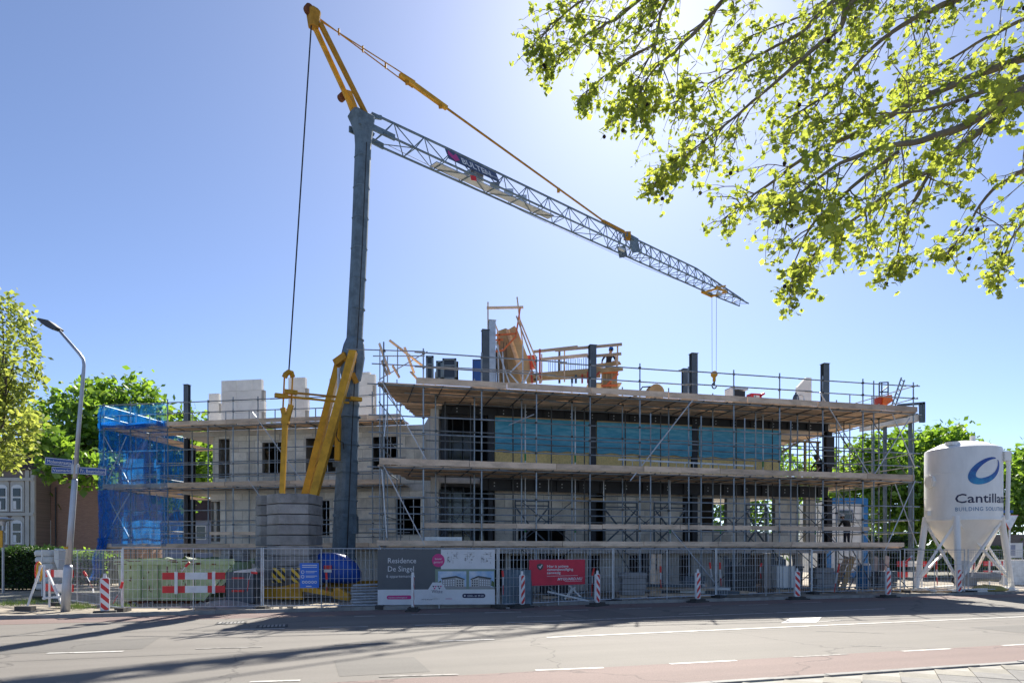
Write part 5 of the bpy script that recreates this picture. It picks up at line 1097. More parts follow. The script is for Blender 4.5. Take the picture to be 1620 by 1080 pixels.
for i in range(44):
    u, v = random.uniform(.05, .9), random.uniform(.1, .9); x, z = k0 + (k1 - k0) * u, zb + (zt - zb) * v
    if x > k1 - 1.2 and v < .6: continue
    r = random.uniform(.008, .04); st_ = random.choice((1, 1.5, 4)); pts = [V(x + r * random.uniform(.4, 1.3) * math.cos(a), SK - .003, z + r * st_ * random.uniform(.5, 1.8) * math.sin(a)) for a in [k * 6.283 / 9 for k in range(9)]]
    part('rust_patch', K['rust'], skip, lambda b: b.add(list(reversed(pts)) if False else pts, [tuple(range(9))]))
for i in range(20): x = k0 + (k1 - k0) * random.random(); part('rust_patch', K['rust'], skip, lambda b: b.box(V(x, SK - .112, zt + .02 + random.uniform(-.09, .06)), (random.uniform(.03, .3), .006, random.uniform(.015, .05))))
part('load', K['pgreen'], skip, lambda b: b.add([V(k0 + (k1 - k0) * i / 14, SK + .15 + 1.6 * j / 4, zt - .05 + .3 * mnoise.noise(V(i * .7, j * .9, 1)) + .1) for j in range(5) for i in range(15)], [(j * 15 + i, j * 15 + i + 1, (j + 1) * 15 + i + 1, (j + 1) * 15 + i) for j in range(4) for i in range(14)]))
def stack(name, c, size, n, gap, m, label, cat, group=None, nx=1, piece='block'):
    t = thing(name, V(c.x, c.y, 0), label, cat, group)
    for k in range(n):
        for i in range(nx): part(piece, K[m], t, lambda b: b.box(V(c.x - size[0] / 2 + size[0] * (i + .5) / nx + random.uniform(-.01, .01), c.y, c.z + size[2] / n * (k + .5)), (size[0] / nx - gap, size[1], size[2] / n - gap)))
    return t
for px, lb in ((363, 'left of two grey block packs behind the skip'), (382, 'right of two grey block packs behind the skip')): stack('block_pack', at(px, 905, 25.9), (.36, .8, .85), 4, .02, 'concd', lb, 'blocks', 'grey block packs', 1)
ebox = thing('site_box', gp(386, 24.8), 'grey site power box with red handles beside the skip', 'box'); part('cabinet', K['bannergrey' if False else 'steelb'], ebox, lambda b: b.box(V(at(386, 0, 24.8).x, 24.8, .62), (.98, .8, 1.1))); part('lid', K['galv'], ebox, lambda b: b.prism([at(370, 903, 24.35), at(405, 898, 24.35), at(405, 905, 24.35), at(370, 905, 24.35)], (0, 0, 0), (0, .85, 0)))
for z in (.95, .5): part('handle', K['red'], ebox, lambda b: b.box(V(at(384, 0, 24.8).x, 24.37, z), (.42, .05, .07)))
sand = thing('gravel_heap', gnd(370, 950), 'low grey heap of rubble in front of the power box', 'rubble heap')
part('heap', K['concd'], sand, lambda b: b.add([gp(300 + 110 * i / 14, 22.6 + 1.6 * j / 6) + V(0, 0, .02 + max(0, .42 * math.sin(math.pi * i / 14) * math.sin(math.pi * j / 6) * .55 + .06 * mnoise.noise(V(i, j, 2)))) for j in range(7) for i in range(15)], [(j * 15 + i, j * 15 + i + 1, (j + 1) * 15 + i + 1, (j + 1) * 15 + i) for j in range(6) for i in range(14)]), True)
tubb = thing('steel_bundle', gnd(576, 962), 'stacked bundle of grey steel scaffold parts left of the banner', 'steel bundle')
for k in range(22):
    z = .1 + .095 * (k // 3); x0 = 556 + random.uniform(-2, 3); part('tube', K['galv'], tubb, lambda b: b.tube(gp(x0, 22.9 + .12 * (k % 3)) + V(0, 0, z), gp(600 + random.uniform(-2, 2), 23.2 + .12 * (k % 3)) + V(0, 0, z + random.uniform(-.02, .02)), .04, 6))
pst = thing('mesh_sheet_stack', gnd(818, 960), 'blue grey perforated sheets leaning behind the fence by the red banner', 'sheets')
for k in range(3): part('sheet', K['steelb' if k else 'crane'], pst, lambda b: b.box(V(at(817, 0, 23.3).x + .03 * k, 23.3 + .1 * k, .68), (1.0, .03, 1.2), Matrix.Rotation(R(-6), 3, 'X')))
fr_ = thing('steel_frame_pile', gnd(905, 955), 'pile of galvanised scaffold frames below the red banner', 'frames')
for k, (a, c) in enumerate((((866, 935), (932, 950)), ((868, 928), (902, 955)), ((905, 930), (888, 955)), ((880, 942), (938, 946)), ((900, 925), (930, 955)), ((862, 953), (940, 954)), ((910, 928), (897, 944)), ((872, 948), (925, 936)))): part('frame_bar', K['crane' if k % 2 else 'galv'], fr_, lambda b: b.bar(at(*a, 24.6 + .05 * k), at(*c, 24.6 + .05 * k), .06, .06))
random.seed(21)

# ------------------------------------------------------------------ trees
def rv(r=1.0):
    while True:
        p = V(random.uniform(-1, 1), random.uniform(-1, 1), random.uniform(-1, 1))
        if .01 < p.length < 1: return p * r
def leaf_into(b, p, size, up=None, n5=False):
    nrm = (rv() + V(0, 0, .5)).normalized(); t = nrm.cross(rv()).normalized(); s = nrm.cross(t); l = size * random.uniform(.55, 1.4); w = l * random.uniform(.55, .8)
    k = len(b.v)
    if not n5:
        b.v += [p, p + t * l * .5 + s * w * .5 - nrm * l * .1, p + t * l - nrm * l * .22, p + t * l * .5 - s * w * .5 - nrm * l * .1]; b.f += [(k, k + 1, k + 2, k + 3)]; b.m += [0]
    else:   # lobed plane leaf
        o = [(0, 0), (.18, .38), (-.02, .62), (.4, .48), (.52, .8), (.72, .42), (1.05, .0), (.72, -.42), (.52, -.8), (.4, -.48), (-.02, -.62), (.18, -.38)]
        b.v += [p + t * l * x * .95 + s * l * y * .78 - nrm * l * (.12 * abs(y) + .1 * x * x) for x, y in o]
        b.f += [(k, k + 1, k + 2, k + 3, k + 9, k + 10, k + 11), (k + 3, k + 4, k + 5, k + 7, k + 8, k + 9), (k + 5, k + 6, k + 7)]; b.m += [0, 0, 0]
def limb(b, a, c, r0, r1, n=6, bend=.12, seg=4):
    pts = []; L_ = (c - a).length; off = rv(L_ * bend)
    for i in range(seg + 1):
        t = i / seg; pts.append(a.lerp(c, t) + off * math.sin(math.pi * t) + (rv(L_ * .02) if 0 < i < seg else V(0, 0, 0)))
    b.path(pts, [r0 + (r1 - r0) * i / seg for i in range(seg + 1)], n); return pts
def tree(label, base, lobes, n, size, lm, tr=.25, clusters=40, group='trees around the building site', gap=.33):
    t = thing('tree', base, label, 'tree', group)
    cz = sum(l[0].z for l in lobes) / len(lobes); cx = sum((l[0] for l in lobes), V(0, 0, 0)) / len(lobes)
    fork = V(base.x + (cx.x - base.x) * .3, base.y + (cx.y - base.y) * .3, base.z + (cz - base.z) * .55)
    b = MB(); limb(b, base, fork, tr, tr * .7, 10, .04, 5); b.build('trunk', K['bark'], t, True)
    cr = MB(); vol = sum(l[1].x * l[1].y * l[1].z for l in lobes)
    for c, r in lobes:
        b = MB(); limb(b, fork, c, tr * .5, tr * .15, 7, .1, 5)
        for k in range(7):
            e = c + V(*(q * w for q, w in zip(rv(), r))) * .85; limb(b, fork.lerp(c, random.uniform(.4, 1)), e, tr * .16, tr * .04, 5, .12, 4)
        b.build('limb', K['bark'], t, True)
        m = int(n * r.x * r.y * r.z / vol); ncl = max(6, int(clusters * r.x * r.y * r.z / vol * len(lobes)))
        cl = []
        for k in range(ncl):
            q = rv(); q = q.normalized() * (q.length ** .5); cl.append(c + V(q.x * r.x, q.y * r.y, q.z * r.z))
        for k in range(m):
            q = random.choice(cl) + V(random.gauss(0, r.x), random.gauss(0, r.y), random.gauss(0, r.z)) * gap * .5; leaf_into(cr, q, size)
    tag(cr.build('crown', lm, t), kind='stuff'); return t
def lb(px, py, d, rx, ry, rz=None): return (at(px, py, d), V(rx / F * d, (rx if rz is None else rz) / F * d * .9, ry / F * d))
random.seed(31)
tree('yellowish plane tree at the left edge of the picture', gp(-75, 27), [lb(10, 560, 26, 42, 90, 60), lb(-10, 660, 27, 62, 75, 60), lb(-8, 690, 25.5, 70, 60, 50), lb(-60, 600, 27, 70, 100, 80)], 11000, .19, K['leaf_planeb'], .3, 120, gap=.24)
tree('broad green tree behind the blue netting and the brick house', gp(170, 52), [lb(150, 690, 50, 80, 80), lb(210, 660, 52, 55, 60), lb(115, 740, 49, 70, 60), lb(270, 720, 54, 70, 70), lb(90, 690, 52, 45, 45), lb(160, 640, 52, 50, 36), lb(225, 770, 52, 60, 40), lb(310, 740, 56, 55, 50), lb(95, 725, 42.5, 48, 38), lb(150, 735, 43, 42, 34), lb(60, 700, 43, 36, 36)], 17000, .48, K['leaf_green'], .4, 60)
tree('sunlit green tree right of the scaffold, behind the silo', gp(1440, 58), [lb(1390, 770, 56, 62, 75), lb(1480, 730, 58, 62, 52), lb(1530, 745, 58, 48, 50), lb(1440, 800, 55, 70, 60), lb(1350, 745, 57, 42, 50), lb(1420, 715, 60, 50, 32), lb(1505, 810, 58, 60, 60)], 14000, .5, K['leaf_green'], .4, 56)
tree('loose pale green tree at the right edge beyond the silo', gp(1680, 50), [lb(1650, 770, 50, 62, 65), lb(1625, 800, 48, 38, 45), lb(1690, 720, 50, 60, 40), lb(1605, 740, 52, 20, 30), lb(1612, 770, 49, 28, 50)], 8500, .38, K['leaf_green'], .3, 46)
tree('green tree seen through the open bay of the left wing', gp(420, 80), [lb(400, 770, 80, 90, 90), lb(330, 790, 78, 60, 60), lb(480, 800, 80, 70, 60)], 5000, .8, K['leaf_green'], .4, 40)
tree('green tree far behind the right wing, seen through its windows', gp(1260, 85), [lb(1240, 790, 85, 110, 70), lb(1120, 810, 88, 90, 60), lb(1330, 790, 84, 70, 70)], 6000, .8, K['leaf_green'], .4, 40)
tree('green tree far behind the centre of the building', gp(800, 95), [lb(800, 800, 95, 150, 60), lb(980, 805, 95, 120, 56), lb(640, 805, 95, 110, 56)], 6000, .9, K['leaf_green'], .4, 40)
# hedge and shrubs
def shrub(label, x0, x1, y0, y1, d, dd, n, size, lm, name='hedge', cat='hedge', rnd=.12):
    a, c = at(x0, y0, d), at(x1, y1, d); t = thing(name, V((a.x + c.x) / 2, d, 0), label, cat); b = MB()
    for k in range(n):
        q = V(random.uniform(a.x, c.x), d + random.uniform(0, dd), 0); z1_ = a.z + rnd * 2 * mnoise.noise(V(q.x * .9, q.y * .9, 5)); z0_ = max(.05, c.z)
        q.z = z0_ + (z1_ - z0_) * random.random() ** .7
        if random.random() < .55: q.y = d + random.uniform(-.12, .12)
        elif random.random() < .5: q.z = z1_ + random.uniform(-.1, .1)
        leaf_into(b, q, size)
    tag(b.build('foliage', lm, t), kind='stuff'); b = MB()
    for k in range(9): x = a.x + (c.x - a.x) * (k + .5) / 9; limb(b, V(x, d + dd / 2, 0), V(x + random.uniform(-.2, .2), d + dd / 2, a.z * .85), .03, .01, 5)
    b.build('stem', K['bark'], t)
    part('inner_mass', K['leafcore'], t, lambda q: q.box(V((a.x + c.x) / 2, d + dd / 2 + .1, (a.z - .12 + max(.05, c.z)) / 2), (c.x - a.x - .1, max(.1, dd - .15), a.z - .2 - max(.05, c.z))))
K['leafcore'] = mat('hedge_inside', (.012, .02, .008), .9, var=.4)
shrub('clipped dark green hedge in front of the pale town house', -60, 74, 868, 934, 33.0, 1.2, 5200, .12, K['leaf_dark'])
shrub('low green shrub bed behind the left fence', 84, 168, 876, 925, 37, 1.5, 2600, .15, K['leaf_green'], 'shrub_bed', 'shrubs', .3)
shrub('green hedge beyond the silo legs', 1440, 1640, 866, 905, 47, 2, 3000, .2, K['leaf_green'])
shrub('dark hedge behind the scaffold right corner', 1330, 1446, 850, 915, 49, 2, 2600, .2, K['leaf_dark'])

# ------------------------------------------------------------------ overhanging plane tree, trunk out of frame to the right
random.seed(77)
pt = thing('plane_tree', V(12.5, 7.5, 0), 'overhanging plane tree boughs with yellow green leaves across the top right', 'tree')
hub = V(12.3, 7.6, 8.0)
b = MB(); b.path([V(12.5, 7.5, -.05), V(12.45, 7.5, 2), V(12.4, 7.55, 5), hub, V(12.2, 7.7, 10.5)], [.48, .4, .34, .28, .2], 14); b.build('trunk', K['barkp'], pt, True)
limbs = [  # pixel polylines with depth, thick end first
    ([(1900, -40, 8.6), (1720, 50, 9.2), (1620, 92, 9.6), (1470, 150, 10), (1365, 206, 10.2), (1290, 240, 10.3), (1215, 292, 10.4), (1140, 350, 10.6)], .085, hub),
    ([(1950, 40, 8.2), (1760, 80, 8.8), (1620, 122, 9.2), (1520, 158, 9.4), (1440, 178, 9.6), (1330, 180, 9.8)], .06, hub),
    ([(1880, 60, 8.0), (1720, 100, 8.2), (1620, 142, 8.4), (1530, 196, 8.6), (1460, 222, 8.8), (1390, 236, 9.0), (1310, 270, 9.2), (1240, 330, 9.3)], .09, hub),
    ([(1860, 90, 8.4), (1720, 120, 8.8), (1620, 158, 9.1), (1540, 216, 9.3), (1475, 266, 9.4), (1400, 310, 9.5), (1320, 372, 9.6), (1270, 420, 9.7)], .075, hub),
    ([(1800, -160, 9.4), (1620, -60, 9.8), (1510, 0, 10), (1440, 32, 10.1), (1380, 76, 10.2), (1318, 142, 10.3), (1250, 185, 10.3)], .07, V(12.2, 7.7, 9.8)),
    ([(1750, -260, 9.2), (1500, -120, 9.6), (1352, 0, 9.8), (1330, 42, 9.9), (1282, 82, 10), (1225, 132, 10), (1150, 195, 10.1), (1085, 245, 10.2)], .07, V(12.2, 7.7, 10.2)),
    ([(1700, -250, 10), (1420, -80, 10.4), (1305, 14, 10.6), (1268, 52, 10.6), (1215, 80, 10.7), (1140, 122, 10.7), (1060, 165, 10.8)], .055, V(12.2, 7.7, 10.2)),
    ([(1600, -330, 9.5), (1260, -120, 9.8), (1145, 0, 10), (1098, 52, 10), (1060, 88, 10), (1032, 112, 10), (1005, 160, 10)], .055, V(12.2, 7.7, 10.4)),
    ([(1500, -380, 9.8), (1140, -130, 10), (1055, 0, 10.2), (1040, 56, 10.2), (1020, 106, 10.3), (985, 165, 10.4)], .045, V(12.2, 7.7, 10.4)),
    ([(1400, -350, 10.4), (1080, -60, 10.6), (985, 22, 10.8), (958, 38, 10.8), (925, 58, 10.9), (880, 92, 11)], .045, V(12.2, 7.7, 10.4)),
    ([(1880, 170, 8.2), (1740, 210, 8.6), (1620, 268, 9), (1560, 312, 9.2), (1530, 360, 9.3), (1500, 400, 9.4)], .05, hub),
    ([(1850, 190, 9), (1740, 260, 9.4), (1640, 330, 9.8), (1600, 380, 10), (1580, 430, 10)], .045, hub),
    ([(1800, -60, 10.2), (1660, 10, 10.6), (1560, 60, 10.8), (1500, 95, 11), (1440, 130, 11)], .05, hub),
    ([(1620, -90, 10.8), (1440, -30, 11.2), (1260, 30, 11.4), (1180, 60, 11.4)], .045, V(12.2, 7.7, 10.2)),
    ([(1300, -330, 10.5), (1000, -60, 10.9), (910, 10, 11), (872, 40, 11), (846, 80, 11)], .035, V(12.2, 7.7, 10.4)),
    ([(1035, 70, 10.2), (985, 100, 10.5), (945, 130, 10.6), (925, 150, 10.6)], .022, None),
    ([(1090, 230, 10.2), (1060, 265, 10.3), (1040, 290, 10.3)], .018, None),
    ([(1420, 240, 9.1), (1345, 300, 9.3), (1290, 350, 9.4), (1262, 400, 9.5), (1252, 450, 9.5)], .03, None),
    ([(1475, 268, 9.4), (1440, 330, 9.5), (1425, 380, 9.6), (1415, 425, 9.6)], .028, None)]
poly = [(822, -60), (815, 60), (835, 110), (900, 130), (935, 170), (955, 195), (1000, 240), (1010, 285), (1050, 300), (1075, 345), (1150, 345), (1180, 390), (1235, 440), (1235, 485), (1262, 478), (1300, 440), (1330, 448), (1370, 430), (1425, 442), (1470, 390), (1520, 415), (1560, 440), (1590, 460), (1640, 490), (1700, 400), (1760, -60)]
def inside(x, y):
    c = False; j = len(poly) - 1
    for i in range(len(poly)):
        (xi, yi), (xj, yj) = poly[i], poly[j]
        if (yi > y) != (yj > y) and x < (xj - xi) * (y - yi) / (yj - yi) + xi: c = not c
        j = i
    return c
def pix(p): return (p.x / p.y * F + CX, HY - (p.z - CH) * F / p.y)
leaves = []; seeds_ = []; tw = MB()
def pts_on(poly3, step):
    out = []
    for a, c in zip(poly3[:-1], poly3[1:]):
        n_ = max(1, int((c - a).length / step)); d = (c - a).normalized(); out += [(a.lerp(c, k / n_), d) for k in range(n_)]
    return out
def twig(p, d, L_, r, depth, mg=0):
    q = [p]; cur = p; dd = d.normalized(); n_ = max(3, int(L_ / .12))
    for i in range(n_):
        dd = (dd + rv(.34) + V(-.02, 0, -.10)).normalized(); cur = cur + dd * (L_ / n_); q.append(cur)
    x, y = pix(q[-1])
    if not (inside(x, y) or (mg and (inside(x + mg, y) or inside(x, y - mg)))): return
    tw.path(q, [r * (1 - .75 * i / n_) for i in range(n_ + 1)], 4 if r < .012 else 5)
    if depth > 0:
        for i in range(1, n_ + 1):
            if random.random() < (.66 if depth > 1 else .55): twig(q[i], (dd * .5 + rv(1.0) + V(-.25, 0, -.2)), L_ * random.uniform(.35, .6), r * .5, depth - 1, mg)
    if depth <= 1:
        for i in range(1, n_ + 1):
            if depth == 0 or i > n_ * .5:
                for k in range(random.choice((1, 2, 2))): leaves.append(q[i] + rv(.07))
        if random.random() < .035: seeds_.append(q[-1])
for pl, r0, hb in limbs:
    P3 = [at(*p) for p in pl]
    if hb is not None: P3 = [hb] + P3
    sm = []
    for k in range(len(P3) - 1):        # smooth the polyline a little
        p0, p1, p2, p3 = P3[max(k - 1, 0)], P3[k], P3[k + 1], P3[min(k + 2, len(P3) - 1)]
        for u in range(4):
            t = u / 4; sm.append(.5 * ((2 * p1) + (p2 - p0) * t + (2 * p0 - 5 * p1 + 4 * p2 - p3) * t * t + (3 * p1 - p0 - 3 * p2 + p3) * t ** 3) + rv(.012))
    sm.append(P3[-1]); n_ = len(sm); b = MB(); b.path(sm, [r0 * (.95 - .82 * i / (n_ - 1)) for i in range(n_)], 8); b.build('limb', K['barkp'], pt, True)
    tipd = (sm[-1] - sm[-4]).normalized()
    for k in range(15): twig(sm[-1 - int(k / 4)], tipd * .7 + rv(1.0), random.uniform(.2, .5), .008, 1, 28)
    for p, d in pts_on(sm, .092):
        x, y = pix(p)
        if x > 1760 or y < -120: continue
        if random.random() < .74: twig(p, d * .5 + rv(1.0) + V(-.2, 0, -.3), random.uniform(.4, 1.25), .011, 2 if random.random() < .12 else 1)
tag(tw.build('twigs', K['barkp'], pt), kind='stuff')
random.shuffle(leaves); leaves.sort(key=lambda p: p.y); big = [p for p in leaves if -20 < pix(p)[0] < 1620 and 0 < pix(p)[1] < 500][:280]; bigset = set(id(p) for p in big)
lv_ = MB()
for p in leaves:
    if id(p) not in bigset: leaf_into(lv_, p, .076, n5=True)
tag(lv_.build('foliage', K['leaf_plane'], pt), kind='stuff')
protos = []
for k in range(6): b = MB(); leaf_into(b, V(0, 0, 0), .1, n5=True); o = b.build('leaf', K['leaf_plane'], pt, local=True); o.location = big[k] - pt.location; protos.append(o)
for k, p in enumerate(big[6:]):
    o = protos[k % 6].copy(); COL.objects.link(o); o.parent = pt; o.location = p - pt.location; o.rotation_euler = (random.uniform(-.6, .6), random.uniform(-.6, .6), random.uniform(0, 6.28))
sb = MB(); sb.lathe((0, 0, -.03), [(.004, -.0), (.02, .006), (.03, .03), (.02, .052), (.004, .06)], 8); sb0 = None
random.shuffle(seeds_)
for p in seeds_[:60]:
    if sb0 is None: sb0 = sb.build('seed_ball', K['seed'], pt, local=True); o = sb0
    else: o = sb0.copy(); COL.objects.link(o); o.parent = pt
    o.location = p + V(0, 0, -.1) - pt.location
print('LEAVES', len(leaves), 'twigs', len(tw.f))

# ------------------------------------------------------------------ neighbouring houses
K['brick'] = None
def brick_mat(name, c1, c2, mo, scale=1.0):
    m = bpy.data.materials.new(name); m.use_nodes = True; nt = m.node_tree; N, L = nt.nodes, nt.links; bs = N['Principled BSDF']; bs.inputs['Roughness'].default_value = .9
    tc = N.new('ShaderNodeTexCoord'); mp_ = N.new('ShaderNodeMapping'); mp_.inputs['Rotation'].default_value = (R(90), 0, 0); bt = N.new('ShaderNodeTexBrick')
    bt.inputs['Color1'].default_value = tuple(c1) + (1,); bt.inputs['Color2'].default_value = tuple(c2) + (1,); bt.inputs['Mortar'].default_value = tuple(mo) + (1,); bt.inputs['Scale'].default_value = scale
    bt.inputs['Brick Width'].default_value = .22; bt.inputs['Row Height'].default_value = .065; bt.inputs['Mortar Size'].default_value = .008
    L.new(tc.outputs['Object'], mp_.inputs[0]); L.new(mp_.outputs[0], bt.inputs[0]); L.new(bt.outputs[0], bs.inputs['Base Color']); return m
K['brick'] = brick_mat('red_brown_brick', (.42, .23, .16), (.34, .18, .125), (.2, .17, .14)); K['brick2'] = brick_mat('grey_brown_brick', (.26, .20, .17), (.2, .15, .13), (.2, .18, .16)); K['cream'] = mat('cream_render', (.52, .50, .45), .8, var=.15, scale=1); K['rooft'] = mat('roof_tile', (.10, .05, .04), .8, var=.3, scale=3)
hB = thing('brick_house', gp(115, 47), 'brown brick side wall of a house under the green tree', 'house')
xa, xb = at(57, 0, 46).x, at(185, 0, 46).x
part('wall', K['brick'], hB, lambda b: b.box(V((xa + xb) / 2, 49, 3.7), (xb - xa, 6, 7.4))); part('roof', K['rooft'], hB, lambda b: b.prism([V(xa - .3, 46 - .3, 7.4), V(xa - .3, 52.3, 7.4), V(xa - .3, 49, 10)], (0, 0, 0), (xb - xa + .6, 0, 0)))
w = part('window', K['white'], hB, lambda b: b.box(at(73.5, 842, 46) + V(0, -.01, 0), (.62, .12, 1.65))); part('pane', K['glass'], w, lambda b: b.box(at(73.5, 836, 46) + V(0, -.06, 0), (.42, .06, .62))); part('pane', K['glass'], w, lambda b: b.box(at(73.5, 851, 46) + V(0, -.06, 0), (.42, .06, .55))); part('window_sill', K['cream'], w, lambda b: b.box(at(73.5, 862, 46) + V(0, -.1, 0), (.8, .25, .1)))
part('drainpipe', K['pdark'], hB, lambda b: b.tube(at(88, 865, 45.9), at(88, 770, 45.9), .05)); part('cornice', K['brick2'], hB, lambda b: b.box(V(at(64, 0, 46).x, 45.97, at(0, 818, 46).z), (1.1, .1, .12))); part('pilaster', K['brick2'], hB, lambda b: b.box(V(at(63, 0, 46).x, 45.95, 3.7), (.5, .12, 7.3)))
hW = thing('town_house', gp(10, 45), 'pale town house with arched white windows at the left edge', 'house'); xa, xb = at(-90, 0, 44.5).x, at(56, 0, 44.5).x
part('wall', K['brick2'], hW, lambda b: b.box(V((xa + xb) / 2, 48.5, 3.6), (xb - xa, 8, 7.2))); part('roof', K['rooft'], hW, lambda b: b.prism([V(xa, 44.2, 7.2), V(xa, 52.8, 7.2), V(xa, 48.5, 10)], (0, 0, 0), (xb - xa, 0, 0)))
for px in (45, 53.5): part('pilaster', K['cream'], hW, lambda b: b.box(V(at(px, 0, 44.5).x, 44.45, 3.6), (.26, .16, 7.2)))
for py in (813, 758): part('cornice', K['cream'], hW, lambda b: b.box(V((xa + xb) / 2, 44.42, at(0, py, 44.5).z), (xb - xa, .22, .2)))
for px in (28, 4, -20):
    for (y0, y1) in ((766, 808), (822, 860)):
        q0, q1 = at(px, y1, 44.5), at(px, y0, 44.5); hh = q1.z - q0.z; ar = [V(-.36, 0, 0), V(.36, 0, 0), V(.36, 0, hh - .2), V(.22, 0, hh - .05), V(0, 0, hh), V(-.22, 0, hh - .05), V(-.36, 0, hh - .2)]
        w = part('window', K['white'], hW, lambda b: b.prism([V(q0.x, 44.42, q0.z) + p * 1.0 for p in ar], (0, 0, 0), (0, .12, 0))); 
        part('pane', K['glass'], w, lambda b: b.box(V(q0.x, 44.40, q0.z + hh * .27), (.46, .06, hh * .42))); part('pane', K['glass'], w, lambda b: b.box(V(q0.x, 44.40, q0.z + hh * .7), (.46, .06, hh * .3)))
        part('window_surround', K['cream'], w, lambda b: b.prism([V(q0.x, 44.46, q0.z - .05) + p * 1.25 for p in ar], (0, 0, 0), (0, .1, 0))); part('curtain', K['white'], w, lambda b: b.box(V(q0.x - .1, 44.365, q0.z + hh * .22), (.2, .01, hh * .3)))
fh = thing('far_house', gp(250, 72), 'far grey blue house with a red tiled roof seen past the netting', 'house')
xa, xb = at(215, 0, 72).x, at(345, 0, 72).x; K['greyblue'] = mat('grey_blue_render', (.30, .33, .42), .8, var=.15)
part('wall', K['greyblue'], fh, lambda b: b.box(V((xa + xb) / 2, 75, 2.6), (xb - xa, 6, 5.2))); part('roof', K['rooft'], fh, lambda b: b.prism([V(xa - .3, 71.7, 5.2), V(xa - .3, 78.3, 5.2), V(xa - .3, 75, 7.6)], (0, 0, 0), (xb - xa + .6, 0, 0)))
for px in (235, 262, 290, 318):
    w = part('window', K['white'], fh, lambda b: b.box(at(px, 842, 72) + V(0, -.0, 0), (1.1, .1, 1.5))); part('pane', K['glass'], w, lambda b: b.box(at(px, 842, 72) + V(0, -.05, 0), (.9, .04, 1.3)))
bw = thing('boundary_wall', gp(1640, 46), 'dark brick boundary wall with black railings behind the silo', 'wall'); xa, xb = at(1440, 0, 50).x, at(1720, 0, 46).x
part('wall', K['brick2'], bw, lambda b: b.box(V(at(1640, 0, 48).x, 48.2, 1.3), (8.2, .4, 3.6)))
for k in range(26): x = at(1552, 0, 48).x + k * .28; part('railing_bar', K['black'], bw, lambda b: b.tube(V(x, 48.2, 3.05), V(x, 48.2, 4.1), .018, 5))
part('railing_rail', K['black'], bw, lambda b: b.bar(V(at(1550, 0, 48).x, 48.2, 4.0), V(at(1552, 0, 48).x + 7.4, 48.2, 4.0), .03, .04))
gs = thing('give_way_sign', gp(1597, 36.5), 'triangular road sign seen from its grey back beside the silo', 'road sign'); q = at(1597, 826, 36.5)
part('pole', K['galv'], gs, lambda b: b.tube(V(q.x, q.y, 0), V(q.x, q.y, q.z + .55), .045, 8)); part('plate', K['galv'], gs, lambda b: b.prism([q + V(-.42, -.06, .38), q + V(.42, -.06, .38), q + V(0, -.06, -.42)], (0, 0, 0), (0, .02, 0))); part('plate_edge', K['red'], gs, lambda b: b.prism([q + V(-.46, -.03, .41), q + V(.46, -.03, .41), q + V(0, -.03, -.47)], (0, 0, 0), (0, .01, 0))); part('top_plate', K['signblue'], gs, lambda b: b.box(q + V(-.15, -.05, .58), (.62, .02, .14)))
cab = thing('utility_cabinet', gp(1600, 38.5), 'long pale grey utility cabinet beyond the silo', 'cabinet'); q = at(1612, 905, 38.5); part('body', K['galv'], cab, lambda b: b.box(V(q.x, q.y, .72), (1.9, .5, 1.35))); part('top', K['silo'], cab, lambda b: b.box(V(q.x, q.y, 1.42), (2.0, .6, .05)))
ibd = thing('info_board', gp(1605, 44), 'white information board on posts at the right edge', 'board'); q = at(1605, 870, 44); part('panel', K['white'], ibd, lambda b: b.box(q, (1.0, .06, .95))); part('print', K['greyblue'], ibd, lambda b: b.box(q + V(-.2, -.035, 0), (.45, .01, .7)))
for s in (-.5, .5): part('post', K['galv'], ibd, lambda b: b.tube(V(q.x + s, q.y, 0), V(q.x + s, q.y, q.z + .5), .04))
# small lamp and yellow sign at the far left, wrapped pallet behind the fence
pl = thing('garden_lamp', gp(5, 30.5), 'slim pole lamp with a flat round hood at the left edge', 'lamp'); q = at(5, 820, 30.5)
part('pole', K['lamp'], pl, lambda b: b.tube(V(q.x, q.y, .05), V(q.x, q.y, q.z - .1), .05, 8)); part('hood', K['lamp'], pl, lambda b: b.lathe(V(q.x, q.y, q.z - .12), [(.1, -.18), (.13, 0), (.42, .08), (.4, .12), (.1, .18)], 16)); part('sign_plate', K['yellow'], pl, lambda b: b.box(at(0, 852, 30.4), (.22, .03, .75)))
pa = thing('wrapped_pallet', gp(80, 30), 'white wrapped stack of bags behind the left fence', 'pallet'); 
for k in range(6): part('bag', K['white'], pa, lambda b: b.box(at(78 + random.uniform(-1, 1), 927 - k * 10.5, 30) + V(0, 0, 0), (.75, .9, .26), Matrix.Rotation(random.uniform(-.06, .06), 3, 'Z'))).modifiers.new('soft', 'BEVEL').width = .07
part('cover', K['silo'], pa, lambda b: b.prism([at(86, 867, 29.6), at(93, 870, 29.6), at(92, 902, 29.6), at(85, 885, 29.6)], (0, 0, 0), (0, .6, 0)))
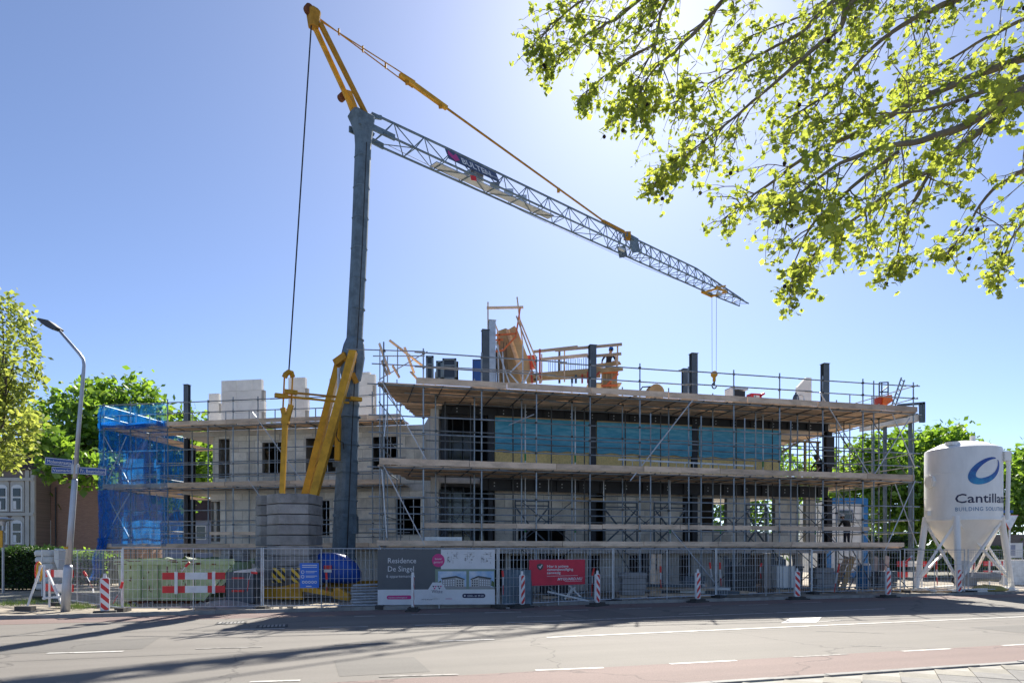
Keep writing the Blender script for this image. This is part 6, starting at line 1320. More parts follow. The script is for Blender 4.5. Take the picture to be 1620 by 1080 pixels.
# blue site cabin beyond the scaffold's right end
cb = thing('site_cabin', gp(1345, 47), 'blue framed white site cabin behind the scaffold', 'cabin'); xa, xb = at(1310, 0, 46).x, at(1368, 0, 46).x; z0, z1 = .25, at(0, 788, 46).z; K['cabblue'] = mat('cabin_blue', (.015, .16, .42), .5, var=.2)
part('wall_panel', K['white'], cb, lambda b: b.box(V((xa + xb) / 2, 48.5, (z0 + z1) / 2), (xb - xa - .3, 4.9, z1 - z0 - .3)))
for x in (xa, xb): part('corner_post', K['cabblue'], cb, lambda b: b.box(V(x, 46, (z0 + z1) / 2), (.34, .2, z1 - z0)))
for z in (z1 - .18, z0 + .12): part('edge_beam', K['cabblue'], cb, lambda b: b.box(V((xa + xb) / 2, 45.98, z), (xb - xa, .22, .4)))
w = part('window', K['greyblue'], cb, lambda b: b.box(V((xa + xb) / 2 - .1, 46.02, z1 - 1.2), (1.1, .06, .9))); part('pane', K['glass'], w, lambda b: b.box(V((xa + xb) / 2 - .1, 45.98, z1 - 1.2), (.95, .04, .75)))
# grass tufts along the left kerb
random.seed(4); b = MB()
for k in range(900):
    c = random.choice([(40, 957), (124, 963), (70, 955), (15, 960), (125, 965), (190, 962)]); p = gnd(c[0] + random.gauss(0, 12), c[1] + random.gauss(0, 1.3)); p.z = .08; h = random.uniform(.05, .22); d = rv(h * .5); k0_ = len(b.v)
    b.v += [p + V(-.008, 0, 0), p + V(.008, 0, 0), p + V(d.x, d.y, h)]; b.f += [(k0_, k0_ + 1, k0_ + 2)]; b.m += [0]
tag(b.build('grass', K['grass'], origin=(0, 0, 0)), 'grass tufts growing along the left kerb', 'grass', kind='stuff')

# ------------------------------------------------------------------ work in progress on the roof
DR = 32.0
def bars(t, name, m, lst, w, h, up=(0, 0, 1)):
    for q in lst:
        a, c = q[0], q[1]; d0 = q[2] if len(q) > 2 else DR; d1 = q[3] if len(q) > 3 else d0
        part(name, K[m], t, lambda b: b.bar(at(*a, d0), at(*c, d1), w, h, up))
def panel(t, name, m, pts, d, th=.05, d2=None):
    part(name, K[m], t, lambda b: b.prism([at(x, y, d + (0 if d2 is None else (d2 - d) * k / (len(pts) - 1))) for k, (x, y) in enumerate(pts)], (0, 0, 0), (0, th, 0)))
st = thing('stair_formwork', FR.p(FR.s(815, 4), 4, Z3), 'tall plywood stair formwork with orange frames rising from the roof', 'formwork')
panel(st, 'plywood_panel', 'ply', [(786, 524), (800, 519), (808, 523), (826, 598), (830, 606), (786, 606)], DR + .5, .06); panel(st, 'plywood_panel', 'timber', [(806, 520), (814, 515), (818, 520), (850, 604), (834, 606)], DR + .1, .12); panel(st, 'plywood_panel', 'plank', [(800, 522), (806, 520), (834, 600), (826, 604)], DR + .3, .1)
panel(st, 'plywood_panel', 'ply', [(786, 560), (800, 552), (812, 606), (786, 608)], DR + .35, .05)
bars(st, 'timber_post', 'plank', [((772, 478), (772, 520), DR), ((818, 470), (827, 545), DR), ((817, 500), (856, 606), DR - .3), ((822, 505), (849, 570), DR - .1), ((783, 512), (790, 530), DR)], .09, .06, (1, 0, 0)); bars(st, 'timber_rail', 'plank', [((770, 487), (828, 486), DR)], .06, .12)
bars(st, 'orange_frame', 'orangeprop', [((783, 530), (817, 527.5), DR - .3), ((823, 487), (816, 532), DR - .3), ((816, 532), (796, 554), DR - .3), ((796, 554), (780, 556), DR - .3), ((782, 528), (781, 558), DR - .3), ((790, 528), (790, 546), DR - .3), ((783, 538), (796, 537), DR - .3)], .07, .07)
bars(st, 'prop', 'galv', [((795, 552), (797, 606), DR), ((788, 545), (789, 606), DR - .2), ((783, 538), (806, 606), DR - .4), ((826, 570), (806, 590), DR - .5), ((806, 590), (820, 606), DR - .5), ((827, 545), (827, 606), DR - .6), ((840, 585), (829, 606), DR - .5)], .06, .06)
random.seed(12)
for k in range(14): x = random.uniform(783, 803); bars(st, 'rebar', 'steel', [((x, random.uniform(540, 565)), (x + random.uniform(-3, 3), 606), DR + .2)], .025, .025)
tbl = thing('deck_formwork', FR.p(FR.s(900, 4), 4, Z3), 'timber formwork deck on props with a wooden handrail on the roof', 'formwork')
panel(tbl, 'deck_edge_board', 'timber', [(841, 590), (940, 582), (985, 580), (986, 586), (940, 590), (842, 598)], DR, .05); panel(tbl, 'deck_edge_board', 'timber', [(930, 577), (980, 571), (983, 576), (935, 583)], DR + .3, .08); panel(tbl, 'deck_edge_board', 'ply', [(845, 596), (950, 591), (950, 597), (845, 602)], DR + .1, .05)
part('deck', K['ply'], tbl, lambda b: b.prism([at(842, 594, DR + .1), at(982, 585, DR + .1), at(975, 590, DR + 2.2), at(850, 598, DR + 2.2)], (0, 0, 0), (0, 0, .06)))
bars(tbl, 'handrail', 'plank', [((843, 556.5), (914, 548.5), DR), ((878, 554), (984, 544.5), DR - .15), ((853, 568.5), (930, 561), DR), ((876, 567), (929, 562), DR - .12), ((929, 564), (983, 559.5), DR - .1)], .05, .13); bars(tbl, 'handrail_post', 'plank', [((977, 545), (977, 578), DR), ((974, 562), (976, 580), DR + .2), ((893, 552), (893, 604), DR), ((857, 560), (857, 604), DR)], .09, .06, (1, 0, 0))
bars(tbl, 'prop', 'redprop', [((854, 552), (854, 606), DR), ((838, 563), (842, 606), DR), ((921, 592), (921, 606), DR), ((949, 588), (930, 606), DR), ((930, 588), (930, 606), DR)], .08, .08); bars(tbl, 'prop', 'steelb', [((885, 554), (885, 606), DR + .5), ((905, 596), (905, 606), DR), ((911, 593), (911, 606), DR)], .1, .1); panel(tbl, 'red_crate', 'redprop', [(834, 562), (848, 561), (848, 580), (834, 582)], DR + .6, .4)
for k in range(24): x = 868 + k * 2.9 + random.uniform(-1, 1); bars(tbl, 'rebar', 'steel', [((x, 569 - random.uniform(0, 5)), (x, 592), DR + 1)], .022, .022)
cbx = thing('column_formwork', FR.p(FR.s(965, 4), 4, Z3), 'plywood column box with orange clamps below the worker on the roof', 'formwork'); panel(cbx, 'plywood_panel', 'timber', [(954, 586), (977, 586), (976, 625), (953, 625)], DR + .2, .6)
bars(cbx, 'clamp', 'orangeprop', [((953, 589), (978, 588), DR + .1), ((951, 610), (977, 609), DR + .1), ((961, 608), (978, 591), DR + .1)], .06, .09)
bars(cbx, 'edge_batten', 'timber', [((960, 586), (959, 625), DR + .14), ((968, 586), (968, 625), DR + .14)], .07, .05, (1, 0, 0))
wf = thing('window_frame_stack', at(705, 605, 31), 'stack of dark grey window frames standing on the roof', 'window frames')
for (x0, x1, y0, y1, d) in ((700, 722, 567, 600, 30.8), (690, 700, 571, 600, 31.2), (674, 686, 563, 602, 30.6), (722, 725, 572, 600, 31.2)):
    a, c = at(x0, y0, d), at(x1, y1, d); part('window_frame', K['crane'], wf, lambda b: (b.box(V((a.x + c.x) / 2, d, a.z - .04), (c.x - a.x, .12, .08)), b.box(V((a.x + c.x) / 2, d, c.z + .04), (c.x - a.x, .12, .08)), b.box(V(a.x + .04, d, (a.z + c.z) / 2), (.08, .12, a.z - c.z)), b.box(V(c.x - .04, d, (a.z + c.z) / 2), (.08, .12, a.z - c.z)), b.box(V((a.x + c.x) / 2, d, (a.z * .66 + c.z * .34)), (c.x - a.x, .1, .06))))
    part('pane', K['glass'], wf, lambda b: b.box(V((a.x + c.x) / 2, d + .02, (a.z + c.z) / 2), (c.x - a.x - .14, .02, a.z - c.z - .14)))
bx_ = thing('tool_container', at(757, 605, 32.4), 'dark blue upright tool container on the roof left of the stair formwork', 'container'); a = at(757, 570, 32.4); part('body', K['navyb'], bx_, lambda b: b.box(V(a.x, 32.6, (a.z + Z3) / 2), (.55, .8, a.z - Z3))); part('door', K['signblue'], bx_, lambda b: b.box(V(a.x, 32.18, (a.z + Z3) / 2), (.45, .02, a.z - Z3 - .15)))
def roofp(px, w): return FR.p(FR.s(px, w), w, Z3)
reel = thing('cable_reel', roofp(1036, 1.7), 'hose reel lying on the roof edge', 'reel'); c = roofp(1036, 1.7) + V(0, 0, .62); part('drum', K['concd'], reel, lambda b: b.tube(c - FR.n * .14, c + FR.n * .14, .3, 16)); part('flange', K['timber'], reel, lambda b: b.tube(c - FR.n * .2, c - FR.n * .15, .38, 16)); part('flange', K['timber'], reel, lambda b: b.tube(c + FR.n * .15, c + FR.n * .2, .38, 16)); part('stand', K['galv'], reel, lambda b: (b.bar(c, c + FR.u * .5 - V(0, 0, .61), .05, .05), b.bar(c, c - FR.u * .5 - V(0, 0, .61), .05, .05)))
part('hose', K['cable'], reel, lambda b: b.path([c - FR.u * .1 + V(0, 0, .3), c - FR.u * .6 + V(0, 0, .25), c - FR.u * .9 + V(0, 0, -.2), c - FR.u * 1.2 + V(0, 0, -.1)], .03, 6))
gen = thing('generator', roofp(1165, 1.7), 'dark generator with a pale panel on the roof', 'generator'); c = roofp(1165, 1.7); part('engine', K['black'], gen, lambda b: b.box(c + V(0, 0, .55), (.6, .5, .7), FR.B())); part('panel', K['silo'], gen, lambda b: b.box(c - FR.u * .36 + V(0, 0, .6), (.14, .56, .8), FR.B())); part('cover', K['galv'], gen, lambda b: b.box(c + V(0, 0, 1.0), (.85, .6, .1), FR.B())); part('skid', K['galv'], gen, lambda b: b.box(c + V(0, 0, .1), (.8, .5, .2), FR.B()))
rc = thing('tool_crate', roofp(1193, 1.7), 'open red tool crate on the roof edge', 'crate'); c = roofp(1193, 1.7); part('box', K['red'], rc, lambda b: b.box(c + V(0, 0, .42), (.55, .4, .84), FR.B())); part('lid', K['red'], rc, lambda b: b.box(c + FR.u * .3 + V(0, 0, .8), (.3, .4, .1), FR.B() @ Matrix.Rotation(R(-30), 3, 'Y'))); part('label', K['white'], rc, lambda b: b.box(c - FR.n * .206 + V(0, 0, .68), (.3, .01, .14), FR.B()))
gb = thing('gas_bottle', roofp(1259, 1.8), 'grey gas bottle beside a coiled hose on the roof', 'gas bottle'); c = roofp(1259, 1.8); part('bottle', K['steelb'], gb, lambda b: b.lathe(c, [(.13, 0), (.15, .05), (.15, .8), (.1, .95), (.04, 1.0), (.04, 1.08)], 12), True); part('coil', K['galv'], gb, lambda b: b.path([c + FR.u * (.25 + .2 * math.cos(a)) + V(0, 0, .75 + .22 * math.sin(a)) for a in [k * .5 for k in range(14)]], .03, 6))
bc = thing('blue_bucket', roofp(1273, 1.8), 'small blue tub on the roof below the block pier', 'tub'); part('tub', K['signblue'], bc, lambda b: b.lathe(roofp(1273, 1.8), [(.2, .3), (.25, .62), (.22, .6)], 12)); part('handle', K['galv'], bc, lambda b: b.path([roofp(1273, 1.8) + FR.u * (.25 * math.cos(a)) + V(0, 0, .6 + .12 * math.sin(a)) for a in [k * .52 for k in range(7)]], .012, 5))
osh = thing('orange_sheeting', roofp(1397, 5), 'orange and pale sheeting draped over a stack on the scaffold corner', 'sheeting'); c = roofp(1397, 5)
panel(osh, 'sheet', 'orange', [(1398, 626), (1411, 624), (1413, 634), (1404, 640), (1397, 638)], 34.2, .3); panel(osh, 'sheet', 'redprop', [(1386, 629), (1398, 626), (1397, 641), (1386, 640)], 34.3, .3); bars(osh, 'frame', 'steel', [((1391, 605), (1391, 630), 35), ((1405, 604), (1405, 628), 35), ((1395, 605), (1395, 628), 35), ((1391, 605), (1405, 604.5), 35), ((1395, 619), (1405, 611), 35), ((1391, 620), (1405, 620), 35)], .05, .05)
lad = thing('ladder', roofp(1418, 2.2), 'aluminium ladder leaning at the scaffold corner on top', 'ladder'); bars(lad, 'stile', 'crane', [((1426, 597), (1411, 641), 33.5), ((1431, 601), (1416, 643), 33.5)], .06, .05)
for k in range(6): t = k / 6 + .06; bars(lad, 'rung', 'crane', [((1426 - 15 * t, 597 + 44 * t), (1431 - 15 * t, 601 + 42 * t), 33.5)], .03, .03)
pp = thing('stair_parapet', FR.p(SE, 9, Z3 - .4), 'grey concrete stair landing with a steel frame beyond the scaffold corner', 'landing'); panel(pp, 'landing_slab', 'conc', [(1380, 664), (1460, 654), (1461, 664), (1380, 676)], 40, 1.5); panel(pp, 'upstand', 'concd', [(1420, 648), (1436, 646), (1436, 660), (1420, 662)], 40, .8); bars(pp, 'post', 'steelb', [((1456, 638), (1457, 668), 39.8), ((1461, 636), (1461, 668), 39.8), ((1420, 641), (1462, 637.5), 39.8)], .14, .14)
for (x0, y0, x1, y1) in ((1440, 652, 1440, 872), (1400, 660, 1400, 872)): bars(pp, 'prop', 'steelb', [((x0, y0 + 8), (x1, y1 + 46), 40.6)], .16, .16)

# ------------------------------------------------------------------ props and odds and ends on the decks
K['greenc'] = mat('green_collar', (.02, .28, .08), .5, var=.2)
pr = 0
for px, w, zb, zt in ((831, 2.2, Z1, Z2 - .1), (910, 2.2, Z1, Z2 - .1), (1060, 2.0, Z1, Z2 - .1), (831, 2.1, Z2, Z3 - .1), (910, 2.1, Z2, Z3 - .1), (868, 2.6, Z1, Z2 - .1), (955, 2.6, Z1, Z2 - .1), (1140, 2.4, Z1, Z2 - .1), (1215, 2.4, Z1, Z2 - .1), (1207, 1.7, Z2, Z3 - .1), (1290, 2.3, Z1, Z2 - .1)):
    pass
    t = thing('shoring_prop', FR.p(FR.s(px, w), w, zb), f'adjustable steel prop with green collar on the {"lowest" if zb == Z1 else "middle"} deck, {["leftmost", "third from left", "fifth from left", "leftmost", "second of three", "second from left", "fourth from left", "sixth from left", "seventh from left", "rightmost", "rightmost"][pr]}', 'prop', 'shoring props on the decks')
    pr += 1; s_ = FR.s(px, w); part('outer_tube', K['galv'], t, lambda b: b.tube(FR.p(s_, w, zb), FR.p(s_, w, zb + 1.5), .034, 8)); part('inner_tube', K['galv'], t, lambda b: b.tube(FR.p(s_, w, zb + 1.5), FR.p(s_, w, zt), .026, 8)); part('collar', K['greenc'], t, lambda b: b.tube(FR.p(s_, w, zb + .62), FR.p(s_, w, zb + .92), .038, 8)); part('head_plate', K['galv'], t, lambda b: b.box(FR.p(s_, w, zt), (.14, .14, .012)))
ld = thing('ladder', FR.p(FR.s(1000, .8), .8, Z2), 'aluminium ladder lying on its side on the middle scaffold deck', 'ladder')
for dz in (.15, .55): part('stile', K['galv'], ld, lambda b: b.bar(FR.p(FR.s(978, .6), .6, Z2 + dz + .05), FR.p(FR.s(1192, .9), .9, Z2 + dz), .03, .07))
for k in range(15): s_ = FR.s(978, .6) + .25 + k * .42; part('rung', K['galv'], ld, lambda b: b.tube(FR.p(s_, .62 + k * .018, Z2 + .17), FR.p(s_, .62 + k * .018, Z2 + .58), .018, 6))
sb_ = thing('steel_channel', FR.p(FR.s(700, .4), .4, Z1), 'long pale grey steel channel lying on the lowest deck above the banner', 'steel channel'); s0, s1 = FR.s(672, .3), FR.s(731, .3); part('web', K['galv'], sb_, lambda b: b.fbox(FR, s0, s1, .3, .33, Z1 + .02, Z1 + .36)); part('flange', K['galv'], sb_, lambda b: b.fbox(FR, s0, s1, .333, .5, Z1 + .33, Z1 + .36)); part('flange', K['galv'], sb_, lambda b: b.fbox(FR, s0, s1, .333, .5, Z1 + .02, Z1 + .05))
for k in range(3): part('bolt_hole', K['black'], sb_, lambda b: b.tube(FR.p(s0 + .5 + k * .7, .295, Z1 + .2), FR.p(s0 + .5 + k * .7, .305, Z1 + .2), .03, 8))
tp_ = thing('timber_bearer', FR.p(FR.s(930, 2.9), 2.9, Z2 - 1.2), 'short orange timber bearer wedged under the steel beam', 'timber'); part('beam', K['timber'], tp_, lambda b: b.fbox(FR, FR.s(906, 2.7), FR.s(958, 2.7), 2.65, 2.8, Z2 - 1.02, Z2 - .9)); part('beam', K['plank'], tp_, lambda b: b.fbox(FR, FR.s(906, 2.7) + .1, FR.s(958, 2.7) - .3, 2.85, 3.0, Z2 - 1.04, Z2 - .92)); part('wedge', K['timber'], tp_, lambda b: b.fbox(FR, FR.s(925, 2.7), FR.s(932, 2.7), 2.7, 2.9, Z2 - .88, Z2 - .86))
for i, (p0, p1, sgn) in enumerate(((815, 868, 1), (955, 1008, 1), (1035, 1085, 1), (1180, 1212, 1))):
    t = thing('scaffold_trestle', FR.p(FR.s(p0, 2.4), 2.4, Z1), ('dark steel trestle frame left of the doorway on the lowest deck', 'dark steel trestle frame in the middle of the lowest deck', 'dark steel trestle frame beside the dark steel column', 'dark steel trestle frame between the two ground floor windows')[i], 'trestle', 'steel trestle frames')
    a, c = FR.s(p0, 2.4), FR.s(p1, 2.4); m_ = (a + c) / 2
    for q in ((a, Z1 + .05, a, Z1 + 2.05), (c, Z1 + .05, c, Z1 + 2.05), (a, Z1 + 2.0, c, Z1 + 2.0), (a, Z1 + 1.8, c, Z1 + 1.8), (a, Z1 + 1.75, m_, Z1 + .8), (c, Z1 + 1.75, m_, Z1 + .8), (m_, Z1 + .8, a, Z1 + .1), (m_, Z1 + .8, c, Z1 + .1)): part('frame_bar', K['steelb'], t, lambda b: b.bar(FR.p(q[0], 2.4, q[1]), FR.p(q[2], 2.4, q[3]), .06, .06, FR.n))
# ground clutter behind the fence on the right
tpile = thing('beam_pile', gp(1075, 28), 'low pile of dark steel beams and boards behind the empty fence panels', 'beams')
for k in range(16): x0 = 1000 + random.uniform(0, 90); part('beam', K[random.choice(('steelb', 'crane', 'plank', 'galv'))], tpile, lambda b: b.bar(gp(x0, 26.8 + x0 * .002 + .18 * (k % 4)) + V(0, 0, .1 + .13 * (k // 4)), gp(x0 + random.uniform(60, 130), 27.9 + .18 * (k % 4)) + V(0, 0, .1 + .13 * (k // 4)), .14, .11))
wb = thing('waste_bin', gp(1250, 31.5), 'black wheeled bin under the scaffold', 'bin'); q = gp(1252, 31.5); part('body', K['black'], wb, lambda b: b.prism([q + V(-.32, -.3, .12), q + V(.32, -.3, .12), q + V(.4, -.36, 1.15), q + V(-.4, -.36, 1.15)], (0, 0, 0), (0, .7, 0))); part('lid', K['black'], wb, lambda b: b.box(q + V(0, 0, 1.2), (.86, .85, .07)))
for s in (-.3, .3): part('wheel', K['rubber'], wb, lambda b: b.tube(q + V(s - .04, .35, .13), q + V(s + .04, .35, .13), .12, 10))
ib = thing('white_crate', gp(1243, 30.8), 'pale grey plastic container beside the black bin', 'container'); q = gp(1243, 30.6); part('tank', K['silo'], ib, lambda b: b.box(q + V(0, .3, .75), (.8, .6, 1.0))); 
for k in range(4): part('cage_bar', K['galv'], ib, lambda b: b.tube(q + V(-.39 + k * .26, -.03, .1), q + V(-.39 + k * .26, -.03, 1.3), .015, 5))
part('pallet', K['plank'], ib, lambda b: b.box(q + V(0, .3, .14), (.95, .7, .12)))
sts = thing('site_stair', gp(1335, 33), 'timber site stair under the scaffold near its right end', 'stair')
for k in range(8): part('tread', K['plank'], sts, lambda b: b.box(at(1322 + k * 3.2, 930 - k * 6.5, 33.2), (.9, .28, .05)))
part('stringer', K['timber'], sts, lambda b: b.bar(at(1330, 940, 33), at(1350, 880, 33), .05, .24)); part('stringer', K['plank'], sts, lambda b: b.bar(at(1318, 938, 33.3), at(1340, 880, 33.3), .05, .24))
brl = thing('water_tank', gp(1365, 34), 'blue plastic drum under the right scaffold end', 'drum'); q = gp(1366, 34); part('drum', K['cabblue'], brl, lambda b: b.lathe(q, [(.32, .05), (.35, .1), (.35, .6), (.37, .65), (.35, .7), (.35, 1.15), (.3, 1.22)], 16)); part('lid', K['white'], brl, lambda b: b.lathe(q, [(.3, 1.22), (.3, 1.3), (.1, 1.32)], 16))
hs = thing('sand_bag', gp(1560, 33.6), 'slack yellow green sack lying under the silo', 'sack'); q = gp(1560, 32.3); K['sack'] = mat('woven_sack', (.33, .30, .09), .85, var=.3, scale=5, bump=.5)
part('sack_body', K['sack'], hs, lambda b: loft(b, [[q + V(dx, .35 * sc_ * math.cos(a), .08 + .28 * sc_ * max(-.2, math.sin(a))) for a in [k * 6.283 / 12 for k in range(12)]] for dx, sc_ in ((-.7, .2), (-.5, .7), (-.1, 1.0), (.3, .85), (.7, .7), (.95, .3))]), True); part('sack_tie', K['timber'], hs, lambda b: b.tube(q + V(.95, 0, .1), q + V(1.05, 0, .12), .05, 6))
bs = thing('sack_pile', gp(1430, 31.4), 'torn pale sacks and rubble beside the silo', 'rubble', )
for k in range(14): q = gp(random.uniform(1420, 1510), random.uniform(31.2, 32.4)); part('lump', K[random.choice(('silo', 'plank', 'concd', 'soil'))], bs, lambda b: b.box(q + V(0, 0, .1), (random.uniform(.3, .9), random.uniform(.2, .4), random.uniform(.08, .22)), Matrix.Rotation(random.uniform(-.7, .7), 3, 'Z'))).modifiers.new('soft', 'BEVEL').width = .04
# more stored material under the right half of the scaffold
def pallet_load(px, d, w, h, m, label, nm='pallet_load'):
    q = gp(px, d); t = thing(nm, q, label, 'pallet')
    for k in range(3): part('pallet_board', K['plank'], t, lambda b: b.box(q + V(0, -.3 + .3 * k, .1), (w + .1, .14, .1)))
    n_ = max(2, int(h / .22))
    for k in range(n_): part('layer', K[m], t, lambda b: b.box(q + V(random.uniform(-.03, .03), 0, .16 + h * (k + .5) / n_), (w * random.uniform(.9, 1.0), .8, h / n_ - .015), Matrix.Rotation(random.uniform(-.04, .04), 3, 'Z')))
for a_ in [(1000, 27.6, 1.0, .9, 'concd', 'pallet of grey blocks right of the red banner behind the fence'), (1095, 29.4, .9, .7, 'steelb', 'pallet of dark blue grey sheets behind the beam pile'), (1172, 30.2, 1.0, 1.1, 'black', 'dark wrapped pallet load under the scaffold left of the pale container'), (1300, 31.6, .9, 1.0, 'concd', 'grey stacked pallet load beside the site stair'), (1398, 33.2, .9, .8, 'steelb', 'dark pallet load under the right scaffold corner'), (880, 27.2, 1.0, .8, 'steel', 'dark pallet load behind the red banner')]: pallet_load(*a_)
for i, (px, d, lb_) in enumerate(((1030, 28.6, 'bundle of upright dark boards leaning left of a fence joint'), (1150, 30, 'upright dark boards leaning against the basement wall'), (1225, 31, 'upright boards leaning behind the third beacon'), (1385, 33.6, 'upright scaffold boards leaning at the right corner'))):
    t = thing('leaning_boards', gp(px, d), lb_, 'boards', 'boards leaning under the scaffold')
    for k in range(5): part('board', K[random.choice(('plank', 'steelb', 'tubed', 'concd'))], t, lambda b: b.bar(gp(px + k * 4 + random.uniform(-3, 3), d) + V(0, 0, .03), gp(px + k * 4 + random.uniform(-8, 8), d + .5) + V(0, 0, random.uniform(1.3, 1.9)), .2, .04, (0, 1, 0)))
# loose debris along the fence foot
deb = MB()
for k in range(260):
    px = random.choice((random.uniform(1000, 1440), random.uniform(200, 600), random.uniform(800, 1100))); s_ = FR.s(px); q = gp(px, 22 + max(0, (px - 790) / 60) + random.uniform(.2, 3)); r = random.uniform(.02, .08); deb.box(q + V(0, 0, .02 + r * .4), (r * random.uniform(1, 3), r * random.uniform(1, 2), r), Matrix.Rotation(random.uniform(0, 3), 3, 'Z') @ Matrix.Rotation(random.uniform(-.3, .3), 3, 'X'))
tag(deb.build('rubble', K['concd'], origin=(0, 0, 0)), 'small stones and broken pieces scattered on the plot', 'rubble', kind='stuff')

# ------------------------------------------------------------------ people
K['skin'] = mat('skin', (.45, .26, .18), .6, var=.12); K['navyc'] = mat('navy_workwear', (.022, .026, .042), .85, var=.3, scale=6); K['blackc'] = mat('black_workwear', (.016, .016, .018), .85, var=.3, scale=6); K['boot'] = mat('work_boot', (.05, .04, .03), .7, var=.3); K['hair'] = mat('dark_hair', (.02, .014, .01), .7, var=.3); K['helmb'] = mat('blue_helmet', (.01, .15, .50), .35, var=.1); K['helmw'] = mat('white_helmet', (.7, .7, .7), .35, var=.1)
def person(label, loc, yaw, J, shirt, trousers, helmet):
    names = list(J); co = [V(*J[k][:3]) for k in names]; rad = [J[k][3] for k in names]; ix = {k: i for i, k in enumerate(names)}
    ed = [('pelvis', 'spine'), ('spine', 'chest'), ('chest', 'neck'), ('neck', 'chin'), ('chin', 'crown')]
    for s in 'lr': ed += [('chest', s + 'sho'), (s + 'sho', s + 'elb'), (s + 'elb', s + 'wri'), (s + 'wri', s + 'palm'), ('pelvis', s + 'hip'), (s + 'hip', s + 'kne'), (s + 'kne', s + 'ank'), (s + 'ank', s + 'toe')]
    edges = [(ix[a], ix[c]) for a, c in ed]
    for s in 'lr':      # five fingers on each hand
        w_, p_ = V(*J[s + 'wri'][:3]), V(*J[s + 'palm'][:3]); d = (p_ - w_).normalized(); sd_ = d.cross(V(0, -1, .3)).normalized(); bn = d.cross(sd_)
        for k in range(5):
            ln = (.05, .075, .08, .075, .06)[k]; dr = d if k else (d * .5 + sd_ * .9).normalized(); base_ = p_ + sd_ * (.034 - .022 * k) if k else w_.lerp(p_, .5) + sd_ * .03
            i0 = len(co); co += [base_ + dr * .02, base_ + dr * ln * .6 + bn * .006, base_ + dr * ln + bn * .025]; rad += [.010, .0095, .008]; edges += [(ix[s + 'palm'] if k else ix[s + 'wri'], i0), (i0, i0 + 1), (i0 + 1, i0 + 2)]
    me = bpy.data.meshes.new('body'); me.from_pydata([tuple(c) for c in co], edges, []); o = bpy.data.objects.new('body', me); COL.objects.link(o)
    sk = o.modifiers.new('skin', 'SKIN'); sk.use_smooth_shade = True
    if not me.skin_vertices: return None
    for i, r in enumerate(rad): rr = (r, r * .8) if i in (ix['chest'], ix['spine'], ix['pelvis']) else (r, r); me.skin_vertices[0].data[i].radius = rr
    me.skin_vertices[0].data[ix['pelvis']].use_root = True; o.modifiers.new('sub', 'SUBSURF').levels = 2
    dg = bpy.context.evaluated_depsgraph_get(); dg.update(); m2 = bpy.data.meshes.new_from_object(o.evaluated_get(dg)); bpy.data.objects.remove(o)
    zone = {}
    for k, i in ix.items(): zone[i] = 0 if k in ('neck', 'chin', 'crown', 'lwri', 'rwri', 'lpalm', 'rpalm') else 1 if k in ('spine', 'chest', 'lsho', 'rsho', 'lelb', 'relb') else 3 if k[1:] in ('toe',) else 2
    m2.materials.clear()
    for m in (K['skin'], shirt, trousers, K['boot']): m2.materials.append(m)
    for p in m2.polygons:
        c = p.center; j = min(range(len(co)), key=lambda i: (co[i] - c).length - (rad[i] * .8 if i < len(names) else 0)); p.material_index = zone.get(j, 0); p.use_smooth = True
    t = thing('person', loc, label, 'person', None, R(yaw)); body = bpy.data.objects.new('body', m2); COL.objects.link(body); body.parent = t
    ch, cr = V(*J['chin'][:3]), V(*J['crown'][:3]); ax = (cr - ch).normalized(); q = ax.to_track_quat('Z', 'Y').to_matrix(); hc = ch.lerp(cr, .55); r = J['crown'][3]
    fw = q @ V(0, -1, 0)
    if fw.y > 0: fw = -fw
    sdv = ax.cross(fw)
    def sub(name, m, fn): b = MB(); fn(b); x = b.build(name, m, t, True, local=True); return x
    sub('nose', K['skin'], lambda b: b.tube(hc + fw * r * .95 + ax * .03, hc + fw * (r * 1.02 + .03) - ax * .02, .012, 6, .018)); sub('mouth', K['redprop'], lambda b: b.box(hc + fw * r * 1.0 - ax * .055, (.045, .02, .012), q))
    for s in (-1, 1):
        sub('eye', K['black'], lambda b: b.tube(hc + fw * r * .9 + sdv * .032 * s + ax * .03, hc + fw * r * 1.05 + sdv * .032 * s + ax * .03, .011, 6)); sub('ear', K['skin'], lambda b: b.box(hc + sdv * r * 1.0 * s, (.025, .05, .065), q))
    sub('hair', K['hair'], lambda b: b.add(*(lambda vs: (vs, [(k * 12 + i, k * 12 + (i + 1) % 12, (k + 1) * 12 + (i + 1) % 12, (k + 1) * 12 + i) for k in range(3) for i in range(12)]))([hc + q @ V(r * 1.08 * w_ * math.cos(i * .5236), r * 1.1 * w_ * math.sin(i * .5236), zz) - fw * .015 for zz, w_ in ((-.02, 1), (.05, 1.05), (.09, .8), (.12, .3)) for i in range(12)])))
    if helmet is not None: hm = sub('helmet', helmet, lambda b: b.add(*(lambda vs: (vs, [(k * 14 + i, k * 14 + (i + 1) % 14, (k + 1) * 14 + (i + 1) % 14, (k + 1) * 14 + i) for k in range(5) for i in range(14)] + [tuple(70 + i for i in range(14))]))([hc + ax * (.035 + zz) + q @ V(r * 1.25 * w_ * math.cos(i * .4488), r * 1.35 * w_ * math.sin(i * .4488), 0) + fw * (.03 if k == 0 else 0) for k, (zz, w_) in enumerate(((.02, 1.18), (.025, 1.0), (.07, .98), (.11, .85), (.14, .55), (.15, .1))) for i in range(14)])))
    return t
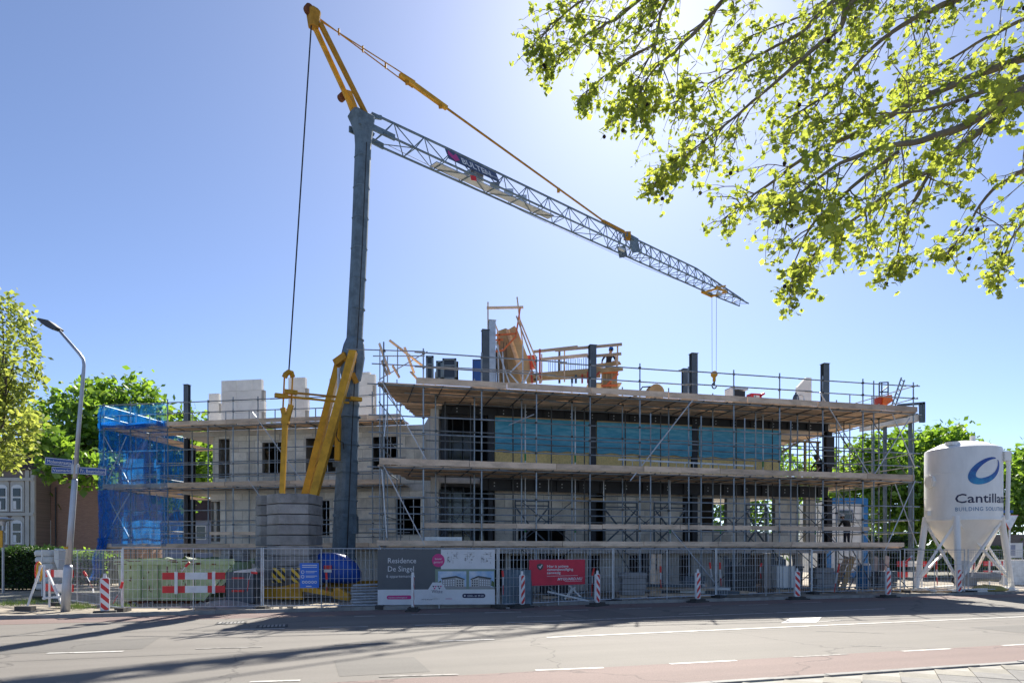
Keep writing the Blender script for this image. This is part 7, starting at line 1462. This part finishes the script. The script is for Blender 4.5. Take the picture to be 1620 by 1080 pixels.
stand = dict(pelvis=(0, 0, .95, .14), spine=(0, 0, 1.15, .135), chest=(0, -.02, 1.38, .15), neck=(0, -.03, 1.52, .058), chin=(0, -.05, 1.60, .075), crown=(0, -.04, 1.71, .085), lsho=(-.19, 0, 1.42, .065), lelb=(-.27, -.05, 1.15, .046), lwri=(-.27, -.22, .95, .032), lpalm=(-.27, -.28, .88, .035), rsho=(.19, 0, 1.42, .065), relb=(.27, -.05, 1.15, .046), rwri=(.25, -.22, .96, .032), rpalm=(.24, -.28, .90, .035),
             lhip=(-.1, 0, .88, .09), lkne=(-.11, -.02, .48, .06), lank=(-.11, .02, .09, .045), ltoe=(-.13, -.15, .04, .04), rhip=(.1, 0, .88, .09), rkne=(.11, -.02, .48, .06), rank=(.11, .02, .09, .045), rtoe=(.13, -.15, .04, .04))
work = dict(stand); work.update(chest=(0, -.12, 1.34, .155), neck=(.02, -.2, 1.46, .058), chin=(.03, -.25, 1.52, .075), crown=(.04, -.26, 1.63, .085), lsho=(-.2, -.1, 1.38, .065), lelb=(-.36, -.16, 1.14, .046), lwri=(-.42, -.3, .95, .032), lpalm=(-.43, -.34, .88, .035), rsho=(.2, -.1, 1.38, .065), relb=(.3, -.2, 1.12, .046), rwri=(.14, -.4, 1.02, .032), rpalm=(.08, -.44, 1.0, .035))
crouch = dict(stand); crouch.update(pelvis=(0, .1, .42, .15), spine=(0, .02, .62, .14), chest=(0, -.16, .80, .155), neck=(0, -.26, .90, .058), chin=(0, -.33, .92, .075), crown=(0, -.38, 1.02, .085), lsho=(-.19, -.14, .84, .065), lelb=(-.26, -.34, .62, .046), lwri=(-.18, -.5, .48, .032), lpalm=(-.16, -.54, .42, .035), rsho=(.19, -.14, .84, .065), relb=(.26, -.34, .62, .046), rwri=(.18, -.5, .48, .032), rpalm=(.16, -.54, .42, .035),
              lhip=(-.12, .08, .40, .09), lkne=(-.2, -.3, .42, .065), lank=(-.16, -.02, .09, .045), ltoe=(-.18, -.2, .04, .04), rhip=(.12, .08, .40, .09), rkne=(.2, -.3, .3, .065), rank=(.16, .15, .09, .045), rtoe=(.17, 0, .04, .04))
zp = at(0, 608.5, 33.0).z
person('worker in navy shirt and blue helmet standing behind the roof handrail', V(at(963, 0, 33.0).x, 33.0, zp), 8, work, K['navyc'], K['navyc'], K['helmb'])
part('work_platform', K['ply'], tbl, lambda b: b.box(V(at(955, 0, 33).x, 33.1, zp - .03), (1.6, 1.1, .05)))
for s in (-.7, .7): part('prop', K['galv'], tbl, lambda b: b.tube(V(at(955, 0, 33).x + s, 33.1, Z3), V(at(955, 0, 33).x + s, 33.1, zp - .06), .04, 8))
c_ = FR.p(FR.s(1300, 1.0), 1.0, Z2 + .003); person('worker in black clothes crouching on the middle deck beside the wrapped column', c_, -60, crouch, K['blackc'], K['blackc'], K['black'])
c_ = FR.p(FR.s(1340, 2.3), 2.3, 0); c_.z = at(0, 817, c_.y).z - 1.60; person('worker in dark top and white helmet beyond the lowest deck in front of the cabin', c_, 200, work, K['blackc'], K['navyc'], K['helmw'])
t = thing('work_bench', V(c_.x, c_.y, 0), 'timber working stage under the dark clad worker near the right end', 'stage'); part('stage_deck', K['plank'], t, lambda b: b.box(V(c_.x, c_.y, c_.z - .03), (1.8, 1.2, .05)))
for sx in (-.8, .8):
    for sy in (-.5, .5): part('leg', K['galv'], t, lambda b: b.tube(V(c_.x + sx, c_.y + sy, .02), V(c_.x + sx, c_.y + sy, c_.z - .055), .03, 6))
